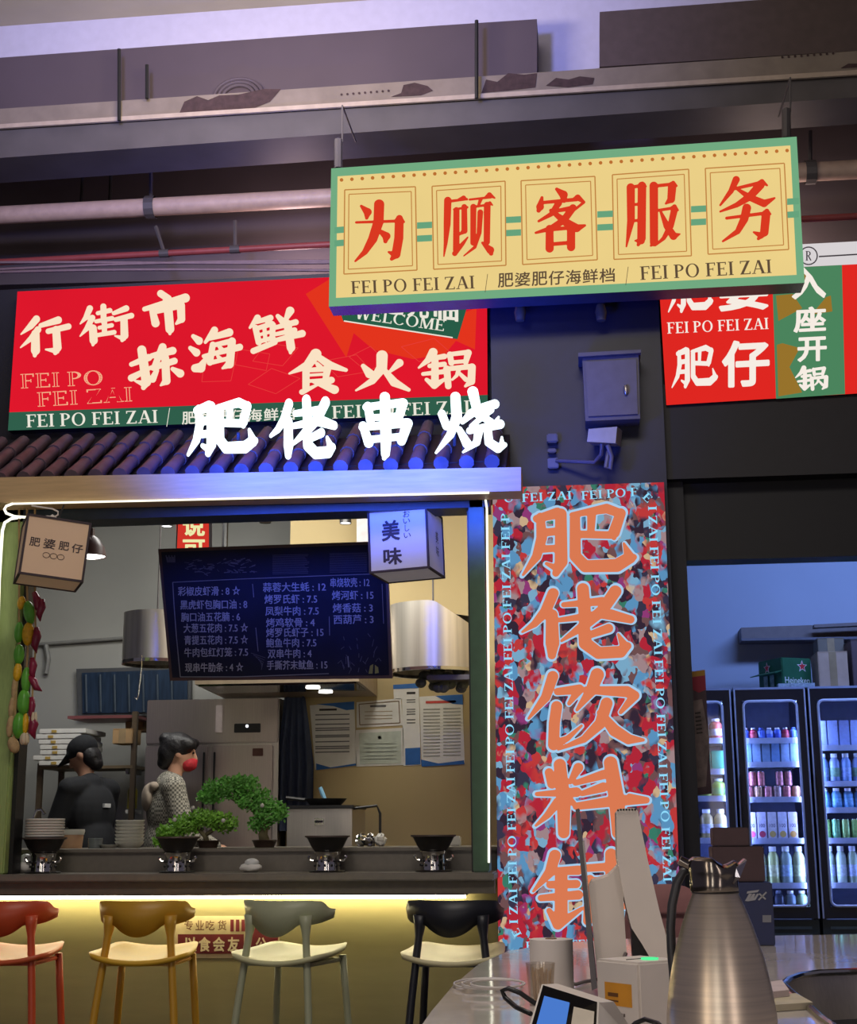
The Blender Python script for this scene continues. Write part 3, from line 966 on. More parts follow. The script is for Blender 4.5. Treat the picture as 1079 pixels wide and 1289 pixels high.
for k, (y0, y1, c) in enumerate(((339, 331, (120, 100, 108)), (346, 339, (98, 84, 94)), (334, 327, (92, 76, 88)))):
    pth = [at(x, y0 + (y1 - y0) * x / 400 - 4 * math.sin(x / 160 + k), 7.6) for x in range(-80, 1160, 60)]
    lb = '%s of the three thin grey cables strung above the red sign' % ('middle one', 'lowest', 'topmost')[k]
    o = MB().tube(pth, .009, 6).build('cable', mat('grey_cable', c, .6), None, True)
    tag(o, lb, 'cable')
for (x, y0, y1, lb) in ((150, 62, 152, 'long dark threaded rod hanging in front of the ceiling duct'), (185, 82, 124, 'short dark threaded rod above the flaking beam'),
                        (600, 26, 124, 'dark threaded rod in front of the joint between the ceiling ducts'), (102, 198, 260, 'thin dark rod above the beige pipe, far from the sign'), (138, 214, 257, 'short dark rod above the beige pipe beside the clamp')):
    Yr = 6.95 if y0 < 190 else 7.9
    tp = at(x, y0, Yr)
    if y0 >= 190:
        tp = Vector((at(x, y1, Yr).x, Yr, ZCEIL))
    o = MB().tube([tp, at(x, y1, Yr)], .011, 6).build('threaded_rod', M_cord)
    tag(o, lb, 'rod')
# round vent half hidden behind the beam
t = thing('round_vent', 'round ribbed vent peeking above the flaking beam', 'vent', at(300, 118, 7.06))
c = at(300, 122, 7.05)
for rr, nm in ((.14, 'vent_rim'), (.115, 'vent_ring'), (.09, 'vent_ring')):
    MB().tube([(c.x + rr * math.cos(R(q)), c.y, c.z + .8 * rr * math.sin(R(q))) for q in range(0, 181, 12)], .011, 8).build(nm, M_board, t, True)
MB().prism([(c.x + .14 * math.cos(R(q)), c.y + .01, c.z + .8 * .14 * math.sin(R(q))) for q in range(0, 181, 12)], (0, .02, 0)).build('vent_disc', mat('vent_dark', (70, 58, 64), .7), t)

# ================================================================== yellow hanging sign
YS = 6.5
ps = PY(YS)
Q = [(417, 212), (1003, 172), (1013, 356), (414, 386)]
t = thing('hanging_sign', 'large yellow lightbox sign with red characters hanging from rods', 'sign', ps.hit(715, 372))
SIGN_Y = t
box = slab('sign_box', Q, ps, .13, mat('sign_case', (58, 62, 88), .5), t)
def quad_at(q, u0, v0, u1, v1):
    def P(u, v):
        tp = (q[0][0] + (q[1][0] - q[0][0]) * u, q[0][1] + (q[1][1] - q[0][1]) * u)
        bt = (q[3][0] + (q[2][0] - q[3][0]) * u, q[3][1] + (q[2][1] - q[3][1]) * u)
        return (tp[0] + (bt[0] - tp[0]) * v, tp[1] + (bt[1] - tp[1]) * v)
    return [P(u0, v0), P(u1, v0), P(u1, v1), P(u0, v1)]
Art(ps, .002).poly(Q).build('sign_border', glow('lit_mint_film', (118, 176, 134), .92), t)
Art(ps, .004).poly([(425, 222), (995, 183), (1003, 346), (423, 375)]).build('sign_face', glow('lit_cream_film', (240, 212, 138), .95, .05, 3), t)
a = Art(ps, .006)
for k in range(44):
    u = k / 43.0
    a.disc((430 + 561 * u, 226.5 - 37 * u), 2.4, 7)
a.build('dot_row', glow('lit_ochre_film', (196, 116, 52), .9), t)
bx = [[(434, 239), (523, 235), (525, 340), (433, 345)], [(544, 234.5), (636, 228), (637, 334), (546, 339)], [(656, 227.5), (749, 222), (752, 327), (658, 333)],
      [(771, 220), (867, 213), (870.5, 322), (773, 326.5)], [(888, 212), (987.5, 205.5), (993, 314), (891.5, 320)]]
for q in bx:
    a = Art(ps, .006)
    a.frame(q, 1.5)
    a.frame(quad_at(q, .06, .055, .94, .945), 1.2)
    a.build('character_frame', glow('lit_tan_film', (200, 134, 68), .9), t)
for (x0, x1, y0, y1) in ((421, 433, 286, 285), (525, 544, 280, 279), (637, 656, 273, 272), (752, 772, 266, 265), (870, 889, 259.5, 258.5), (991, 1006, 250, 249)):
    for d in (0, 16.5):
        a = Art(ps, .006)
        a.poly([(x0, y0 + d), (x1, y1 + d), (x1, y1 + 8 + d), (x0, y0 + 8 + d)])
        a.build('green_bar', glow('lit_green_film', (108, 170, 130), .9), t)
for ch, b in zip('为顾客服务', ((446, 251, 510, 330), (558, 242, 624, 323.5), (673, 236, 738, 318), (787.6, 227.5, 857, 311.5), (905.5, 221.5, 976.5, 305))):
    char_part(ps, .008, ch, b, 'hand', glow('lit_red_film', (222, 58, 34), .95), t)
MBr = glow('lit_brown_film', (104, 84, 64), .8)
for bd, A_, B_, h_ in (('FEI PO FEI ZAI', (442, 370), (598, 363), 16), ('FEI PO FEI ZAI', (806, 352.5), (972, 343.5), 17), ('/', (610, 366), (616, 365.7), 20), ('/', (787, 357), (793, 356.7), 20)):
    text_part(ps, .008, bd, A_, B_, h_, MBr, t)
for k, ch in enumerate('肥婆肥仔海鲜档'):
    x = 626 + 21.3 * (k + .5)
    y = 361.5 - k * 1.0
    char_part(ps, .008, ch, (x - 9.8, y - 18, x + 9.8, y), 'medium', MBr, t, .08)
for x, y, y2, y3 in ((426, 212, 176, 133), (990, 174, 138, 98)):
    MB().tube([ps.hit(x, y, -.06), ps.hit(x, y2, -.06)], .022, 8).build('hanger_bracket', M_under, t)
    p = ps.hit(x + 5, y3, -.06)
    MB().tube([ps.hit(x + 5, y2 + 3, -.06), p, Vector((p.x, 6.99, p.z + .02))], .005, 6).build('hanger_wire', M_under, t)

# ================================================================== red stall sign
pr = PY(6.88)
Q = [(22, 367), (613, 340), (614, 520), (10, 542)]
t = thing('stall_sign', 'wide red lightbox sign with slanting cream characters above the tiled canopy', 'sign', pr.hit(310, 520))
slab('sign_box', Q, pr, .07, mat('sign_case_dark', (40, 34, 44), .5), t)
Art(pr, .002).poly(Q).build('sign_face', glow('lit_scarlet_film', (226, 24, 44), .95, .08, 2), t)
Art(pr, .004).poly([(11.5, 519), (614, 497), (614, 520), (10, 542)]).build('green_band', glow('lit_dark_green_film', (50, 98, 78), .9), t)
a = Art(pr, .004)
for pts in ([(385, 370), (414, 352), (470, 360), (452, 398), (436, 450)], [(420, 398), (440, 402), (575, 428), (560, 446), (520, 452), (470, 440)], [(576, 396), (600, 388), (598, 440), (572, 428)]):
    a.poly(pts)
a.build('orange_graphic', glow('lit_orange_film', (232, 54, 30), .95), t)
a = Art(pr, .006)
rr = random.Random(3)
for k in range(7):
    x, y = rr.uniform(270, 590), rr.uniform(405, 480)
    an = rr.uniform(0, 3.14)
    a.frame([(x + 24 * math.cos(an + q) * (1.4 if i % 2 else 1), y + 16 * math.sin(an + q)) for i, q in enumerate((0, 1.4, 3.1, 4.6))], .7)
a.build('line_pattern', glow('lit_line_film', (236, 66, 62), .95), t)
Art(pr, .006).poly([(424, 380), (590, 380), (576, 427), (432, 404)]).build('welcome_tag', glow('lit_tag_film', (42, 96, 74), .9), t)
a = Art(pr, .008)
a.line('WELCOME', (447, 401), (560, 417), 14)
for ch, b in zip('欢迎光临', ((446, 362, 474, 392), (478, 364, 508, 396), (513, 368, 540, 400), (546, 372, 578, 404))):
    a.char(ch, b, 'brush', -.08)
a.stroke([(433, 404), (570, 425)], 1.6)
a.build('welcome_lettering', glow('lit_white_film', (240, 236, 222), .95), t)
for ch, b in (('行', (25, 397, 90, 450)), ('街', (100, 382, 169, 436)), ('市', (179, 365, 239, 422)), ('拣', (161, 432, 232, 491)), ('海', (237, 411, 306, 469)), ('鲜', (313, 386, 385, 446)),
              ('食', (363, 439, 438, 497)), ('火', (447, 441, 517, 493)), ('锅', (526, 438, 599, 490))):
    char_part(pr, .008, ch, b, 'hand', glow('lit_cream_letter', (250, 226, 196), 1.0), t)
for bd, A_, B_ in (('FEI PO', (26, 489), (131, 484)), ('FEI ZAI', (47, 512), (167, 505))):
    o = text_part(pr, .008, bd, A_, B_, 18, glow('lit_outline_film', (250, 190, 150), 1.0), t, 'outline_text')
    a = Art(pr, .010)
    a.line(bd, A_, B_, 18, .030)
    a.build('text_filling', glow('lit_scarlet_film', (226, 24, 44)), t).parent = o
MWf = glow('lit_white_film', (240, 236, 222))
for bd, A_, B_, h_ in (('FEI PO FEI ZAI', (33, 538), (199, 532), 16), ('/', (209, 535), (216, 534.6), 20), ('FEI PO FEI ZAI', (418, 527), (592, 520), 16)):
    text_part(pr, .008, bd, A_, B_, h_, MWf, t)
for k, ch in enumerate('肥婆肥仔海鲜档'):
    x = 228 + 20.6 * (k + .5)
    y = 534 - k * .85
    char_part(pr, .008, ch, (x - 9.2, y - 16, x + 9.2, y), 'medium', MWf, t, .06)

# ================================================================== red and green sign on the other side
pg = PY(6.82)
t = thing('corner_sign', 'red and green lightbox sign over the drinks corner', 'sign', pg.hit(960, 500))
Q = [(829, 345), (1150, 329), (1150, 491), (839, 510)]
slab('sign_box', Q, pg, .1, mat('sign_case_dark', (40, 34, 44)), t)
Art(pg, .002).poly(Q).build('sign_face', glow('lit_vermilion_film', (228, 40, 34), .95, .05, 2), t)
Art(pg, .004).poly([(972, 338), (1060, 333.5), (1064, 496), (977, 502)]).build('green_band', glow('lit_mid_green_film', (78, 136, 96), .92), t)
slab('white_cap', [(829, 317), (1150, 300), (1150, 330), (829, 346)], pg, .1, glow('lit_cap_film', (226, 220, 222), .9), t)
a = Art(pg, .006)
for pts in ([(977, 372), (998, 370), (1010, 388), (980, 404)], [(1040, 374), (1046, 372), (1048, 392), (1022, 396)], [(978, 434), (985, 432), (1007, 438), (994, 462), (1010, 494), (980, 499)], [(1005, 346), (1012, 338), (1018, 352), (1008, 362)]):
    a.poly(pts)
a.build('gold_graphic', glow('lit_gold_film', (158, 120, 46), .9), t)
ML = glow('lit_white_letter', (246, 236, 226), 1.0)
for ch, b, st in (('肥', (841, 337, 898, 394), 'hand'), ('婆', (905, 333, 968, 391), 'bold'), ('肥', (845.5, 434, 904, 489), 'hand'), ('仔', (909, 428, 969, 487), 'bold'),
                  ('入', (997, 336, 1040, 376), 'bold'), ('座', (999, 386, 1040, 418), 'bold'), ('开', (1004, 424, 1041, 455), 'bold'), ('锅', (1001, 460, 1043, 492), 'hand')):
    char_part(pg, .008, ch, b, st, ML, t, 0 if st == 'hand' else .05)
a = Art(pg, .008)
a.line('FEI PO FEI ZAI', (840, 420), (968, 414), 14)
a.build('small_lettering', ML, t)
a = Art(pg, .006)
a.frame([(1018 + 11 * math.cos(q * math.pi / 12), 322 + 11 * math.sin(q * math.pi / 12)) for q in range(24)], 1.6)
a.line('R', (1014, 328), (1022, 328), 12)
a.stroke([(1031, 323), (1150, 316)], 1.8)
a.build('registered_mark', glow('lit_dark_film', (74, 66, 72), .7), t)

# ================================================================== tiled canopy, fascia and neon tubes
zc0 = at(300, 597, 6.32).z
zc1 = at(300, 549, 6.80).z
xc0, xc1 = -4.6, at(636, 590, 6.32).x
t = thing('tiled_canopy', 'small dark tiled canopy under the red stall sign', 'canopy', ((xc0 + xc1) / 2, 6.5, zc0))
M_tile = mat('clay_tile', (92, 80, 92), .5, var=.25, scale=10)
b = MB()
n = 36
for k in range(n):
    x = xc0 + (xc1 - xc0) * (k + .5) / n
    p0, p1 = Vector((x, 6.30, zc0 + .012)), Vector((x, 6.84, zc1 + .03))
    for s in range(3):
        u, v = p0.lerp(p1, s / 3.0), p0.lerp(p1, (s + 1) / 3.0)
        b.tube([u, v], [.036, .030], 10)
b.build('ridge_tile', M_tile, t, True)
MB().prism([(xc0, 6.30, zc0 - .035), (xc0, 6.84, zc1 - .02), (xc0, 6.84, zc1 - .06), (xc0, 6.30, zc0 - .075)], (xc1 - xc0, 0, 0)).build('pan_tile', mat('pan_tile', (48, 42, 58), .6, var=.2), t)
MB().prism([(xc0, 6.40, zc0 - .05), (xc0, 6.92, zc1 - .06), (xc0, 6.92, zc0 - .05)], (xc1 - xc0, 0, 0)).build('rafter_board', M_wood, t)

fz = slab('trim_4', [(-60, 602), (656, 588), (656, 618), (-60, 634)], PY(6.27), .16, M_fascia)
struct(fz)
zl1 = at(300, 618, 6.45).z
zl0 = at(300, 648, 6.45).z
struct(MB().box((-5.2, 6.45, zl0), (xp0, 6.62, zl1 + .06)).build('lintel', mat('dark_green_lintel', (34, 48, 58), .5)))
struct(MB().box((-5.2, 6.62, zl1 + .02), (xp0 + .05, 7.0, zl1 + .12)).build('trim_5', M_dark))
struct(MB().box((-5.2, 6.43, zl1 + .06), (xp0, 6.98, zl1 + .10)).build('trim_6', M_dark))

# green window posts
zbar = 1.083
xr0, xr1 = at(593, 900, 6.45).x, at(613, 900, 6.45).x
t = thing('window_post', 'dark green post at the end of the bar beside the LED screen', 'post', ((xr0 + xr1) / 2, 6.5, zbar))
MB().box((xr0, 6.45, zbar), (xr1, 6.60, zl1 + .02), .006).build('post_body', M_green, t)
MB().box((xr0 - .012, 6.52, zbar), (xr0, 6.58, zl1)).build('window_channel', M_black, t)
MB().tube([at(615.5, 1086, 6.44), at(615.2, 850, 6.44), at(613, 640, 6.44), at(611, 627, 6.43), at(604, 622, 6.43)], .0050, 8).build('neon_tube', M_tube, t, True)
xl1 = at(16, 900, 6.45).x
t = thing('window_post', 'light green post behind the paper lantern with the stall name', 'post', (xl1 - .2, 6.55, zbar))
MB().box((xl1 - .42, 6.45, zbar), (xl1, 6.62, zl1 + .02), .006).build('post_body', mat('pale_green_post', (150, 172, 104), .5, stretch=(8, 1, 1)), t)
MB().box((xl1, 6.50, zbar), (xl1 + .02, 6.60, zl1)).build('window_channel', M_black, t)
t = thing('neon_outline', 'white glowing neon tube outlining the top of the stall window', 'neon light', at(300, 629, 6.26))
MB().tube([at(x, 634.5 - .0232 * x, 6.262) for x in range(16, 620, 30)], .0048, 8).build('neon_tube', M_tube, t, True)
pth = [(16, 634), (8, 637), (5.5, 641), (8, 646), (18, 650), (30, 651), (46, 651.5)]
MB().tube([at(x, y, 6.262) for x, y in pth], .0065, 8).build('neon_bend', M_tube, t, True)
pth = [(26, 651), (14, 653), (6, 658), (3, 668), (1.5, 690), (-1, 730), (-3, 800)]
MB().tube([at(x, y, 6.40) for x, y in pth], .0075, 8).build('neon_bend', M_tube, t, True)
pth = [(40, 636.5), (55, 639), (66, 640.5), (73, 644), (73, 648), (68, 651), (60, 650), (46, 651.5)]
MB().tube([at(x, y, 6.2) for x, y in pth], .004, 6).build('tube_lead', M_white, t, True)
b = MB()
for dx in range(-3, 4):
    b.tube([at(66, 648, 6.2), at(66 + dx * 2.6, 657 - abs(dx), 6.2)], .003, 5)
b.build('cable_tie', M_white, t)

# ================================================================== channel letters
pc = PY(6.24)
t = thing('letter_sign', 'four glowing white characters with blue edges standing on the canopy', 'sign', pc.hit(437, 578))
M_front = glow('lit_letter_face', (226, 246, 255), 2.2)
M_side = glow('lit_letter_edge', (30, 70, 235), 2.2)
for ch, b_ in zip('肥佬串烧', ((236, 502, 324, 574), (340, 498, 424, 577), (452, 494, 519, 579), (548, 487, 638, 571))):
    a = Art(pc, .05)
    a.char(ch, b_, 'hand', 0, .010 if ch in '肥佬' else .005, .05)
    o = a.build('sign_character', M_front, t)
    a.build_sides('character_edge', M_side, t).parent = o
    x = pc.hit((b_[0] + b_[2]) / 2, b_[3], 0)
    l = lamp('halo_lamp', 'SPOT', (x.x, 5.72, x.z - .14), 70, (0.03, 0.10, 1.0), .10, None, (x.x, 6.6, x.z + .26), R(104))
for x in (255, 300, 362, 405, 470, 500, 572, 615):
    MB().tube([pc.hit(x, 545, -.01), pc.hit(x, 560, -.06), pc.hit(x, 560, -.12)], .008, 6).build('support_bracket', M_under, t)

# ================================================================== LED screen on the pillar
pd = PY(6.74)
Q = [(620, 614), (836, 607), (860, 1225), (628, 1225)]
t = thing('led_screen', 'tall LED screen with orange characters over a crowd picture on the pillar', 'screen', pd.hit(742, 1225))
slab('screen_case', Q, pd, .06, M_black, t)
o = Art(pd, .002).poly(Q).build('screen_picture', crowd_screen('crowd_picture'), t)
boxes = (('肥', (657, 634, 802, 726)), ('佬', (656, 734, 799, 830)), ('饮', (664, 841, 812, 945)), ('料', (673, 952, 818, 1056)), ('铺', (670, 1068, 812, 1174)))
for ch, (x0, y0, x1, y1) in boxes:
    e = 1.3
    a = Art(pd, .008)
    a.char(ch, (x0, y0, x1, y1), 'hand')
    o = a.build('character', glow('lit_orange_letter', (222, 124, 84), .95), t)
    a = Art(pd, .005)
    a.char(ch, (x0 - e, y0 - e, x1 + e, y1 + e), 'hand', 0, .010)
    q = a.build('letter_outline', glow('lit_pale_blue', (168, 208, 240), .95), t)
    q.parent = o
MCy = glow('lit_cyan_letter', (140, 214, 246), 1.05)
for bd, A_, B_, h_ in (('O', (637, 634), (648, 629), 10), ('FEI ZAI', (657, 632), (720, 628.5), 10.5), ('FEI PO F', (732, 629), (804, 624), 10.5), ('E', (808, 626), (816, 634), 10), ('I ZAI FEI PO FEI ZAI FEI PO FEI ZAI FEI PO FEI ZAI', (816, 637), (835.5, 1110), 10.5), ('I ZAI FEI PO FEI ZAI FEI PO FEI ZAI FEI PO FEI ZAI FEI P', (652, 1163), (641, 645), 10.5), ('E', (657, 1176), (652, 1167), 10), ('FEI PO FEI ZAI FEI PO', (662, 1196), (832, 1190), 10.5)):
    text_part(pd, .008, bd, A_, B_, h_, MCy, t, 'border_text')

# ================================================================== meter box and camera on the pillar
pe = PY(6.66)
t = thing('meter_box', 'grey metal meter box on the dark pillar above the security camera', 'electrical box', pe.hit(768, 525))
M_mb = mat('meter_box_paint', (92, 88, 104), .5)
slab('box_body', [(733, 449), (804, 446), (806, 527), (737, 530)], pe, .14, M_mb, t)
slab('box_door', [(737, 455), (801, 452), (803, 521), (741, 524)], pe, .012, mat('meter_door_paint', (100, 95, 108), .5), t, .012)
slab('rain_lip', [(728, 444), (807, 440), (807, 444), (728, 449)], pe, .16, M_mb, t, .03)
MB().ellipsoid(pe.hit(788, 491, .02), (.012, .012, .028)).build('door_handle', M_steel, t, True)
pe = PY(6.6)
t = thing('security_camera', 'white security camera on a bent arm below the meter box', 'camera', pe.hit(735, 590))
c = [pe.hit(*p) for p in ((741, 540), (777, 537), (775, 558), (739, 556))]
MB().prism(c, (.03, .18, .03)).build('camera_body', mat('camera_shell', (168, 164, 166), .4), t)
MB().tube([at(758, 558, 6.62), at(757, 572, 6.64), at(748, 582, 6.68), at(700, 580, 6.76)], .010, 8).build('arm', M_mb, t, True)
MB().tube([at(765, 560, 6.62), at(770, 575, 6.64), at(768, 590, 6.66), at(763, 588, 6.66), at(766, 568, 6.66)], .011, 8).build('cable_loop', mat('camera_cable', (120, 116, 124), .5), t, True)
MB().box(at(690, 592, 6.80), at(703, 576, 6.76), .004).build('wall_mount', mat('mount_blue_grey', (96, 98, 124), .5), t)
MB().box(at(690, 573, 6.80), at(700, 564, 6.75), .004).build('junction_box', M_mb, t)
o = MB().box(at(689, 561, 6.80), at(702, 545, 6.74), .006).build('socket_box', mat('socket_grey', (84, 86, 112), .5))
tag(o, 'small pale socket box on the pillar above the camera arm', 'socket')
for (x, lb) in ((655, 'small spotlight under the yellow sign, the one nearer the red sign'), (757, 'small spotlight under the yellow sign, the one above the meter box')):
    t = thing('ceiling_spotlight', lb, 'spotlight', at(x, 405, 6.7))
    MB().lathe([(.0, 0), (.022, .005), (.03, .05), (.02, .09), (0, .095)], at(x, 405, 6.7), 12).build('lamp_head', M_under, t, True)
    MB().tube([at(x, 395, 6.7), at(x, 384, 6.82)], .008, 6).build('lamp_arm', M_under, t)
ORD = ['first', 'second', 'third', 'fourth', 'fifth', 'sixth', 'seventh', 'eighth', 'ninth', 'tenth', 'eleventh', 'twelfth']

# ================================================================== bar counter
xb1 = xb2 = xp0 - .004
xb0 = -4.6
t = thing('bar_counter', 'long grey stone bar with a glowing strip under its edge', 'bar counter', ((xb0 + xb1) / 2, 6.6, 0))
MB().box((xb0, 6.42, 1.048), (xb1, 6.80, 1.083), .006).build('counter_top', M_bar, t)
MB().box((xb0, 6.46, .992), (xb1, 6.52, 1.048)).build('apron', mat('dark_bar_stone', (96, 90, 80), .5, var=.08, scale=30), t)
MB().box((xb0, 6.80, 1.083), (xb2, 6.84, 1.172)).build('riser', M_bar, t)
MB().box((xb0, 6.78, 1.172), (xb2, 7.72, 1.190), .004).build('service_ledge', M_bar, t)
MB().box((xb0, 6.76, 0), (xb1, 6.80, 1.048)).build('front_panel', M_barface, t)
MB().box((xb0, 6.845, .10), (xb2, 7.25, 1.168)).build('carcass', M_dark, t)
MB().box((xb0, 6.695, .962), (at(586, 1125, 6.7).x, 6.715, .976)).build('light_strip', M_led, t)
MB().box((xb0, 6.685, .976), (at(588, 1125, 6.7).x, 6.76, .982)).build('strip_bracket', M_under, t)

# wall poster under the bar
pp = PY(6.757)
t = thing('wall_poster', 'cream and dark red poster with white characters below the bar', 'poster', pp.hit(285, 1206))
slab('poster_board', [(219, 1153), (312, 1153), (312, 1206), (219, 1206)], pp, .003, mat('cream_poster', (214, 196, 150), .7), t)
slab('poster_board', [(314, 1156), (352, 1156), (352, 1206), (314, 1206)], pp, .003, mat('cream_poster', (214, 196, 150), .7), t)
M_maroon = mat('maroon_print', (112, 30, 34), .7)
Art(pp, .004).poly([(224, 1176), (307, 1176), (307, 1200.5), (224, 1200.5)]).build('red_band', M_maroon, t)
a = Art(pp, .004)
for x in (290, 297, 304):
    a.poly([(x, 1157.5), (x + 4.4, 1157.5), (x + 4.4, 1172.5), (x, 1172.5)])
a.poly([(315, 1158), (350, 1158), (350, 1200), (315, 1200)])
a.build('red_block', M_maroon, t)
for ch, x in zip('专业吃货', (232, 246, 259, 274)):
    char_part(pp, .006, ch, (x, 1158.5, x + 11, 1171), 'medium', mat('brown_print', (112, 72, 44), .7), t)
for ch, x in zip('以食会友', (232.5, 250, 268, 286.5)):
    char_part(pp, .006, ch, (x, 1179.5, x + 15, 1198), 'bold', mat('cream_print', (226, 208, 168), .7), t)
char_part(pp, .006, '公', (322, 1180, 336, 1198), 'bold', mat('cream_print', (226, 208, 168)), t)

# ================================================================== bar stools
def stool_parts(root, mshell, mseat, mleg):
    # seat: saddle shaped shell
    N = 14
    top, bot = [], []
    for j in range(N + 1):
        for i in range(N + 1):
            u, v = -1 + 2 * i / N, -1 + 2 * j / N
            k = max(abs(u), abs(v))
            r = k / max(1e-6, (abs(u) ** 5 + abs(v) ** 5) ** .2)
            x, y = u * r * (.205 - .02 * v), v * r * .205
            z = .768 + .018 * v + .030 * (x / .205) ** 2 + .016 * max(0, v) ** 2 - .018 * max(0, v - .7) + .012 * max(0, -v) ** 2 - .016
            top.append((x, y, z)); bot.append((x * .97, y * .97, z - .022))
    n = N + 1
    b = MB()
    fs = [(j * n + i, j * n + i + 1, (j + 1) * n + i + 1, (j + 1) * n + i) for j in range(N) for i in range(N)]
    M_ = n * n
    ff = fs + [tuple(q + M_ for q in reversed(f)) for f in fs]
    ring = [i for i in range(n)] + [j * n + N for j in range(1, n)] + [N * n + i for i in range(N - 1, -1, -1)] + [j * n for j in range(N - 1, 0, -1)]
    ff += [(ring[k], ring[k - 1], ring[k - 1] + M_, ring[k] + M_) for k in range(len(ring))]
    b.add(top + bot, ff).build('seat', mseat, root, 'all')
    # backrest band with wings
    K = 40
    vs, fs = [], []
    def prof(th):
        a = abs(th)
        tp = .985 - .010 * max(0, (a - 45) / 40) - .022 * max(0, min(1, (a - 60) / 12))
        if a < 32:
            bt = .838 + .050 * (a / 32) ** 2
        elif a < 50:
            bt = .888
        else:
            bt = .888 + .016 * (a - 50) / 30
        return tp, bt
    for k in range(K + 1):
        th = -84 + 168 * k / K
        tp, bt = prof(th)
        q = 1 - .25 * max(0, (abs(th) - 62) / 22)
        mid = (tp + bt) / 2
        tp, bt = mid + (tp - mid) * q, mid + (bt - mid) * q
        for f in (0, .5, 1):
            z = bt + (tp - bt) * f
            rad = .176 + .024 * (z - .84) / .15
            for dr in (-.009, .009):
                vs.append(((rad + dr) * 1.04 * math.sin(R(th)), -(rad + dr) * .98 * math.cos(R(th)) - .0, z))
    for k in range(K):
        o, p = k * 6, (k + 1) * 6
        for f in (0, 2):
            fs += [(o + f, p + f, p + f + 2, o + f + 2), (o + f + 1, o + f + 3, p + f + 3, p + f + 1)]
        fs += [(o, o + 1, p + 1, p), (o + 4, p + 4, p + 5, o + 5)]
    fs += [(0, 2, 3, 1), (2, 4, 5, 3), (K * 6, K * 6 + 1, K * 6 + 3, K * 6 + 2), (K * 6 + 2, K * 6 + 3, K * 6 + 5, K * 6 + 4)]
    MB().add(vs, fs).build('backrest', mshell, root, 'all')
    for s in (-1, 1):
        MB().tube([(s * .128, -.140, .925), (s * .130, -.140, .885), (s * .134, -.144, .84), (s * .143, -.152, .76), (s * .165, -.175, .55), (s * .19, -.205, .25), (s * .21, -.225, 0)],
                  [.030, .024, .016, .016, .016, .015, .013], 10).build('leg', mshell, root, 'all')
        MB().tube([(s * .155, .160, .748), (s * .165, .172, .6), (s * .185, .195, .3), (s * .205, .215, 0)], [.017, .016, .015, .013], 10).build('leg', mleg, root, 'all')
    for (x0, y0, x1, y1) in ((-.186, .198, .186, .198), (-.185, -.2, -.186, .198), (.185, -.2, .186, .198), (-.185, -.2, .185, -.2)):
        MB().tube([(x0, y0, .285), (x1, y1, .285)], .010, 8).build('footrest', mleg, root, True)
    MB().box((-.16, -.165, .722), (.16, .165, .738), .006).build('seat_frame', mleg, root)

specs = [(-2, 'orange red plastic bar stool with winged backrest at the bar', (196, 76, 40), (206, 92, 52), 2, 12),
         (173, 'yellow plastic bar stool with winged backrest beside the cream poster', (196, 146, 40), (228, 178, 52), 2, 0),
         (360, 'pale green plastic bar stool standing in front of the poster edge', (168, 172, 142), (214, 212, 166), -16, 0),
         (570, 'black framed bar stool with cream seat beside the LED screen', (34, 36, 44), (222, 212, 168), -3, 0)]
for px, lb, c1, c2, rz, dx in specs:
    p = at(px, 1180, 5.98)
    st = thing('bar_stool', lb, 'bar stool', (0, 0, 0), 'bar stools in front of the bar')
    nm = lb.split()[0]
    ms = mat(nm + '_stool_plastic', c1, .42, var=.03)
    me_ = mat(nm + '_seat_plastic', c2, .42, var=.03)  # seat lighter than shell on one-colour stools: lighting put into the colour
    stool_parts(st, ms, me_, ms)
    st.location = (p.x, 6.13, 0)
    st.rotation_euler.z = R(rz)

# ================================================================== burners and bowls on the bar
def burner(px, lb):
    p = at(px, 1092, 6.62)
    t = thing('table_burner', lb, 'burner', (p.x, 6.62, 1.083), 'small burners along the bar')
    c = Vector((p.x, 6.62, 1.083))
    MB().lathe([(0, 0), (.082, 0), (.085, .004), (.080, .008), (0, .009)], c, 28).build('base_plate', M_iron, t, True)
    MB().lathe([(.060, .008), (.058, .030), (.056, .07), (.062, .088), (.066, .092), (.058, .094), (.050, .06)], c, 28).build('burner_body', M_chrome, t, True)
    b = MB()
    for k in range(12):
        a_ = 2 * math.pi * k / 12
        for z, s in ((.030, 0), (.050, .26)):
            q = c + Vector((.0585 * math.cos(a_ + s), .0585 * math.sin(a_ + s), z))
            b.ellipsoid(q, .0065, None, 8, 5)
    b.build('air_hole', M_black, t, True)
    for s in (-1, 1):
        MB().tube([c + Vector((s * .056, 0, .05)), c + Vector((s * .078, 0, .052)), c + Vector((s * .088, 0, .066)), c + Vector((s * .084, 0, .074))], .0055, 8).build('handle', M_chrome, t, True)
    return c
def bowl(c, lb, r=.098):
    t = thing('cooking_bowl', lb, 'bowl', c + Vector((0, 0, .095)), 'dark cooking bowls on the burners')
    MB().lathe([(0, .0), (.060, .0), (.075, .02), (r - .004, .058), (r + .004, .062), (r + .004, .068), (r - .008, .066), (.066, .022), (.0, .012)], c + Vector((0, 0, .095)), 30).build('bowl_body', M_iron, t, True)
    MB().lathe([(r - .004, .060), (r + .007, .062), (r + .007, .069), (r - .006, .069)], c + Vector((0, 0, .095)), 30).build('bowl_rim', mat('worn_rim', (82, 70, 64), .4), t, True)
cs = []
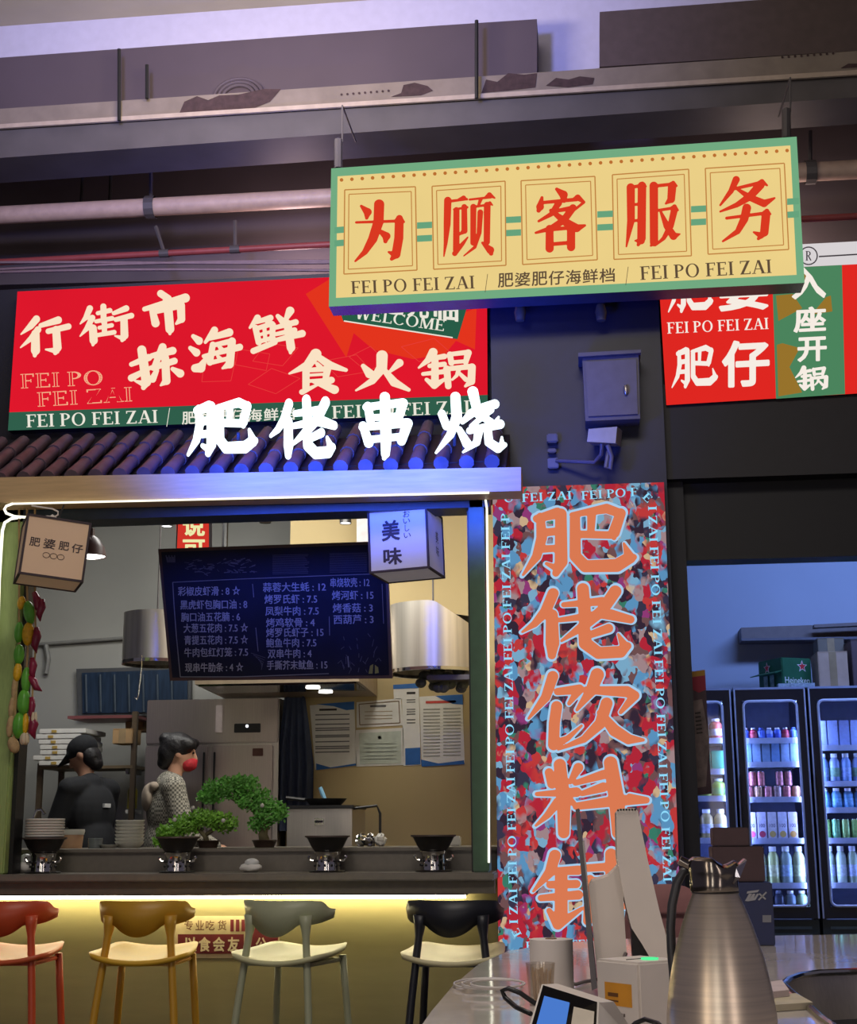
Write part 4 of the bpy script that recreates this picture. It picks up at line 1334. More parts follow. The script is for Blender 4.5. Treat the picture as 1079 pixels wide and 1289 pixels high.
for px, w1, w2 in ((54, 'small steel burner under the stack of white dishes', 'dark bowl under the stack of white dishes on the bar'), (223, 'small steel burner in front of the low plant', 'dark bowl on the burner in front of the low plant'),
                   (412, 'small steel burner in front of the steel cabinet', 'dark bowl on the burner in front of the steel cabinet'), (546, 'small steel burner nearest the dark green window post', 'dark bowl on the burner nearest the dark green window post')):
    c = burner(px, w1)
    cs.append(c)
    bowl(c, w2)
# stack of white dishes in the first bowl
M_chi = mat('white_china', (206, 204, 196), .3, var=.03)
for k in range(7):
    z = .163 + k * .0125
    o = MB().lathe([(0, 0), (.075, 0), (.088, .002), (.092, .006), (.092, .0125), (.086, .0135), (.06, .010), (0, .008)], cs[0] + Vector((0, 0, z)), 28).build('dish', M_chi, None, True)
    tag(o, '%s white dish of the stack in the leftmost bowl' % ('lowest' if k == 0 else 'topmost' if k == 6 else ORD[k] + ' from the bottom'), 'dish', 'white dishes stacked in the bowl')

# folded towels and wet wipe packs on the bar
def wipes(px, py, w, h, lb, Y=6.62):
    p = at(px, py, Y)
    s = Y / FPX * 1.01
    t = thing('towel_pack', lb, 'towel pack', (p.x, Y, 1.083))
    b = MB().ellipsoid((p.x, Y, 1.083 + h * s * .32), (w * s / 2, .045, h * s * .33), None, 20, 10)
    rr = random.Random(px)
    b.v = [(x + rr.uniform(-.003, .003), y + rr.uniform(-.003, .003), max(1.083, z + rr.uniform(-.003, .003))) for x, y, z in b.v]
    b.build('folded_towel', M_paper, t, 'all')
    MB().ellipsoid((p.x + .004, Y, 1.083 + h * s * .66), (w * s / 3, .034, h * s * .34), None, 16, 8).build('wrapper_fold', mat('clear_wrapper', (214, 216, 214), .25), t, 'all')
wipes(316, 1085, 28, 17, 'small white wrapped towel pack between two burners on the bar')
wipes(604, 1083, 12, 22, 'white towel pack at the foot of the dark green post')
wipes(32, 1082, 26, 24, 'white wrapped towel pack just beside the leftmost burner', 6.66)
wipes(6, 1085, 30, 16, 'white wrapped towel pack at the left end of the visible bar', 6.62)
ZL = 1.190
p = at(90, 1060, 7.4)
t = thing('tub', 'peach and white plastic tub on the ledge behind the stacked dishes', 'tub', (p.x, 7.4, ZL))
MB().lathe([(0, 0), (.055, 0), (.062, .07), (.062, .072), (.056, .07), (0, .01)], (p.x, 7.4, ZL), 24).build('tub_body', mat('peach_plastic', (190, 150, 118), .5), t, True)
MB().lathe([(0, .098), (.066, .098), (.068, .088), (.064, .070), (.060, .070)], (p.x, 7.4, ZL), 24).build('tub_lid', M_chi, t, True)
# stack of white bowls
p = at(163, 1060, 7.4)
for k in range(7):
    o = MB().lathe([(0, 0), (.05, 0), (.070, .02), (.078, .034), (.074, .035), (.05, .006), (0, .006)], (p.x, 7.4, ZL + .018 * k), 26).build('white_bowl', M_chi, None, True)
    tag(o, '%s white bowl of the tall stack in front of the two cooks' % ('lowest' if k == 0 else 'topmost' if k == 6 else ORD[k] + ' from the bottom'), 'bowl', 'white bowls stacked on the ledge')
p = at(120, 1064, 7.3)
t = thing('glass_jar', 'small glass jar on the ledge in front of the cook in the cap', 'jar', (p.x, 7.3, ZL))
MB().lathe([(0, 0), (.036, 0), (.038, .05), (.036, .052), (.034, .008), (0, .008)], (p.x, 7.3, ZL), 18).build('jar_body', mat('smoky_glass', (110, 116, 118), .1), t, True)
p = at(137, 1064, 7.3)
o = MB().lathe([(0, 0), (.03, 0), (.05, .018), (.046, .018), (.02, .004), (0, .004)], (p.x, 7.3, ZL), 20).build('sauce_dish', M_chi, None, True)
tag(o, 'shallow pale sauce dish beside the small glass jar', 'dish')
p = at(50, 1040, 7.5)
t = thing('faucet', 'thin curved steel faucet behind the stacked dishes', 'faucet', (p.x, 7.5, ZL))
MB().tube([(p.x - .035, 7.5, ZL), (p.x - .035, 7.5, ZL + .16), (p.x - .02, 7.5, ZL + .20), (p.x + .005, 7.5, ZL + .205), (p.x + .025, 7.5, ZL + .18)], .008, 8).build('spout', M_chrome, t, True)
MB().lathe([(0, 0), (.022, 0), (.02, .02), (0, .02)], (p.x - .035, 7.5, ZL), 14).build('faucet_base', M_chrome, t, True)

# ================================================================== plants
def leaf_pad(b, c, r, n, rnd, size=.021):
    for _ in range(n):
        while True:
            q = Vector((rnd.uniform(-1, 1), rnd.uniform(-1, 1), rnd.uniform(-1, 1)))
            if .35 < q.length < 1:
                break
        p = Vector(c) + Vector((q.x * r[0], q.y * r[1], q.z * r[2]))
        d = Vector((rnd.gauss(0, 1), rnd.gauss(0, 1), rnd.gauss(.4, 1))).normalized()
        u = d.orthogonal().normalized()
        w = d.cross(u)
        s = size * rnd.uniform(.6, 1.3)
        b.add([p, p + d * s * .5 + u * s * .36, p + d * s, p + d * s * .5 - u * s * .36, p + d * s * .5 + w * s * .12], [(0, 1, 4), (1, 2, 4), (2, 3, 4), (3, 0, 4)])
def plant(name, lb, base, pads, trunk, col, seed, potr=.06, poth=.03):
    rnd = random.Random(seed)
    t = thing(name, lb, 'plant', base)
    MB().lathe([(0, 0), (potr * .8, 0), (potr, poth), (potr + .006, poth + .004), (potr, poth + .008), (0, poth + .004)], base, 22).build('pot', mat('brown_pot', (62, 46, 38), .6), t, True)
    for path, rr in trunk:
        MB().tube(path, rr, 9).build('trunk' if path is trunk[0][0] else 'branch', mat('grey_green_bark', (104, 98, 70), .9, var=.3, scale=30, bump=.5), t, 'all')
    for (x, y, rx, rz, n) in pads:
        c = at(x, y, base.y)
        s = base.y / FPX * 1.01
        b = MB()
        leaf_pad(b, c, (rx * s, rx * s * .8, rz * s), n, rnd)
        f = b.build('foliage', col, t)
        f['kind'] = 'stuff'
    return t
gl = mat('bright_leaf', (128, 186, 66), .55, var=.35, scale=14)
gd = mat('deep_leaf', (106, 176, 76), .55, var=.35, scale=14)
bp = Vector((at(333, 1062, 7.2).x, 7.2, ZL))
A = lambda x, y: at(x, y, 7.2)
plant('bonsai', 'large bright green bonsai with cloud shaped pads on the ledge', bp,
      [(341, 1022, 22, 14, 620), (318, 1006, 24, 16, 620), (282, 993, 28, 14, 620), (304, 987, 24, 10, 480), (262, 1003, 14, 10, 260), (326, 1038, 14, 10, 240)],
      [([A(334, 1064), A(331, 1050), A(334, 1036), A(328, 1022), A(316, 1008)], [.030, .024, .02, .016, .01]), ([A(328, 1022), A(304, 1012), A(284, 1000)], [.012, .010, .006]), ([A(333, 1036), A(343, 1026)], [.011, .006])], gd, 4)
bp = Vector((at(262, 1062, 7.1).x, 7.1, ZL))
A = lambda x, y: at(x, y, 7.1)
pl2 = plant('bonsai', 'low spreading light green plant drooping toward the burner', bp,
      [(215, 1048, 20, 8, 380), (236, 1038, 22, 11, 480), (256, 1030, 20, 11, 380), (280, 1036, 20, 12, 420), (202, 1058, 10, 7, 150)],
      [([A(262, 1064), A(258, 1052), A(248, 1042), A(230, 1040)], [.016, .013, .010, .006]), ([A(258, 1052), A(272, 1042), A(284, 1036)], [.011, .009, .006])], gl, 9, .055)
b = MB()
for x, y in ((243, 1017), (220, 1032), (281, 1033), (330, 1014)):
    b.ellipsoid(at(x, y, 7.0), .011, None, 8, 6)
b.build('white_blossom', M_chi, pl2, True)

# ================================================================== paper lanterns
def lantern(cx, cy, Y, s, h, rz, lb, mpaper, tilt=0, edges=True):
    c = at(cx, cy, Y)
    t = thing('paper_lantern', lb, 'lantern', c)
    t.rotation_euler = (0, R(tilt), R(rz))
    def loc(b, nm, m_):
        o = b.move(lambda p: p + c).build(nm, m_, t)
        return o
    loc(MB().box((-s / 2, -s / 2, -h / 2), (s / 2, s / 2, h / 2)), 'paper_shade', mpaper)
    e = .005
    for x in (-1, 1):
        for y in (-1, 1):
            loc(MB().box((x * s / 2 - e, y * s / 2 - e, -h / 2 - e), (x * s / 2 + e, y * s / 2 + e, h / 2 + e)), 'frame_edge', M_ink2)
    for z in (-1, 1):
        for k in (-1, 1):
            loc(MB().box((-s / 2, k * s / 2 - e, z * h / 2 - e), (s / 2, k * s / 2 + e, z * h / 2 + e)), 'frame_edge', M_ink2)
            loc(MB().box((k * s / 2 - e, -s / 2, z * h / 2 - e), (k * s / 2 + e, s / 2, z * h / 2 + e)), 'frame_edge', M_ink2)
    loc(MB().tube([(0, 0, h / 2), (.02, -.01, h / 2 + .1)], .004, 6), 'hanging_cord', M_cord)
    return t, c
def lantern_text(t, c, s, face, items):
    """items: (char, u, v, size, style) on a face; u,v in metres from the face centre"""
    for ch, u, v, w, h, st in items:
        b = MB()
        pts, tr = fill_loops([[((x - .5) * w, (.5 - y) * h) for x, y in l] for l in glyph(ch, st)])
        if face == 'front':
            P = [c + Vector((u + p[0], -s / 2 - .002, v + p[1])) for p in pts]
        else:
            P = [c + Vector((s / 2 + .002, u + p[0], v + p[1])) for p in pts]
        b.add(P, tr).build('character', M_ink2, t)
mp1 = mat('lantern_paper_warm', (214, 182, 152), .8, var=.03, scale=3, emit=(214, 176, 140), strength=.10)
mp2 = mat('lantern_paper_cool', (206, 200, 204), .8, var=.03, scale=3, emit=(200, 196, 214), strength=.10)
t, c = lantern(65.5, 697, 6.12, .276, .268, 27, 'tan paper cube lantern with four brush characters by the pale green post', mp1, 5)
lantern_text(t, c, .276, 'front', [('肥', -.092, .015, .046, .040, 'medium'), ('婆', -.028, .015, .052, .046, 'medium'), ('肥', .036, .015, .046, .040, 'medium'), ('仔', .096, .012, .050, .042, 'medium')])
b = MB()
for k in range(3):
    b.tube([c + Vector((-.035 + .032 * k + .015 * math.cos(q * math.pi / 8), -.140, -.038 + .012 * math.sin(q * math.pi / 8))) for q in range(17)], .0012, 5)
b.build('seal_mark', M_ink2, t)
t, c = lantern(512, 686, 6.62, .286, .296, -9, 'white paper cube lantern with two large brush characters over the blackboard', mp2, -2)
lantern_text(t, c, .286, 'front', [('美', -.035, .045, .090, .100, 'bold'), ('味', -.030, -.080, .092, .082, 'bold'), ('お', .045, .118, .034, .032, 'thin'), ('い', .045, .084, .034, .024, 'thin'), ('し', .046, .050, .022, .032, 'thin'), ('い', .046, .014, .034, .024, 'thin')])
lantern_text(t, c, .286, 'side', [('美', .03, .03, .05, .06, 'thin'), ('味', .03, -.04, .05, .05, 'thin')])

# ================================================================== strings of imitation vegetables
def veg(t, kind, px, py, w, h, Y, tilt=0):
    s = Y / FPX * 1.22
    c = at(px, py, Y)
    mats = {'cucumber': mat('cucumber_green', (96, 172, 58), .35, var=.2, scale=20), 'corn_cob': mat('corn_yellow', (226, 176, 32), .4, var=.15, scale=60, bump=.6), 'chili': mat('chili_red', (132, 26, 58), .35, var=.2),
            'garlic': mat('garlic_white', (214, 198, 168), .6), 'peanut': mat('peanut_tan', (186, 156, 112), .8, var=.2, scale=40)}
    rot = Matrix.Rotation(R(tilt), 3, 'Y')
    if kind == 'chili':
        pth = [c + rot @ Vector((0, 0, h * s * .5)), c + rot @ Vector((w * s * .15, 0, h * s * .15)), c + rot @ Vector((w * s * .05, 0, -h * s * .2)), c + rot @ Vector((w * s * .35, 0, -h * s * .5))]
        MB().tube(pth, [.012, w * s * .45, w * s * .36, .002], 10).build(kind, mats[kind], t, 'all')
    elif kind == 'garlic':
        b = MB()
        for k in range(4):
            b.ellipsoid(c + Vector((.010 * math.cos(k * 1.6), .010 * math.sin(k * 1.6), 0)), (w * s * .34, w * s * .34, h * s * .5), None, 10, 7)
        b.build(kind, mats[kind], t, 'all')
    else:
        b = MB().ellipsoid(c, (w * s / 2, w * s / 2, h * s / 2), rot, 16, 12)
        if kind == 'cucumber':
            b.move(lambda p: p + (Vector((p.x - c.x, p.y - c.y, 0)) * (.10 * math.cos(5 * math.atan2(p.y - c.y, p.x - c.x)))))
        b.build(kind, mats[kind], t, 'all')
Yv = 6.40
for lb, rope, items in (
    ('string of green and yellow plastic vegetables nearest the pale green post', [(24, 745), (24, 820), (20, 880), (17, 945)], [('corn_cob', 27, 759, 9, 15, 6), ('cucumber', 24, 796, 10, 23, 0), ('cucumber', 24, 824, 11, 22, 0), ('corn_cob', 22, 846, 9, 21, 3), ('peanut', 18, 868, 6, 26, 0), ('peanut', 15, 890, 7, 24, 4), ('peanut', 13, 914, 8, 24, 4), ('peanut', 17, 938, 12, 18, -20)]),
    ('long string of plump plastic cucumbers and corn beside the chili string', [(34, 745), (36, 800), (33, 850), (28, 935)], [('cucumber', 37, 771, 12, 26, -12), ('corn_cob', 35.5, 798, 13, 26, 0), ('cucumber', 33, 856, 10, 28, 0), ('cucumber', 30, 884, 13.5, 28, 0), ('cucumber', 24, 913, 13, 28, 0), ('corn_cob', 32, 911, 7, 22, 0), ('garlic', 31, 930, 9, 13, 0)]),
    ('string of dark red plastic chilies beside the kitchen wall', [(44, 745), (45, 810), (41, 870), (39, 925)], [('chili', 46, 760, 10, 26, -15), ('chili', 50, 768, 10, 24, 10), ('chili', 44, 806, 11, 28, 5), ('chili', 40, 842, 10, 24, 0), ('chili', 43, 862, 10, 22, -35), ('chili', 39, 893, 8, 26, 0), ('chili', 40, 916, 12, 24, 0), ('garlic', 42, 908, 6, 20, 0)])):
    pts = [at(x, y, Yv) for x, y in [(rope[0][0], 640)] + rope]
    t = thing('vegetable_string', lb, 'hanging decoration', pts[-1])
    MB().tube(pts, .005, 6).build('cord', mat('jute_cord', (176, 146, 100), .9), t, True)
    for it in items:
        veg(t, it[0], it[1], it[2], it[3], it[4], Yv, it[5])

# ================================================================== menu blackboard
c0, c1, c2, c3 = (199, 691), (487, 681), (494, 854), (214, 857)
bc = at(345, 857, 7.5)
pbk = Plane(bc, (0, -math.cos(R(8)), -math.sin(R(8))))
t = thing('menu_blackboard', 'large framed blackboard with a chalk menu hanging over the kitchen', 'blackboard', bc)
slab('board_frame', [c0, c1, c2, c3], pbk, .03, mat('red_brown_frame', (74, 44, 46), .5), t)
slab('slate', [(203, 695), (483.5, 685), (490, 850), (217, 853)], pbk, .006, mat('blue_black_slate', (22, 23, 46), .9, var=.3, scale=4), t, .004)
chalk = mat('chalk', (176, 176, 186), .9)
faint = mat('faint_chalk', (84, 84, 104), .9)
off = .008
rowsA = [('彩椒皮虾滑 : 8 ☆', 224, 749, 302), ('黑虎虾包胸口油 : 8', 227, 766, 311), ('胸口油五花腩 : 6', 228, 781.5, 302), ('大葱五花肉 : 7.5 ☆', 231, 795.5, 312), ('青提五花肉 : 7.5 ☆', 232, 810.5, 312), ('牛肉包红灯笼 : 7.5', 232, 826, 312), ('现串牛肋条 : 4 ☆', 233, 845, 306)]
rowsB = [('蒜蓉大生蚝 : 12', 331, 744, 410), ('烤罗氏虾 : 7.5', 333, 759, 399), ('凤梨牛肉 : 7.5', 334, 774, 401), ('烤鸡软骨 : 4', 335, 788.5, 396), ('烤罗氏虾子 : 15', 335, 801, 407), ('鲍鱼牛肉 : 7.5', 335, 814, 398), ('双串牛肉 : 4', 337, 827.5, 392), ('手撕芥末鱿鱼 : 15', 336, 842, 412)]
rowsC = [('串烧软壳 : 12', 416, 738, 465), ('烤河虾 : 15', 418, 754, 470), ('烤香菇 : 3', 419, 770, 469), ('西葫芦 : 3', 420, 784.5, 470)]
for rows in (rowsA, rowsB, rowsC):
    for body, x0, y, x1 in rows:
        a = Art(pbk, off)
        a.text(body, (x0, y), (x1, y - (x1 - x0) * .012), 12.5)
        a.text(body, (x0 + .4, y + .3), (x1 + .4, y + .3 - (x1 - x0) * .012), 12.5)
        a.build('menu_line', chalk, t)
a = Art(pbk, off)
a.stroke([(217.5, 733), (219, 760), (222, 800), (227, 852), (300, 852), (414, 848)], 1.1)
a.stroke([(217.5, 733), (300, 729), (400, 725), (484, 722)], .9)
a.stroke([(318, 735), (319.5, 752)], .9)
a.stroke([(322, 790), (325, 820)], .8)
a.stroke([(414.5, 776), (415, 800)], .8)
a.stroke([(481, 735), (483, 785)], .7)
a.stroke([(438, 826), (439, 840)], 1.5)
a.build('chalk_line', mat('chalk_ruling', (128, 128, 142), .9), t)
a = Art(pbk, off)
rnd = random.Random(5)
for k in range(60):
    x = rnd.uniform(232, 318); y = 715 - (x - 232) * .03 + rnd.uniform(-9, 8)
    a.stroke([(x, y), (x + rnd.uniform(2, 9), y + rnd.uniform(-3, 3))], rnd.uniform(.5, 1.4))
for k in range(14):
    a.stroke([(343, 699 + k * 1.8), (384 + rnd.uniform(0, 6), 698 + k * 1.8)], .5)
    a.stroke([(415, 697 + k * 1.8), (462, 696 + k * 1.8)], .5)
for k in range(7):
    a.stroke([(209 + k * 1.8, 699 + (k % 2) * 2), (211 + k * 1.5, 708)], 1.4)
for k in range(26):
    x = rnd.uniform(428, 478)
    y = rnd.uniform(795, 845)
    a.stroke([(x, y), (x + rnd.uniform(-5, 5), y + rnd.uniform(3, 10))], .8)
for k in range(6):
    a.stroke([(316 + k * 3, 822 + k * 2.5), (334 - k, 828 + k * 3)], .7)
a.build('chalk_smudge', faint, t)
a = Art(pbk, off)
a.poly([(464, 848), (466, 838), (470, 836), (469, 848)])
a.poly([(472, 848), (472, 837), (476, 840), (477, 847)])
a.build('yellow_doodle', mat('yellow_chalk', (150, 148, 90), .9), t)
for x, y in ((222, 692), (470, 683)):
    MB().tube([pbk.hit(x, y, -.02), Vector((pbk.hit(x, y, -.02).x, 7.45, 3.86))], .004, 6).build('hanging_wire', M_cord, t)

# ================================================================== kitchen back wall and equipment
# notices on the beige wall
pn = PY(9.295)
M_blue = mat('blue_print', (34, 96, 168), .6)
M_grey = mat('grey_print', (104, 104, 106), .8)
def notice(lb, quad, parts):
    t = thing('wall_notice', lb, 'notice', pn.hit((quad[2][0] + quad[3][0]) / 2, quad[2][1]))
    slab('sheet', quad, pn, .004, M_paper, t)
    for nm, m_, fn in parts:
        a = Art(pn, .003)
        fn(a)
        a.build(nm, m_, t)
    return t
def lines(x0, x1, ys, w=1.3, sl=-.02):
    def fn(a):
        for y in ys:
            a.stroke([(x0, y), (x1, y + sl * (x1 - x0))], w)
    return fn
notice('white notice with blue waves and dark lines, the one nearest the blue apron', [(390, 888), (446, 883), (449, 963), (397, 969)],
       [('blue_band', M_blue, lambda a: (a.poly([(398, 886.5), (446, 883), (446, 893), (436, 894), (420, 889)]), a.poly([(398, 961), (416, 966), (448, 961), (448.5, 963.5), (398, 969.5)]))),
        ('heading', M_ink, lines(402, 424, (893.5,), 2.6)), ('text_block', M_grey, lines(397, 440, (900, 906, 912, 917, 919.5, 926, 928, 934, 940, 942.5, 947), 1.4))])
notice('framed cream certificate pinned above the pale green one', [(449, 884), (505, 879), (507, 913), (449, 916)],
       [('certificate_border', mat('brown_line', (120, 96, 70), .7), lambda a: a.frame([(452, 886.5), (502, 882.5), (503.5, 910), (453, 912.5)], 1.1)),
        ('heading', M_grey, lines(466, 486, (889,), 2.6)), ('text_block', mat('pale_print', (176, 160, 138), .8), lines(459, 494, (896, 901, 905), 1.0))])
notice('pale green certificate in a clear sleeve below the framed one', [(448, 919), (508, 916), (508, 963), (448, 965)],
       [('certificate_face', mat('pale_green_print', (190, 198, 186), .8), lambda a: a.poly([(452, 923), (505, 920), (505, 961), (453, 962)])), ('emblem', M_ink, lambda a: a.disc((478, 928.5), 2.4)), ('text_block', mat('pale_grey_print', (166, 172, 164), .8), lines(458, 500, (937, 942, 947, 952, 956), .8))])
notice('narrow white strip notice with blue ends beside the right hand poster', [(495, 862), (527, 860), (530, 963), (508, 964), (506, 880), (496, 880)],
       [('blue_band', M_blue, lambda a: (a.poly([(495, 862), (527, 860), (527.2, 866), (495, 867.5)]), a.poly([(510, 942), (529, 941), (529.5, 962), (510.5, 963)]))), ('heading', M_ink, lines(512, 523, (872.5,), 2.8)), ('text_block', M_grey, lines(512, 523, (881, 884, 893, 896, 899, 906, 910), 1.2))])
notice('white notice with blue waves and a red heading, the one nearest the LED screen', [(528, 877), (582, 874), (585, 961), (531, 964)],
       [('blue_band', M_blue, lambda a: (a.poly([(548, 876), (582.5, 874), (583, 887), (570, 886), (556, 880)]), a.poly([(530, 956), (552, 961), (584, 957), (585, 962), (531, 965)]))),
        ('heading', mat('red_print', (196, 70, 60), .7), lines(536, 574, (884,), 3)), ('text_block', mat('pale_text', (158, 158, 150), .8), lambda a: (lines(533, 554, [893 + 4.2 * k for k in range(15)], 1.5)(a), lines(558, 580, [892 + 4.2 * k for k in range(15)], 1.5)(a)))])

# steel refrigerator
Yr = 9.15
X0, X1 = at(181, 980, Yr).x, at(349, 980, Yr).x
zt_ = at(265, 880, Yr).z
t = thing('steel_refrigerator', 'tall stainless four door refrigerator behind the woman in the checked jacket', 'refrigerator', ((X0 + X1) / 2, Yr + .3, .18))
zm = at(265, 937, Yr).z
xm = at(263, 980, Yr).x
MB().box((X0, Yr + .03, .18), (X1, Yr + .8, zt_)).build('fridge_body', M_steel, t)
for (a0, a1, z0, z1) in ((X0, X1, zm + .008, zt_), (X0, xm - .008, .30, zm - .008), (xm + .008, X1 - .03, .30, zm - .008)):
    MB().box((a0 + .004, Yr, z0), (a1 - .004, Yr + .03, z1), .006).build('door', mat('steel_door', (176, 164, 160), .32, .9, var=.06, stretch=(50, 50, 1), scale=4), t)
p0, p1 = at(295, 911, Yr - .004), at(328, 922, Yr - .004)
MB().box((p0.x, Yr - .008, p1.z), (p1.x, Yr, p0.z), .003).build('control_panel', M_black, t)
MB().ellipsoid(at(311, 914, Yr - .01), .010).build('indicator_lamp', glow('indicator_white', (240, 240, 255), 2.0), t)
for x in (xm - .035, xm + .035):
    MB().box((x - .006, Yr - .014, zm - .55), (x + .006, Yr, zm - .05), .003).build('door_handle', M_black, t)
p0 = at(272, 888, Yr - .004)
MB().box((p0.x, Yr - .006, p0.z - .18), (p0.x + .05, Yr, p0.z), .003).build('door_label', mat('pale_label', (190, 176, 172), .5), t)
p0 = at(318, 942, Yr - .004)
MB().box((p0.x, Yr - .006, p0.z - .05), (p0.x + .07, Yr, p0.z), .002).build('maker_plate', mat('rust_label', (110, 70, 62), .5), t)

# wall mounted blue shutter, shelf rack with cartons
Yw = 10.24
t = thing('window_shutter', 'dark blue slatted shutter high on the grey kitchen wall', 'shutter', at(165, 905, Yw))
slab('shutter_frame', [(96, 842), (240, 838), (240, 900), (98, 902)], PY(Yw), .05, mat('shutter_frame_grey', (70, 72, 76), .5), t)
slab('shutter_glass', [(103, 847), (236, 842), (236, 896), (104, 898)], PY(Yw), .01, mat('shutter_blue', (36, 52, 74), .3, var=.3, scale=5, stretch=(8, 1, 1)), t, .012)
for k in range(7):
    x = 108 + k * 18
    MB().tube([at(x, 849, Yw - .03), at(x + 1, 896, Yw - .03)], .008, 6).build('shutter_bar', mat('shutter_bar_grey', (66, 78, 92), .5), t)
Yk = 9.75
t = thing('shelf_rack', 'brown metal shelf rack holding flattened white cartons behind the cook', 'shelf', (at(120, 1000, Yk).x, Yk, .18))
Xa, Xb = at(63, 1000, Yk).x, at(178, 1000, Yk).x
for x in (Xa, Xb):
    for y in (Yk - .2, Yk + .2):
        MB().box((x - .018, y - .018, .18), (x + .018, y + .018, at(100, 900 if x == Xb else 962, Yk).z), .003).build('upright', mat('bronze_upright', (96, 82, 66), .45, .4), t)
zsh = at(100, 966, Yk).z
for z in (zsh, zsh - .5, zsh - 1.0):
    MB().box((Xa, Yk - .22, z - .02), (Xb, Yk + .22, z + .0)).build('shelf_board', mat('bronze_shelf', (116, 100, 76), .5, .3), t)
ztop = at(100, 904, Yk).z
MB().box((at(98, 900, Yk).x, Yk - .2, ztop - .02), (Xb, Yk + .22, ztop)).build('shelf_board', mat('maroon_shelf', (110, 62, 64), .5), t)
for k in range(7):
    z = zsh + .036 * k + .001
    rnd = random.Random(k + 20)
    x0 = Xa + rnd.uniform(-.03, .03)
    t = thing('flat_carton', '%s flattened white carton bundle stacked on the shelf rack' % ('lowest' if k == 0 else 'topmost' if k == 6 else ORD[k] + ' from the bottom'), 'carton', (x0 + .13, Yk - .1, z), 'flattened cartons on the rack')
    MB().box((x0, Yk - .30, z), (x0 + .27 + .01 * k, Yk + .12, z + .033), .004).build('carton_stack', mat('white_carton', (206, 204, 198), .7, var=.05), t)
    MB().box((x0 + .09, Yk - .305, z + .006), (x0 + .125, Yk - .299, z + .024)).build('printed_mark', mat('ochre_print', (168, 140, 70), .7), t)
def carton(lb, x0, y0, x1, y1, Y, d, col, rest=None):
    a_, b_ = at(x0, y0, Y), at(x1, y1, Y)
    z0 = rest if rest is not None else b_.z
    t = thing('cardboard_box', lb, 'box', ((a_.x + b_.x) / 2, Y + d / 2, z0))
    m_ = mat('cardboard_%d' % (col[0]), col, .8, var=.06)
    MB().box((a_.x, Y, z0), (b_.x, Y + d, a_.z), .004).build('box_body', m_, t)
    MB().box(((a_.x + b_.x) / 2 - .025, Y - .0015, z0 + .002), ((a_.x + b_.x) / 2 + .025, Y + d, a_.z + .001)).build('packing_tape', mat('tape_tan', (150, 128, 96), .4), t)
    for s in (0, 1):
        xe = a_.x if s == 0 else (a_.x + b_.x) / 2 + .002
        MB().box((xe, Y + .002, a_.z), (xe + (b_.x - a_.x) / 2 - .002, Y + d - .002, a_.z + .004)).build('top_flap', m_, t)
    return t
carton('small tan cardboard box just behind the cap of the cook', 142, 918, 166, 936, 9.5, .2, (168, 136, 96))
carton('wide tan cardboard box on the upper shelf beside the refrigerator', 158, 908, 180, 920, 9.9, .2, (152, 118, 84))
t = thing('shelf_divider', 'white plastic bottle rack on the shelf beside the refrigerator', 'rack', at(165, 1000, 9.7))
for y in (970, 1020):
    MB().box(at(158, y + 4, 9.6), at(178, y, 9.9)).build('rack_bar', M_white, t)
b = MB()
t = thing('sauce_bottle', 'yellow and green sauce bottle on the rack behind the two cooks', 'bottle', at(166, 1018, 9.7))
c = at(166, 1018, 9.7)
MB().lathe([(0, 0), (.035, 0), (.036, .12), (.016, .16), (.014, .19), (0, .19)], c, 16).build('bottle_body', mat('sauce_yellow', (150, 136, 50), .3), t, True)
MB().lathe([(0, .23), (.015, .23), (.016, .19), (0, .19)], c, 12).build('bottle_cap', mat('cap_green', (60, 110, 60), .4), t, True)

# steel duct hoods
def hood(lb, px, y0, y1, rpx, Y, cut=False):
    c = at(px, y1, Y)
    top = at(px, y0, Y)
    r = rpx * Y / FPX
    t = thing('exhaust_hood', lb, 'exhaust hood', c)
    h = top.z - c.z
    b = MB().lathe([(r * .985, 0), (r, 0), (r, h * .5), (r, h), (r * .985, h), (r * .985, h * .5), (r * .985, 0)], c, 44)
    if cut:
        b.move(lambda p: Vector((p.x, p.y, c.z + (p.z - c.z) * (1 - .42 * max(0, (p.x - c.x) / r - .1)) if p.z > c.z + h * .6 else p.z)))
    b.build('hood_shell', M_hood, t, True)
    MB().lathe([(r * 1.012, -.004), (r * 1.012, .016), (r * .98, .016), (r * .98, -.004), (r * 1.012, -.004)], c, 44).build('rolled_rim', M_chrome, t, True)
    MB().tube([c + Vector((0, 0, h * .8)), Vector((c.x, c.y, 3.86))], .006, 6).build('drop_rod', M_under, t)
    MB().lathe([(0, h * .8), (r * .98, h * .8)], c, 30).build('inner_plate', mat('sooty_steel', (86, 82, 80), .5, .8), t)
    return t, c, r
M_hood = mat('painted_reflection_steel', (196, 190, 180), .34, .75, var=.38, scale=2.2, stretch=(5, 5, .15))  # vertical reflection streaks put into the steel colour
t, c, r = hood('round steel exhaust hood with a bead chain, partly behind the blackboard', 196, 773, 836, 43, 8.3)
b = MB()
pt = at(178, 842, 8.1)
for k in range(14):
    b.ellipsoid((pt.x - .001 * k, pt.y, pt.z - .012 * k), .0055, None, 8, 5)
b.tube([(pt.x - .014, pt.y, pt.z - .16), (pt.x - .02, pt.y, pt.z - .18), (pt.x - .035, pt.y, pt.z - .165)], .004, 6)
b.tube([(pt.x, pt.y, pt.z), (pt.x, pt.y, pt.z + .08)], .003, 6)
b.build('bead_chain', M_chrome, t, True)
t, c, r = hood('wide steel exhaust hood with slanting top below the white lantern', 546, 764, 848, 57, 8.6, True)
b = MB()
rnd = random.Random(2)
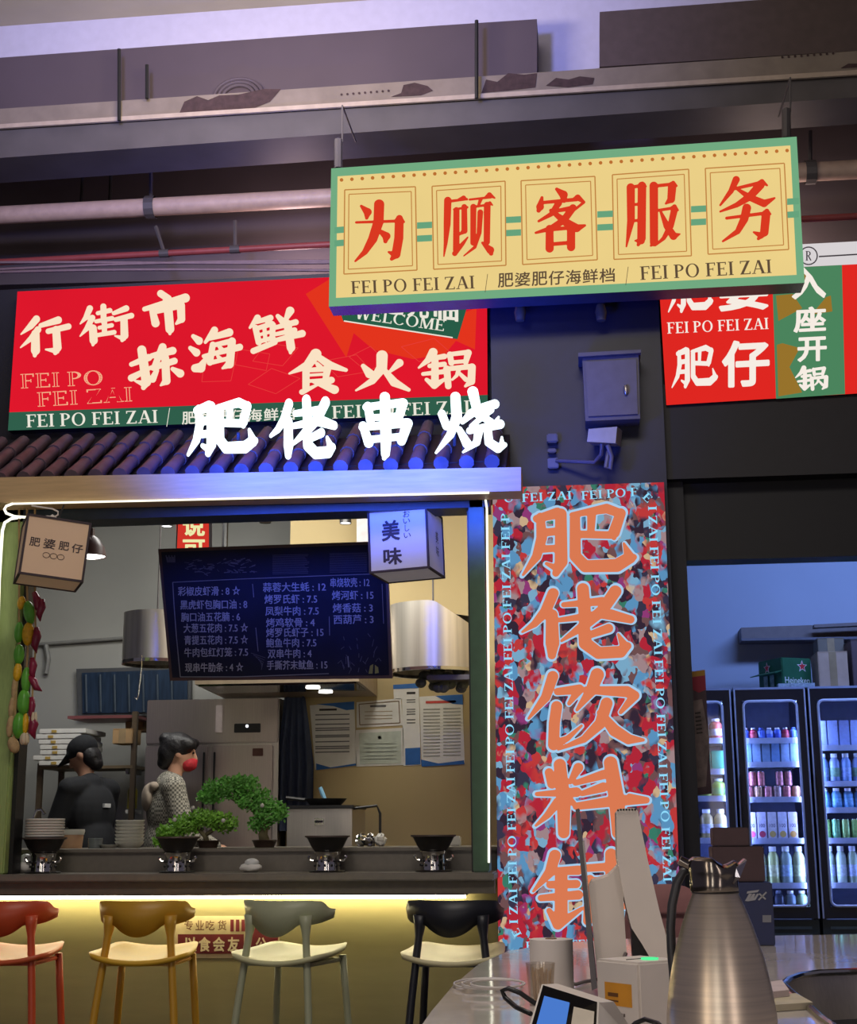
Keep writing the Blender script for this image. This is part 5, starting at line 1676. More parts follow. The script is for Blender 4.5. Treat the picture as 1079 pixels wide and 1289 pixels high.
for k in range(26):
    q = c + Vector((.05 + rnd.uniform(-.13, .13), rnd.uniform(-.05, .05) - .05, rnd.uniform(-.10, .02)))
    b.ellipsoid(q, (.035, .035, .03), None, 8, 6)
b.build('greasy_filter', mat('greasy_grey', (84, 88, 86), .7, var=.3, scale=30), t)
MB().box((c.x - .02, c.y - .2, c.z - .06), (c.x + .30, c.y + .15, c.z - .03)).build('drip_tray', M_under, t)

# range hood behind the blackboard with two lamps
Yh = 8.5
t = thing('range_hood', 'dark range hood with two lit lamps behind the blackboard', 'range hood', at(370, 880, Yh))
zh = at(330, 860, Yh).z
x0, x1 = at(245, 870, Yh).x, at(452, 866, Yh).x
MB().prism([(x0, Yh, zh), (x0, Yh + .75, zh - .02), (x0, Yh + .75, zh + .5), (x0, Yh + .35, zh + .5), (x0, Yh, zh + .07)], (x1 - x0, 0, 0)).build('hood_body', mat('hood_beige_steel', (164, 148, 128), .4, .5), t)
MB().box((x0 + .02, Yh + .01, zh - .012), (x1 - .02, Yh + .72, zh - .001)).build('glass_underside', mat('black_glass', (14, 18, 26), .08), t)
for x, y in ((394, 866.5), (410, 872)):
    q = PZ(zh - .02).hit(x, y)
    MB().lathe([(0, 0), (.045, 0), (.045, .01), (0, .01)], q, 18).build('hood_lamp', glow('hood_lamp_white', (255, 252, 240), 5), t)

# dark blue apron on the wall
t = thing('hanging_apron', 'dark blue apron hanging between the refrigerator and the notices', 'apron', at(372, 1040, 9.22))
b = MB()
n = 24
vs, fs = [], []
for j in range(13):
    y = 878 + 14 * j
    xl, xr = 358 - 8 * min(1, j / 5) , 384 + 10 * min(1, j / 6)
    for i in range(n + 1):
        x = xl + (xr - xl) * i / n
        p = at(x, y, 9.2)
        p.y += .025 * math.sin(i * 1.1 + .2 * j) * min(1, j / 4)
        vs.append(p)
for j in range(12):
    for i in range(n):
        fs.append((j * (n + 1) + i, j * (n + 1) + i + 1, (j + 1) * (n + 1) + i + 1, (j + 1) * (n + 1) + i))
m0 = len(vs)
vs += [v + Vector((0, .012, 0)) for v in vs]
fs += [tuple(q + m0 for q in reversed(f)) for f in fs]
b.add(vs, fs).build('apron_cloth', mat('navy_cloth', (58, 68, 92), .9, var=.15), t, 'all')
MB().tube([at(362, 878, 9.2), at(368, 868, 9.24), at(376, 868, 9.24), at(382, 878, 9.2)], .008, 6).build('neck_strap', mat('navy_cloth', (58, 68, 92)), t, True)

# steel cabinet with a pan on it
Yc = 8.35
t = thing('steel_cabinet', 'steel cabinet with a small drawer plate behind the bar', 'cabinet', (at(402, 1060, Yc).x, Yc + .2, .18))
x0, x1 = at(361, 1040, Yc).x, at(443, 1040, Yc).x
zc = at(400, 1018, Yc).z
MB().box((x0, Yc, .18), (x1, Yc + .5, zc), .006).build('cabinet_body', M_steel, t)
MB().box((x0 - .01, Yc - .01, zc), (x1 + .01, Yc + .5, zc + .02), .004).build('cabinet_top', M_black, t)
p = at(402, 1034, Yc)
MB().box((p.x - .03, Yc - .008, p.z - .022), (p.x + .03, Yc, p.z + .022), .003).build('handle_plate', M_chrome, t)
MB().box((p.x - .024, Yc - .010, p.z - .008), (p.x + .024, Yc - .006, p.z + .006), .002).build('handle_slot', M_black, t)
MB().tube([(x1, Yc + .05, zc), (x1 + .14, Yc + .05, zc + .015), (x1 + .16, Yc + .05, zc - .03), (x1 + .16, Yc + .05, zc - .2)], .008, 6).build('side_rail', M_black, t)
p = Vector((at(410, 1016, Yc + .2).x, Yc + .2, zc + .02))
t = thing('frying_pan', 'black frying pan resting on the steel cabinet', 'pan', p)
MB().lathe([(0, 0), (.09, 0), (.125, .04), (.128, .042), (.122, .042), (.088, .006), (0, .006)], p, 26).build('pan_body', M_iron, t, True)
MB().tube([p + Vector((-.12, 0, .035)), p + Vector((-.24, -.02, .05))], .012, 8).build('pan_handle', M_black, t, True)
o = MB().tube([p + Vector((.0, 0, .03)), p + Vector((-.02, 0, .07)), p + Vector((-.035, 0, .11))], [.010, .014, .012], 8).build('spatula', mat('blue_handle', (120, 170, 200), .4), None, True)
tag(o, 'pale blue spatula handle sticking out of the frying pan', 'spatula')
# crumpled steel balls / wrapped cups on the ledge
for k, (x, lb) in enumerate(((455, 'crumpled foil ball, the one nearest the steel cabinet'), (466, 'crumpled foil ball in the middle of the row on the ledge'), (479, 'crumpled white paper ball at the end of the foil row'))):
    p = at(x, 1056, 7.4)
    b = MB().ellipsoid((p.x, 7.4, ZL + .032), (.03, .03, .032), None, 12, 9)
    rnd = random.Random(k)
    b.v = [(x_ + rnd.uniform(-.006, .006), y_ + rnd.uniform(-.006, .006), max(ZL, z_ + rnd.uniform(-.006, .006))) for x_, y_, z_ in b.v]
    o = b.build('crumpled_ball', M_chrome if k < 2 else M_paper, None)
    tag(o, lb, 'crumpled foil')
p = at(573, 1058, 7.4)
o = MB().box((p.x - .03, 7.38, ZL), (p.x + .03, 7.44, ZL + .05), .006).build('napkin_box', M_chi, None)
tag(o, 'small white napkin box behind the burner nearest the green post', 'napkin box')

# pendant, spots, red lightbox inside the kitchen
p = at(114, 700, 7.7)
t = thing('pendant_lamp', 'brown dome pendant lamp glowing behind the tan paper lantern', 'pendant lamp', p)
MB().lathe([(.09, -.005), (.088, .0), (.078, .05), (.045, .10), (.018, .12), (.016, .16), (0, .16)], p, 28).build('lamp_shade', mat('brown_enamel', (70, 48, 48), .4), t, True)
MB().lathe([(0, -.012), (.05, -.010), (.082, .0), (.06, .02), (0, .03)], p, 24).build('bulb', glow('bulb_white', (255, 250, 240), 5), t, True)
MB().tube([p + Vector((0, 0, .16)), Vector((p.x, p.y, 3.86))], .005, 6).build('lamp_cord', M_cord, t)
for x, y, lit, lb in ((210, 663, 1, 'black ceiling spotlight beside the red lightbox in the kitchen'), (334, 658, 0, 'unlit black ceiling spotlight above the middle of the blackboard'), (435, 659, 1, 'black ceiling spotlight near the white paper lantern')):
    p = at(x, y, 8.4)
    t = thing('ceiling_spotlight', lb, 'spotlight', p)
    MB().lathe([(.035, 0), (.037, .0), (.037, .12), (0, .125)], p, 18).build('lamp_can', M_black, t, True)
    MB().lathe([(0, .004), (.032, .004)], p, 16).build('lamp_face', glow('spot_white', (250, 250, 255), 3) if lit else M_under, t)
    MB().tube([p + Vector((0, 0, .12)), Vector((p.x, p.y, 3.86))], .010, 6).build('drop_rod', M_black, t)
pq = PY(8.9)
t = thing('red_lightbox', 'small red lightbox with bright characters hanging above the blackboard', 'sign', pq.hit(243, 702))
slab('box_case', [(222, 649), (263, 649), (263, 702), (222, 702)], pq, .08, mat('sign_case_dark', (40, 34, 44)), t)
Art(pq, .002).poly([(222, 649), (263, 649), (263, 702), (222, 702)]).build('box_face', glow('lit_red_box', (214, 56, 44), .9), t)
char_part(pq, .005, '说', (230, 650, 258, 675), 'bold', glow('lit_pale_yellow', (236, 232, 170), 1), t)
char_part(pq, .005, '可', (230, 679, 258, 704), 'bold', glow('lit_pale_yellow', (236, 232, 170), 1), t)
MB().tube([pq.hit(242, 649, -.04), Vector((pq.hit(242, 649, -.04).x, 8.94, 3.86))], .01, 6).build('drop_rod', M_cord, t)
o = slab('ceiling_panel', [(449, 643), (466, 643), (466, 686), (449, 686)], PY(9.0), .03, mat('pale_panel', (206, 200, 204), .6))
tag(o, 'narrow pale panel just behind the white paper lantern', 'panel')
t = thing('curtain_rail', 'dark vertical pole standing behind the top of the blackboard', 'pole', at(283, 690, 8.8))
MB().tube([at(283, 690, 8.8), Vector((at(283, 690, 8.8).x, 8.8, 3.86))], .02, 8).build('pole_body', M_black, t)
t = thing('wall_conduit', 'thin grey conduit along the grey kitchen wall', 'conduit', at(60, 812, 10.28))
MB().tube([at(30, 812, 10.27), at(62, 810, 10.27), at(160, 803, 10.27)], .014, 8).build('conduit_run', mat('conduit_grey', (120, 120, 118), .5), t)
MB().tube([at(58, 812, 10.27), at(61, 830, 10.27), at(58, 848, 10.27)], .02, 8).build('conduit_drop', mat('conduit_grey', (120, 120, 118)), t)

# ================================================================== people
def union(prims, name, material, parent, voxel=.009, smooth=6):
    b = MB()
    for p in prims:
        p(b)
    me = bpy.data.meshes.new('body')
    me.from_pydata(b.v, [], b.f)
    o = bpy.data.objects.new('body', me)
    COL.objects.link(o)
    r = o.modifiers.new('r', 'REMESH')
    r.mode = 'VOXEL'
    r.voxel_size = voxel
    s = o.modifiers.new('s', 'SMOOTH')
    s.iterations = smooth
    s.factor = .5
    dg = bpy.context.evaluated_depsgraph_get()
    m2 = bpy.data.meshes.new_from_object(o.evaluated_get(dg))
    bpy.data.objects.remove(o)
    m2.name = name
    m2.polygons.foreach_set('use_smooth', [True] * len(m2.polygons))
    m2.materials.clear()
    m2.materials.append(material)
    ob = bpy.data.objects.new(name, m2)
    COL.objects.link(ob)
    ob.parent = parent
    return ob
def cap(p0, r0, p1, r1):
    return lambda b: b.capsule(p0, r0, p1, r1, 12)
def ell(c, r, rot=None):
    return lambda b: b.ellipsoid(c, r, rot, 18, 12)
def hand_prims(w, d, side):
    """palm at wrist w pointing along d with five curled fingers"""
    w, d = Vector(w), Vector(d).normalized()
    x = d.cross(Vector((0, 0, 1))).normalized()
    up = x.cross(d)
    P = [cap(w, .026, w + d * .05, .030), cap(w + d * .03 + x * .018, .022, w + d * .07 + x * .02, .018), cap(w + d * .03 - x * .018, .022, w + d * .07 - x * .02, .018)]
    for k, (o, L) in enumerate(((-.030, .060), (-.010, .072), (.010, .068), (.030, .052))):
        a0 = w + d * .085 + x * o
        a1 = a0 + d * L * .55 - up * .010
        a2 = a1 + d * L * .35 - up * .026
        P += [cap(w + d * .06 + x * o * .9, .010, a0, .0095), cap(a0, .0095, a1, .009), cap(a1, .009, a2, .0075)]
    a0 = w + d * .03 + x * side * .032
    a1 = a0 + d * .032 + x * side * .022 - up * .008
    P += [cap(a0, .012, a1, .0105), cap(a1, .0105, a1 + d * .03 - up * .012, .009)]
    return P
def head_prims(c, pitch, yaw=0):
    rot = Matrix.Rotation(yaw, 3, 'Z') @ Matrix.Rotation(pitch, 3, 'X')
    q = lambda v: Vector(c) + rot @ Vector(v)
    return [ell(c, (.074, .092, .100), rot), ell(q((0, .018, -.045)), (.058, .068, .070), rot), cap(q((0, .088, .012)), .010, q((0, .104, -.022)), .014),
            cap(q((-.022, .082, -.052)), .009, q((.022, .082, -.052)), .009), cap(q((-.020, .080, -.064)), .008, q((.020, .080, -.064)), .008), ell(q((0, .068, -.094)), (.024, .022, .018), rot),
            ell(q((-.078, -.005, -.008)), (.010, .018, .030), rot), ell(q((.078, -.005, -.008)), (.010, .018, .030), rot), cap(q((-.045, .080, .030)), .010, q((.045, .080, .030)), .010)], q
skin = mat('skin', (188, 142, 118), .55, var=.05)
hairm = mat('black_hair', (24, 22, 26), .5, var=.3, scale=40, bump=.6)
def person(lb, x, y, facing, lean, pitch, yaw):
    root = thing('person', lb, 'person', (x, y, .18))
    root['_o'] = (0, 0, 0)
    root.rotation_euler.z = facing
    hc = (0, lean + .05, 1.575)
    hp, q = head_prims(hc, pitch, yaw)
    sh = 1.36
    arms = []
    body = hp + [cap((0, lean * .9, 1.36), .052, (0, lean + .03, 1.50), .050), ell((0, lean * .6, 1.24), (.155, .10, .17)), ell((0, lean * .3, 1.05), (.13, .095, .16)), ell((0, 0, .92), (.155, .11, .12))]
    for s in (-1, 1):
        S = (s * .175, lean * .8, sh); E = (s * .215, lean + .06, 1.09); W = (s * .14, lean + .27, 1.00)
        body += [cap((s * .08, lean * .8, 1.37), .055, S, .052), cap(S, .048, E, .040), cap(E, .040, W, .028)] + hand_prims(W, (-s * .25, .9, -.3), -s)
        body += [cap((s * .085, 0, .90), .082, (s * .09, .01, .48), .055), cap((s * .09, .01, .48), .052, (s * .09, -.01, .08), .036), cap((s * .09, -.02, .05), .04, (s * .10, .13, .03), .030)]
    union(body, 'body', skin, root, .0085)
    for s in (-1, 1):
        MB().ellipsoid(q((s * .031, .083, .012)), (.013, .008, .008), None, 10, 7).build('eye', mat('eye_dark', (34, 26, 24), .2), root, 'all')
    return root, q, sh
def jacket_prims(lean, sh, g, hem=.86, neck=1.40):
    P = [ell((0, lean * .6, 1.22), (.165 + g, .11 + g, .19)), cap((0, lean * .8, neck - .02), .07 + g, (0, lean * .7, neck - .12), .10), ell((0, lean * .3, 1.02), (.145 + g, .105 + g, .20)), ell((0, 0, hem + .04), (.165 + g, .12 + g, .13))]
    for s in (-1, 1):
        S = (s * .175, lean * .8, sh); E = (s * .215, lean + .06, 1.09); W = (s * .15, lean + .25, 1.005)
        P += [cap((s * .08, lean * .8, 1.37), .058 + g, S, .056 + g), cap(S, .052 + g, E, .046 + g), cap(E, .046 + g, W, .036 + g * .6)]
    return P
def trouser_prims():
    P = [ell((0, 0, .90), (.165, .12, .12))]
    for s in (-1, 1):
        P += [cap((s * .085, 0, .88), .09, (s * .09, .01, .48), .068), cap((s * .09, .01, .48), .066, (s * .09, -.01, .10), .055)]
    return P
def shoe_prims():
    return [p for s in (-1, 1) for p in (cap((s * .09, -.03, .05), .05, (s * .10, .14, .035), .036),)]
# man in black cap and jacket, seen from behind at an angle, bending over the worktop
xm_ = at(124, 1000, 8.75).x
root, q, sh = person('person in black jacket and black cap bending over the worktop', xm_, 8.75, R(64), .10, R(-30), R(24))
blk = mat('black_cloth', (24, 26, 32), .85, var=.15)
union(jacket_prims(.10, sh, .016), 'jacket', blk, root)
union(trouser_prims(), 'trousers', mat('dark_trousers', (30, 32, 38), .9), root)
union(shoe_prims(), 'shoes', M_black, root)
rot = Matrix.Rotation(R(24), 3, 'Z') @ Matrix.Rotation(R(-30), 3, 'X')
union([ell(q((0, -.012, .04)), (.088, .106, .088), rot)] + [cap(q((xx, .07, .040)), .014, q((xx * .9, .175 - abs(xx), .022)), .010) for xx in (-.06, -.04, -.02, 0, .02, .04, .06)], 'cap', blk, root)
union([ell(q((0, -.04, -.03)), (.081, .068, .085), rot), ell(q((0, -.05, -.085)), (.06, .045, .05), rot)], 'hair', hairm, root)
MB().box((-.02, -.055, 1.245), (.035, -.078, 1.27), .002).build('back_print', mat('white_print', (206, 206, 206), .7), root)
# woman in checked jacket with red mask
xw = at(207, 1000, 8.7).x
root, q, sh = person('person in grey checked jacket with red face mask and orange apron sash', xw, 8.7, R(-66), .04, R(-8), R(-14))
chk = check_mat('grey_check_cloth', (168, 164, 152), (92, 90, 84), 75)
union(jacket_prims(.04, sh, .022, .80), 'jacket', chk, root)
union(trouser_prims(), 'trousers', mat('grey_trousers', (96, 94, 92), .9), root)
union(shoe_prims(), 'shoes', M_black, root)
rot = Matrix.Rotation(R(-14), 3, 'Z') @ Matrix.Rotation(R(-8), 3, 'X')
union([ell(q((0, -.022, .04)), (.100, .112, .092), rot), ell(q((0, -.07, -.005)), (.088, .072, .090), rot), ell(q((0, -.085, -.07)), (.06, .05, .045), rot), ell(q((0, -.10, .075)), (.055, .05, .045), rot), ell(q((-.06, .035, .06)), (.042, .062, .046), rot), ell(q((.06, .035, .06)), (.042, .062, .046), rot), ell(q((0, .07, .075)), (.055, .04, .03), rot), ell(q((-.075, .0, -.01)), (.028, .05, .05), rot)], 'hair', hairm, root)
union([ell(q((0, .055, -.058)), (.060, .060, .050), rot), cap(q((0, .10, -.03)), .018, q((0, .098, -.07)), .02)], 'face_mask', mat('red_mask', (186, 40, 52), .7, var=.3, scale=30), root)
MB().lathe([(.192, .86), (.196, .88), (.194, .90)], (0, .01, 0), 30).move(lambda p: Vector((p.x, p.y * .78, p.z))).build('apron_sash', mat('orange_sash', (206, 96, 44), .7), root, 'all')
MB().tube([(.02, -.155, .89), (.05, -.17, .80), (.04, -.165, .70)], .010, 6).build('sash_tail', mat('orange_sash', (206, 96, 44)), root, True)
union([cap((-.09, -.075, 1.37), .030, (.09, -.075, 1.37), .030), ell((0, -.105, 1.30), (.10, .035, .085))], 'hood', mat('beige_hood', (160, 146, 132), .9), root)
# ================================================================== drinks refrigerators
YF = 10.0
M_fr = mat('fridge_black_shell', (18, 20, 36), .35)
M_frame = mat('fridge_door_frame', (18, 20, 34), .35)
M_trim = mat('door_trim_silver', (196, 202, 226), .35)
M_shelf = mat('wire_shelf_white', (190, 196, 220), .4)
M_glass = glass_mat('door_glass', (.93, .96, 1.0), .012)
M_ftube = glow('fridge_tube', (150, 174, 255), 64)
M_lin = mat('fridge_liner', (70, 80, 120), .5)
xl, xr = at(930, 1000, YF).x, at(1021, 1000, YF).x
FW = xr - xl
pitch = FW + .022
ztop = at(975, 868, YF).z
zbot = at(975, 1158, YF).z
PIX = YF / FPX * 1.02
def shelf_z(y):
    return at(985, y, YF + .1).z
def drinks_fridge(k, lb, shelf_ys):
    x0 = xl + pitch * k
    x1 = x0 + FW
    t = thing('drinks_refrigerator', lb, 'refrigerator', ((x0 + x1) / 2, YF + .3, 0), 'glass door refrigerators in the drinks corner')
    wt = .03
    sh = MB()
    sh.box((x0, YF + .03, zbot), (x0 + wt, YF + .62, ztop))
    sh.box((x1 - wt, YF + .03, zbot), (x1, YF + .62, ztop))
    sh.box((x0, YF + .03, ztop - .03), (x1, YF + .62, ztop))
    sh.build('shell', M_fr, t)
    MB().box((x0 + wt, YF + .58, zbot), (x1 - wt, YF + .62, ztop - .03)).build('liner', M_lin, t)
    MB().box((x0, YF + .0, 0.0), (x1, YF + .62, zbot)).build('compressor_base', mat('base_teal_black', (34, 46, 50), .4), t)
    for q in range(3):
        z = zbot - .06 - .045 * q
        MB().box((x0 + .05, YF - .006, z), (x1 - .05, YF, z + .018)).build('vent_slat', mat('vent_grey', (66, 78, 80), .5), t)
    d = MB()
    fw = .055
    d.box((x0, YF - .02, zbot + .01), (x0 + fw, YF + .03, ztop)); d.box((x1 - fw, YF - .02, zbot + .01), (x1, YF + .03, ztop))
    d.box((x0 + fw, YF - .02, ztop - .075), (x1 - fw, YF + .03, ztop)); d.box((x0 + fw, YF - .02, zbot + .01), (x1 - fw, YF + .03, zbot + .085))
    door = d.build('door', M_frame, t)
    MB().box((x0 + fw, YF + .0, zbot + .085), (x1 - fw, YF + .008, ztop - .075)).build('door_glass', M_glass, door)
    gx0, gx1, gz0, gz1 = x0 + fw + .006, x1 - fw - .006, zbot + .09, ztop - .08
    rc = .04
    pts = []
    for cx, cz, a0 in ((gx1 - rc, gz1 - rc, 0), (gx0 + rc, gz1 - rc, 90), (gx0 + rc, gz0 + rc, 180), (gx1 - rc, gz0 + rc, 270)):
        for q in range(0, 91, 18):
            pts.append((cx + rc * math.cos(R(a0 + q)), YF - .024, cz + rc * math.sin(R(a0 + q))))
    MB().tube(pts + [pts[0]], .009, 8, False).build('window_trim', M_trim, door, True)
    for x in (x0 + .004, x1 - .004):
        MB().tube([(x, YF - .022, zbot + .01), (x, YF - .022, ztop)], .006, 6).build('edge_trim', M_trim, door, True)
    MB().box((x0 + .012, YF - .045, (zbot + ztop) / 2 - .2), (x0 + .03, YF - .02, (zbot + ztop) / 2 + .2), .006).build('door_handle', M_black, door)
    MB().box((x0, YF - .02, ztop), (x1, YF + .62, ztop + .015)).build('top_panel', mat('pale_top_panel', (150, 160, 190), .4), t)
    for y in shelf_ys:
        z = shelf_z(y)
        MB().box((x0 + wt, YF + .06, z - .012), (x1 - wt, YF + .56, z)).build('shelf', M_shelf, t)
        MB().box((x0 + wt, YF + .05, z - .022), (x1 - wt, YF + .06, z + .016)).build('price_strip', M_shelf, t)
    for x in (x0 + .048, x1 - .048):
        MB().box((x - .006, YF + .036, zbot + .1), (x + .006, YF + .048, ztop - .08)).build('light_tube', M_ftube, t)
    MB().box((x0 + .04, YF + .06, zbot), (x1 - .04, YF + .56, zbot + .012)).build('shelf', M_shelf, t)
    return x0 + wt + .02, x1 - wt - .02
A_ys, B_ys, C_ys = (931, 970, 1004, 1057), (932, 962, 1006, 1058, 1114), (942, 987, 1020, 1058, 1114)
fa = drinks_fridge(-1, 'black glass door drinks refrigerator nearest the dark column', A_ys)
fb = drinks_fridge(0, 'black glass door drinks refrigerator under the green beer carton', B_ys)
fc = drinks_fridge(1, 'black glass door drinks refrigerator under the tan cardboard box', C_ys)

def bottle_mesh(b, c, r, h):
    return b.lathe([(0, 0), (r * .92, 0), (r, r * .2), (r, h * .68), (r * .9, h * .76), (r * .52, h * .86), (r * .50, h * .90)], c, 14)
def bottle(x, y, z, r, h, col, capcol, labcol, lb, grp):
    t = thing('drink_bottle', lb, 'bottle', (x, y, z), grp)
    bottle_mesh(MB(), (x, y, z), r, h).build('bottle_body', mat('drink_%d_%d_%d' % col, col, .15, var=.05), t, True)
    MB().lathe([(r * .60, h * .87), (r * .60, h), (0, h)], (x, y, z), 12).build('bottle_cap', mat('cap_%d_%d_%d' % capcol, capcol, .4), t, True)
    if labcol:
        MB().lathe([(r * 1.02, h * .22), (r * 1.02, h * .52)], (x, y, z), 14).build('bottle_label', mat('label_%d_%d_%d' % labcol, labcol, .5, var=.25, scale=60), t, True)
def can(x, y, z, r, h, col, lb, grp):
    t = thing('drink_can', lb, 'can', (x, y, z), grp)
    MB().lathe([(0, 0), (r * .8, 0), (r, h * .06), (r, h * .9), (r * .82, h)], (x, y, z), 14).build('can_body', mat('can_%d_%d_%d' % col, col, .3, .3, var=.3, scale=50), t, True)
    MB().lathe([(r * .84, h * .985), (r * .84, h * 1.005), (0, h * .99)], (x, y, z), 14).build('can_lid', M_chrome, t, True)
def pack(x, y, z, w, h, col, lb, grp, dot=None, num=False):
    t = thing('drink_carton', lb, 'carton', (x, y, z), grp)
    MB().box((x - w / 2, y - w / 2, z), (x + w / 2, y + w / 2, z + h), .003).build('carton_body', mat('carton_%d_%d_%d' % col, col, .5, var=.12, scale=40), t)
    if dot:
        MB().lathe([(0, 0), (w * .34, 0), (w * .34, .002), (0, .002)], (0, 0, 0), 12).move(lambda p: Vector((x + p.x, y - w / 2 - .0005 - p.z, z + h * .22 + p.y))).build('fruit_print', mat('print_%d_%d_%d' % dot, dot, .6), t)
    if num:
        V, T = font_mesh('100')
        s = w * .8 / 1.7
        MB().add([(x - w * .40 + p[0] * s, y - w / 2 - .002, z + h * .46 + p[1] * s * 1.2) for p in V], T).build('number_print', mat('navy_print', (48, 44, 92), .6), t)
def row(fx, y, n, kind, hpx, cols, what, fr, sh, x_from=0.0, x_to=1.0, dz=0.0, **kw):
    z = shelf_z(y) + .001 + dz
    x0 = fx[0] + (fx[1] - fx[0]) * x_from
    x1 = fx[0] + (fx[1] - fx[0]) * x_to
    st = (x1 - x0) / n
    for k in range(n):
        x = x0 + st * (k + .5)
        c = cols[k % len(cols)]
        h = hpx * PIX
        cnt = ORD[k] if n > 1 else 'lone'
        lb = '%s %s from the left on the %s, %s refrigerator' % (cnt, what, sh, fr)
        grp = '%ss on the %s of the %s refrigerator' % (what, sh, fr)
        Yi = YF + .06 + st * .5
        if kind == 'bottle':
            bottle(x, Yi + .01, z, st * .48, h, c[0], c[1], c[2], lb, grp)
        elif kind == 'can':
            can(x, Yi + .01, z, st * .46, h, c, lb, grp)
        else:
            pack(x, Yi + .01, z, st * .92, h, c[0], lb, grp, c[1] if len(c) > 1 else None, kw.get('num', False))
W_ = (226, 228, 232)
S_ = ['top shelf', 'second shelf', 'third shelf', 'fourth shelf', 'fifth shelf', 'bottom shelf']
N1, N2, N3 = 'column side', 'middle', 'right hand'
row(fa, 931, 3, 'bottle', 26, [((96, 34, 34), (150, 90, 40), None), ((96, 34, 34), (150, 90, 40), None), ((196, 90, 74), (220, 214, 214), (226, 210, 206))], 'dark red bottle', N1, S_[0], .25, 1)
row(fa, 970, 4, 'pack', 24, [((36, 128, 92),)], 'green drink carton', N1, S_[1])
row(fa, 1004, 4, 'bottle', 23, [((150, 176, 70), (206, 214, 200), (120, 170, 90))], 'yellow green bottle', N1, S_[2])
row(fa, 1057, 4, 'bottle', 36, [((196, 176, 120), W_, (186, 190, 214))], 'cream tea bottle', N1, S_[3])
row(fb, 932, 7, 'bottle', 15, [((84, 110, 210), W_, (60, 84, 190)), ((190, 60, 80), W_, (200, 80, 90)), ((90, 120, 214), (60, 90, 200), None), ((150, 170, 220), W_, (90, 120, 214))], 'small blue yogurt bottle', N2, S_[0])
row(fb, 962, 6, 'pack', 25, [((120, 160, 206),), ((150, 176, 206),), ((130, 160, 190),)], 'pale blue drink carton', N2, S_[1])
row(fb, 1006, 6, 'can', 15, [(186, 110, 112), (190, 140, 110), (196, 120, 126), (160, 130, 130)], 'pale red can', N2, S_[2])
row(fb, 1006, 2, 'can', 17, [(190, 110, 112)], 'upper red can', N2, S_[2], .08, .38, 15.5 * PIX)
row(fb, 1006, 2, 'can', 17, [(196, 124, 130)], 'upper pink can', N2, S_[2], .56, .86, 15.5 * PIX)
row(fb, 1058, 5, 'pack', 33, [((214, 206, 222), (232, 90, 170)), ((214, 206, 222), (190, 60, 90)), ((220, 214, 220), (206, 170, 90)), ((214, 212, 226), (206, 170, 90)), ((214, 206, 214), (214, 160, 80))], 'white juice carton', N2, S_[3], 0, .9, num=True)
row(fb, 1114, 4, 'bottle', 44, [((206, 216, 160), W_, (216, 222, 200)), ((204, 212, 140), W_, (214, 216, 160)), ((150, 170, 160), W_, (150, 176, 200)), ((180, 186, 140), W_, (196, 206, 150))], 'large pale bottle', N2, S_[4], .1, 1)
row(fb, 1148, 4, 'bottle', 24, [((60, 74, 110), (150, 160, 190), None), ((60, 70, 96), (120, 130, 160), None), ((120, 140, 150), W_, None), ((150, 170, 130), W_, None)], 'small dark bottle', N2, S_[5], .2, 1)
row(fc, 942, 5, 'pack', 32, [((150, 166, 214),), ((160, 176, 220),)], 'tall pale blue carton', N3, S_[0])
row(fc, 987, 5, 'bottle', 35, [((130, 160, 206), W_, (140, 166, 214)), ((150, 170, 210), W_, (120, 160, 130))], 'clear blue bottle', N3, S_[1])
row(fc, 1020, 5, 'bottle', 25, [((110, 170, 214), W_, (120, 180, 220))], 'sky blue bottle', N3, S_[2])
row(fc, 1058, 6, 'can', 24, [(150, 196, 110), (120, 180, 130), (160, 200, 120)], 'light green can', N3, S_[3])
row(fc, 1114, 5, 'bottle', 44, [((170, 190, 160), W_, (176, 190, 214)), ((180, 196, 180), W_, (190, 200, 200))], 'large pale bottle', N3, S_[4])

# boxes on top of the refrigerators
zt2 = ztop + .016
c = at(988, 860, YF + .25); c.z = zt2
t = thing('beer_carton', 'green beer carton with red stars lying on the middle refrigerator', 'carton', c)
t.rotation_euler.z = R(26)
Mg = mat('beer_green', (36, 92, 62), .45, var=.08)
def L(b, nm, m_):
    return b.move(lambda p: p + c).build(nm, m_, t)
L(MB().box((-.115, -.15, 0), (.125, .15, .215), .006), 'carton_body', Mg)
L(MB().prism([(-.115, -.15, .12), (-.115, .15, .12), (-.18, .16, .10), (-.18, -.16, .10)], (0, 0, .006)), 'end_flap', Mg)
L(MB().box((-.05, -.06, .215), (.05, .06, .219)), 'handle_slot', mat('beer_dark', (20, 50, 36), .5))
Ms = mat('star_red', (190, 44, 52), .5)
Mw = mat('print_white', (220, 224, 222), .5)
for fx_, fy_, ax in ((0.0, -.1515, 'front'), (-.1165 - .010, 0, 'side')):
    for rr, m_, e in ((.044, Mw, 0), (.034, Ms, .0008)):
        pts = []
        for k in range(10):
            r_ = rr if k % 2 == 0 else rr * .42
            u, v = r_ * math.sin(math.pi * k / 5), r_ * math.cos(math.pi * k / 5)
            pts.append((fx_ + .05 + u, fy_ - e, .155 + v) if ax == 'front' else (fx_ - e, fy_ + .02 + u, .155 + v))
        b = MB()
        o = len(b.v)
        b.add(pts, [tuple(q) for q in tessellate_polygon([[Vector((math.sin(math.pi * k / 5) * (1 if k % 2 == 0 else .42), math.cos(math.pi * k / 5) * (1 if k % 2 == 0 else .42), 0)) for k in range(10)]])])
        L(b, 'star', m_)
V, T = font_mesh('Heineken')
s = .2 / (V[:, 0].max() - V[:, 0].min())
L(MB().add([(-.10 + p[0] * s, -.152, .035 + p[1] * s * 1.2) for p in V], T), 'brand_lettering', Mw)
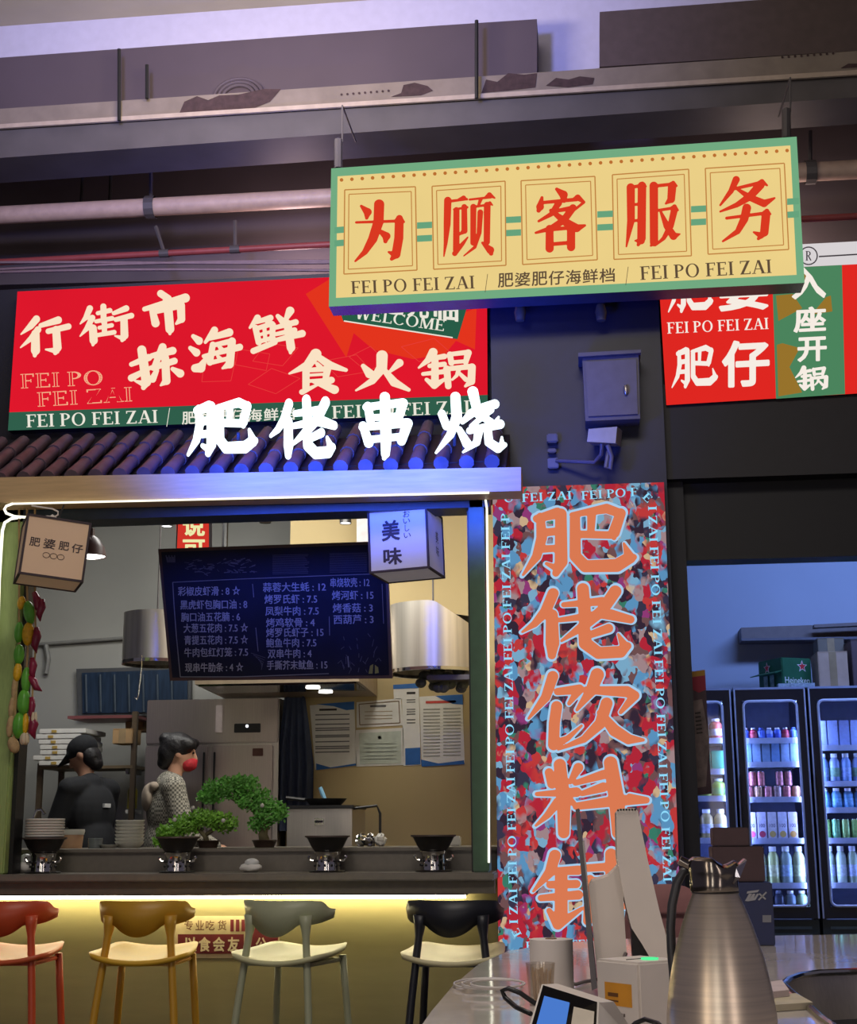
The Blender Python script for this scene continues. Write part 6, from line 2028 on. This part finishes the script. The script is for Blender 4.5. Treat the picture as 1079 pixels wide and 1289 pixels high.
for k, x in enumerate((-.06, .02)):
    L(MB().box((-.1265, x, .02), (-.1255, x + .05, .10)), 'bottle_print', mat('bottle_print', (130, 160, 150), .4, var=.4, scale=30))
p = at(1010, 864, YF + .1)
o = MB().box((p.x - .17, YF + .05, zt2), (p.x + .08, YF + .3, zt2 + .03)).build('wrapped_tray', mat('clear_wrap', (150, 166, 176), .3, var=.4, scale=40))
tag(o, 'clear wrapped bottle tray half under the green beer carton', 'tray')
carton('tan cardboard box with faded red print on the right hand refrigerator', 1029, 821, 1069, 855, YF + .05, .3, (178, 152, 130), zt2)
carton('taller dull box just behind the tan cardboard box on the refrigerator', 1029, 804, 1066, 856, YF + .38, .22, (112, 102, 88), zt2)
carton('dark brown box at the right end of the refrigerator tops', 1071, 806, 1112, 856, YF + .1, .35, (88, 70, 72), zt2)
pb = PY(10.85)
t = thing('cable_trunking', 'long beige trunking on the blue lit wall above the refrigerators', 'trunking', pb.hit(1005, 806))
slab('trunking_body', [(933, 790), (1130, 783), (1130, 803), (934, 806)], PY(10.95), .25, mat('trunking_beige', (112, 98, 96), .5), t)
slab('trunking_lip', [(933, 803.5), (1130, 800.5), (1130, 803.5), (934, 806.5)], pb, .02, mat('trunking_lip', (96, 92, 104), .5), t, .12)
slab('trunking_cover', [(1025, 786), (1130, 781), (1130, 785), (1025, 790)], pb, .08, mat('trunking_beige', (112, 98, 96)), t, .05)

# banner beside the column
pv = PY(7.205)
t = thing('drinks_banner', 'narrow red and dark drinks banner on the edge of the dark column', 'banner', pv.hit(882, 1000))
Q = [(866, 846), (887.5, 843), (896, 999), (870, 1002)]
slab('banner_board', Q, pv, .03, mat('banner_brown', (74, 52, 60), .6, var=.3, scale=12), t)
Art(pv, .002).poly([(866, 846), (887.5, 843), (888, 850), (866.3, 853)]).build('yellow_band', mat('banner_yellow', (176, 130, 40), .6), t)
Art(pv, .002).poly([(866.3, 853), (888, 850), (889, 868), (880, 872), (867, 866)]).build('red_band', mat('banner_red', (150, 26, 52), .6), t)
Art(pv, .002).poly([(873, 882), (884, 880), (893, 930), (889, 990), (877, 992)]).build('bottle_print', mat('banner_grey', (120, 104, 100), .6, var=.4, scale=20), t)
a = Art(pv, .003)
for k in range(6):
    a.stroke([(875 + k * .4, 898 + 5 * k), (882 + k * .5, 897 + 5 * k)], 2)
a.build('dark_print', M_ink, t)

# ================================================================== near counter with objects
ZC = .92
px_edge = [(500, 1340), (520, 1306), (543, 1273), (570, 1241), (602, 1214), (640, 1197), (700, 1187), (780, 1182), (860, 1180), (960, 1178), (1079, 1176), (1200, 1173)]
edge = [Vector(atz(x, y, ZC)) for x, y in px_edge]
edge += [Vector((1.75, 4.4, ZC)), Vector((1.75, 1.1, ZC)), Vector((edge[0].x + .1, 1.1, ZC)), Vector((edge[0].x, 1.5, ZC))]
hole = [Vector(atz(x, y, ZC)) for x, y in ((986, 1242), (993, 1235), (1006, 1230), (1030, 1226.5), (1079, 1224.5), (1130, 1224), (1190, 1228), (1215, 1242), (1215, 1280), (1160, 1305), (1060, 1303), (1034, 1284), (1012, 1264), (998, 1253))]
M_top = mat('grey_marble_top', (206, 198, 192), .07, var=.12, scale=5, stretch=(1.6, 1, 1), bump=.05)
t = thing('service_counter', 'glossy grey rounded counter with a sunken black basin', 'counter', (.6, 2.8, 0))
def plate(outer, inner, z0, z1, nm, m_):
    pts, tr = fill_loops([[(p.x, p.y) for p in outer], [(p.x, p.y) for p in inner]] if inner else [[(p.x, p.y) for p in outer]])
    b = MB().add([(p[0], p[1], z1) for p in pts], tr).add([(p[0], p[1], z0) for p in pts], [tuple(reversed(q)) for q in tr])
    for lp in ([outer, inner] if inner else [outer]):
        n = len(lp)
        b.add([(p.x, p.y, z1) for p in lp] + [(p.x, p.y, z0) for p in lp], [(k, (k + 1) % n, n + (k + 1) % n, n + k) for k in range(n)])
    return b.build(nm, m_, t)
plate(edge, hole, ZC - .035, ZC, 'counter_top', M_top)
cx = sum(p.x for p in edge) / len(edge); cy = sum(p.y for p in edge) / len(edge)
ins = [Vector((p.x + (cx - p.x) * .10, p.y + (cy - p.y) * .06, 0)) for p in edge]
n = len(ins)
MB().add([(p.x, p.y, ZC - .035) for p in ins] + [(p.x, p.y, 0) for p in ins], [(k, (k + 1) % n, n + (k + 1) % n, n + k) for k in range(n)]).build('counter_base', mat('dark_counter_base', (58, 54, 54), .5), t)
n = len(hole)
hc_ = sum(hole, Vector()) / n
low = [Vector((p.x + (hc_.x - p.x) * .08, p.y + (hc_.y - p.y) * .08, ZC - .16)) for p in hole]
MB().add(hole + low, [(k, (k + 1) % n, n + (k + 1) % n, n + k) for k in range(n)]).build('basin_wall', M_steel, t, True)
MB().add(low, [tuple(q) for q in fill_loops([[(p.x, p.y) for p in low]])[1]]).build('basin_floor', mat('basin_black', (14, 15, 22), .5), t) if False else None
pts, tr = fill_loops([[(p.x, p.y) for p in low]])
MB().add([(p[0], p[1], ZC - .10) for p in pts], tr).build('basin_floor', mat('basin_black', (14, 15, 22), .5), t)
MB().tube([h + Vector((0, 0, .003)) for h in hole] + [hole[0] + Vector((0, 0, .003))], .008, 8, False).build('basin_rim', M_chrome, t, True)

# thermos jug
Yt = 2.0
pc0 = at(909, 1289, Yt)
cx_, base = pc0.x, ZC
t = thing('thermos_jug', 'large brushed steel thermos jug on the near counter', 'thermos', (cx_, Yt, base))
prof = [(.001, base + .0), (.072, base), (.0745, base + .012)]
s = (Yt * math.cos(YAW)) / FPX * 1.02
def zy(y): return at(909, y, Yt).z
for y, w in ((1330, 129), (1289, 126.5), (1275, 125.5), (1239, 117), (1203, 103.5), (1164, 82), (1140, 66), (1128, 56), (1122, 52.5)):
    prof.append((w / 2 * s, zy(y)))
MB().lathe([(r, z - base) for r, z in prof], (cx_, Yt, base), 64).build('jug_body', mat('brushed_jug_steel', (228, 212, 190), .33, .88, var=.08, stretch=(1, 1, 60), scale=5), t, True)
zl = zy(1122)
lidp = [(27.5, 1122.5), (28.6, 1120), (28.2, 1112), (28.6, 1100), (30, 1091), (29, 1086), (24, 1082.5), (12, 1081), (.01, 1081)]
b = MB().lathe([(w * s, zy(y) - base) for w, y in lidp], (cx_ - .001, Yt, base), 48)
def lidwarp(p):
    f = max(0, min(1, (p.z - zy(1106)) / (zy(1081) - zy(1106))))
    d = (p.x - cx_) / (29 * s)
    return Vector((p.x, p.y, p.z + f * s * (7 * max(0, -d * .4 + .2) - 9 * max(0, math.sin(max(0, min(1, (d + .1) / .9)) * math.pi)) * .9)))
b.move(lidwarp).build('lid', mat('dark_chrome_lid', (128, 120, 112), .16, 1.0), t, True)
MB().prism([(cx_ + 10 * s, Yt - .016, zy(1102)), (cx_ + 24 * s, Yt - .018, zy(1092)), (cx_ + 36 * s, Yt - .010, zy(1081)), (cx_ + 38 * s, Yt - .008, zy(1083)), (cx_ + 28 * s, Yt - .020, zy(1104)), (cx_ + 20 * s, Yt - .024, zy(1112))], (0, .030, 0)).build('spout', mat('bright_spout', (196, 190, 196), .15, 1.0), t)
MB().tube([(cx_ - 22 * s, Yt, zy(1092)), (cx_ - 32 * s, Yt, zy(1087)), (cx_ - 40 * s, Yt, zy(1082))], [.008, .007, .006], 10).build('thumb_lever', mat('dark_chrome_lid', (128, 120, 112)), t, True)
hd = [(-26, 1094), (-35, 1098), (-43, 1112), (-50, 1140), (-53, 1170), (-53, 1200), (-52, 1230), (-52, 1262)]
MB().tube([(cx_ + x * s, Yt + .025, zy(y)) for x, y in hd], [.006, .006, .0065, .0065, .0065, .0065, .006, .006], 12).build('handle', mat('dark_grey_handle', (58, 58, 62), .35), t, 'all')
MB().lathe([(27.2 * s, zy(1124.5) - base), (28.2 * s, zy(1123) - base), (27.2 * s, zy(1121) - base)], (cx_, Yt, base), 48).build('neck_ring', M_iron, t, True)

# white label printer
Yp_ = 2.5
p = at(812, 1284, Yp_ - .06)
c = Vector((at(806, 1240, Yp_).x, Yp_, ZC))
t = thing('label_printer', 'white cube printer with orange sticker and green light beside the thermos', 'printer', c)
t.rotation_euler.z = R(42)
sz = .052
hz = at(806, 1207, Yp_).z - ZC
MPr = mat('printer_white', (228, 220, 212), .4, var=.02)
L2 = lambda b, nm, m_: b.move(lambda q: q + c).build(nm, m_, t)
L2(MB().box((-sz, -sz, 0), (sz, sz, hz), .004), 'printer_body', MPr)
L2(MB().box((-sz - .0006, -.034, .052), (-sz, .030, .088)), 'orange_sticker', mat('orange_sticker', (226, 156, 44), .5))
L2(MB().box((-sz - .0012, -.002, .066), (-sz - .0006, .022, .072)), 'sticker_print', mat('brown_sticker_print', (110, 70, 30), .6))
L2(MB().box((-sz - .0012, -.002, .058), (-sz - .0006, .022, .0605)), 'sticker_print', mat('brown_sticker_print', (110, 70, 30)))
b = MB()
for k in range(7):
    b.box((-sz - .0010, .026 - k * .0065, .036), (-sz, .0225 - k * .0065, .041))
L2(b, 'body_print', mat('pale_body_print', (110, 100, 96), .6))
L2(MB().box((-sz - .001, -.046, .016), (-sz + .002, .046, .020)), 'paper_slot', M_ink)
L2(MB().lathe([(.014, 0), (.015, .003), (0, .004)], (.005, -.02, hz), 18), 'status_light', glow('green_status', (80, 220, 140), 1.3))
L2(MB().box((-.03, -.002, hz), (.04, .000, hz + .001)), 'lid_seam', M_ink)

# POS terminal seen edge on
Yo = 2.95
po = PY(Yo)
t = thing('pos_terminal', 'white two screen cash terminal seen edge on, leaning above the counter', 'cash terminal', (at(775, 1240, Yo).x, Yo + .1, ZC))
zmin = ZC
def prism_px(pts, nm, m_, d=.22, dy=0):
    P = [at(x, y, Yo + dy) for x, y in pts]
    for q in P:
        q.z = max(q.z, ZC + .004)
    return MB().prism(P, (0, d, 0)).build(nm, m_, t)
prism_px([(724.5, 1019), (729, 1017.5), (752, 1244), (745, 1247)], 'main_screen', mat('screen_edge_grey', (96, 92, 96), .35), .26)
prism_px([(733, 1060), (735, 1058), (751, 1243), (748, 1244)], 'screen_back_plate', M_white, .25, .005)
Mterm = mat('terminal_white', (226, 216, 206), .42, var=.02)
prism_px([(741, 1116), (745, 1110), (766, 1103), (777, 1092), (783, 1080), (788, 1110), (785, 1132), (787, 1170), (790, 1215), (790, 1240), (753, 1240)], 'screen_housing', Mterm, .18, .03)
prism_px([(776, 1022), (779, 1018), (799, 1017), (803, 1021), (815, 1080), (830, 1145), (846, 1205), (858, 1246), (838, 1246), (818, 1205), (808, 1188), (795, 1168), (788, 1140), (782, 1110), (777, 1080)], 'customer_display', Mterm, .20, .0)
prism_px([(795, 1166), (808, 1186), (820, 1207), (830, 1240), (800, 1240), (797, 1205)], 'stand_arm', M_black, .12, .05)
b = MB()
for k in range(7):
    q = at(778 + k * 3.6, 1020 - (k > 0) * .8, Yo - .002)
    b.ellipsoid(q, .0022, None, 8, 5)
b.build('vent_hole', M_ink, t)
MB().tube([at(788, 1200, Yo + .02), at(782, 1214, Yo), at(770, 1226, Yo - .02), at(752, 1233, Yo - .05)], .004, 6).build('power_lead', mat('lead_brown', (90, 76, 76), .5), t, True)

# payment terminal
Yq = 2.15
t = thing('payment_terminal', 'white payment device with glossy black tilted face on the counter', 'payment terminal', (at(722, 1300, Yq).x, Yq, ZC))
fl_, fr_ = at(664, 1300, 2.07), at(752, 1312, 2.07)
tl, tr_ = at(682, 1239, 2.16), at(754, 1262, 2.16)
depth = Vector((.05, .07, 0))
dn = lambda p: Vector((p.x, p.y, ZC + .003))
P = [fl_, fr_, tr_, tl]
rl, rr_ = tl + Vector((.022, .03, -.002)), tr_ + Vector((.022, .03, -.002))
b = MB().add([dn(fl_), dn(fr_), dn(rr_ + depth), dn(rl + depth), fl_, fr_, tr_, tl, rr_, rl], [(0, 1, 5, 4), (4, 5, 6, 7), (7, 6, 8, 9), (1, 2, 8, 6, 5), (3, 0, 4, 7, 9), (2, 3, 9, 8), (0, 3, 2, 1)])
b.build('device_body', MPr, t)
fn = (P[1] - P[0]).cross(P[3] - P[0]).normalized()
if fn.y > 0: fn = -fn
def face(u0, v0, u1, v1, nm, m_, e):
    f = lambda u, v: P[0].lerp(P[1], u).lerp(P[3].lerp(P[2], u), v) + fn * e
    q = [f(u0, v0), f(u1, v0), f(u1, v1), f(u0, v1)]
    return MB().prism(q, -fn * (e * .9 + .0005)).build(nm, m_, t)
face(.03, .0, .97, .97, 'black_face', mat('piano_black', (14, 14, 18), .08), .002)
face(.10, .05, .52, .74, 'blue_screen', glow('screen_blue', (78, 128, 214), .9), .004)
face(.60, -.1, .93, .62, 'card_pad', mat('card_pad_cream', (206, 196, 180), .4), .008)

# cup of sticks, white roll, router, cables, pads
c = Vector((at(681, 1250, 2.93).x, 2.93, ZC))
t = thing('stick_cup', 'clear plastic cup full of wooden sticks beside the white roll', 'cup', c)
MB().lathe([(0, 0), (.023, 0), (.029, .076), (.030, .080), (.028, .080), (.022, .003), (0, .003)], c, 24).build('cup_body', glass_mat('cup_plastic', (.93, .90, .86), .12, .15), t, True)
b = MB()
rnd = random.Random(8)
for k in range(40):
    a_, r_ = rnd.uniform(0, 6.28), rnd.uniform(0, .017)
    p = c + Vector((r_ * math.cos(a_), r_ * math.sin(a_), .004))
    b.tube([p, p + Vector((r_ * .3 * math.cos(a_), r_ * .3 * math.sin(a_), rnd.uniform(.055, .068)))], .0016, 5)
o = b.build('wooden_sticks', mat('pale_wood_stick', (206, 176, 138), .7, var=.2), None)
tag(o, 'bundle of thin wooden sticks inside the clear cup', 'sticks')
o['kind'] = 'stuff'
c = Vector((at(695, 1232, 3.1).x, 3.1, ZC))
t = thing('paper_roll', 'fat white paper roll standing on the counter before the LED screen', 'paper roll', c)
r_ = 26 * 3.1 / FPX * 1.0
hh = at(695, 1182, 3.1).z - ZC
MB().lathe([(.012, 0), (r_, 0), (r_, hh), (.012, hh), (.012, 0)], c, 40).build('roll_paper', mat('roll_paper', (232, 224, 218), .8, var=.02), t, True)
MB().lathe([(.012, .001), (.012, hh + .002), (.009, hh + .002), (.009, .001)], c, 20).build('roll_core', mat('core_tan', (150, 126, 100), .8), t, True)
c = Vector((at(628, 1284, 2.35).x, 2.35, ZC))
t = thing('router_box', 'flat black router box with a looping cable at the counter edge', 'router', c)
t.rotation_euler.z = R(-14)
L3 = lambda b, nm, m_: b.move(lambda q: q + c).build(nm, m_, t)
L3(MB().box((-.035, -.10, 0), (.07, .05, .022), .004), 'router_body', M_black)
L3(MB().box((-.03, -.095, .022), (.065, .045, .0235)), 'router_top', mat('router_top', (40, 42, 58), .3))
o = MB().tube([at(668, 1276, 2.4), at(650, 1268, 2.45), at(636, 1256, 2.5), at(632, 1247, 2.5), at(640, 1244, 2.5), at(655, 1250, 2.5), at(672, 1262, 2.5), at(690, 1270, 2.5)], .0042, 8).build('black_cable', M_black, None, 'all')
tag(o, 'thick black cable looping above the flat router box', 'cable')
pth = []
for k in range(60):
    a_ = k * .33
    x, y = 612 + (46 - k * .25) * math.cos(a_) + k * .3, 1238 + (7.5 - .05 * k) * math.sin(a_)
    p = atz(x, y, ZC + .004 + .0004 * k)
    pth.append(p)
o = MB().tube(pth, .0022, 6).build('white_cable', mat('white_cable', (206, 200, 196), .4), None, 'all')
tag(o, 'thin white cable coiled on the counter beside the cup of sticks', 'cable')
o = MB().tube([at(840, 1300, 2.1), at(828, 1288, 2.15), at(812, 1283, 2.2), at(800, 1288, 2.2), at(792, 1296, 2.2)], .0035, 8).build('black_cable', M_black, None, 'all')
tag(o, 'black cable running in front of the white cube printer', 'cable')
o = MB().tube([atz(x, y, ZC + .006) for x, y in ((695, 1232), (712, 1236), (725, 1239), (735, 1236), (752, 1233))], .004, 6).build('adapter_lead', mat('lead_grey', (100, 92, 92), .5), None, 'all')
tag(o, 'short grey lead lying between the paper roll and the cash terminal', 'cable')
pts = [(966, 1258), (1016, 1257), (1021, 1263), (1018, 1271), (968, 1273)]
P = [atz(x, y, ZC + .001) for x, y in ((950, 1262), (1003, 1258), (1024, 1270), (965, 1274))]
o = MB().prism(P, (0, 0, .012)).build('menu_book', mat('cream_cover', (196, 186, 160), .6), None)
tag(o, 'cream book lying on the counter between thermos and basin', 'book')
P = [atz(x, y, ZC + .0135) for x, y in ((950, 1246), (985, 1241), (994, 1254), (958, 1258))]
o = MB().prism(P, (0, 0, .012)).build('note_pad', mat('pink_white_pad', (206, 190, 192), .7), None)
tag(o, 'small pinkish pad lying on the cream book beside the thermos', 'notepad')

# cartons at the far end of the counter
Yb = 4.45
def solid(nm, x0, y0, x1, y1, Y, d, z0, m_, lb, cat):
    a_, b_ = at(x0, y0, Y), at(x1, y1, Y)
    t = thing(nm, lb, cat, ((a_.x + b_.x) / 2, Y + d / 2, z0))
    MB().box((a_.x, Y, z0), (b_.x, Y + d, a_.z), .003).build('box_body', m_, t)
    MB().box((a_.x + .004, Y + d / 2 - .002, a_.z), (b_.x - .004, Y + d / 2 + .002, a_.z + .001)).build('flap_seam', M_ink, t)
    return t, a_.z
pbx = PY(Yb)
t, z1 = solid('navy_carton', 893, 1111, 976, 1180, Yb, .14, ZC + .001, mat('navy_carton', (26, 36, 78), .4), 'navy drink carton with a slanted silver logo behind the thermos', 'carton')
a = Art(pbx, .002)
a.poly([(941, 1122), (956, 1120), (954, 1123), (940, 1125)])
a.poly([(938, 1134), (943, 1125), (947, 1125), (943, 1132), (948, 1125), (951, 1125), (949, 1131), (953, 1125), (956, 1125), (951, 1133), (942, 1134.5)])
a.stroke([(955, 1133), (965, 1123)], 2)
a.stroke([(956, 1125), (964, 1132)], 2)
a.build('silver_logo', mat('silver_print', (150, 150, 156), .4), t)
a = Art(pbx, .002)
a.poly([(960, 1152), (971, 1152), (971, 1161), (960, 1161)])
a.build('pale_label', mat('grey_label', (120, 122, 130), .6), t)
t, z2 = solid('brown_carton', 896, 1066, 964, 1112, Yb + .01, .12, z1 + .0015, mat('dark_brown_carton', (66, 46, 50), .6), 'dark brown carton standing on the navy carton behind the thermos', 'carton')
t, z3 = solid('brown_carton', 897, 1042, 944, 1067, Yb + .02, .10, z2 + .0015, mat('dark_brown_carton', (66, 46, 50)), 'smaller dark brown carton, topmost of the stack behind the thermos', 'carton')

# padded chair behind the counter
Yc_ = 5.6
p = at(838, 1165, Yc_)
t = thing('padded_chair', 'dusky pink padded chair behind the counter beside the thermos', 'chair', (p.x, Yc_, 0))
Mpk = mat('dusky_pink_fabric', (150, 104, 104), .8, var=.08)
b = MB().ellipsoid((0, 0, 0), (.155, .05, .26), None, 26, 16)
b.move(lambda q: Vector((p.x + math.copysign(abs(q.x / .155) ** .7, q.x) * .155, Yc_ + q.y, .86 + math.copysign(abs(q.z / .26) ** .6, q.z) * .20))).build('backrest', Mpk, t, 'all')
MB().tube([(p.x - .148, Yc_ - .052, .955), (p.x, Yc_ - .056, .955), (p.x + .148, Yc_ - .052, .955)], .006, 6).build('seam', mat('pink_piping', (112, 74, 76), .8), t, True)
MB().box((p.x - .2, Yc_ - .40, .42), (p.x + .2, Yc_ + .03, .50), .025).build('seat', Mpk, t, True)
for sx in (-1, 1):
    for sy in (-.36, 0):
        MB().tube([(p.x + sx * .17, Yc_ + sy, .43), (p.x + sx * .19, Yc_ + sy, 0)], .014, 8).build('leg', M_black, t)
    MB().tube([(p.x + sx * .12, Yc_, .45), (p.x + sx * .12, Yc_ + .01, .75)], .012, 8).build('back_post', M_black, t)
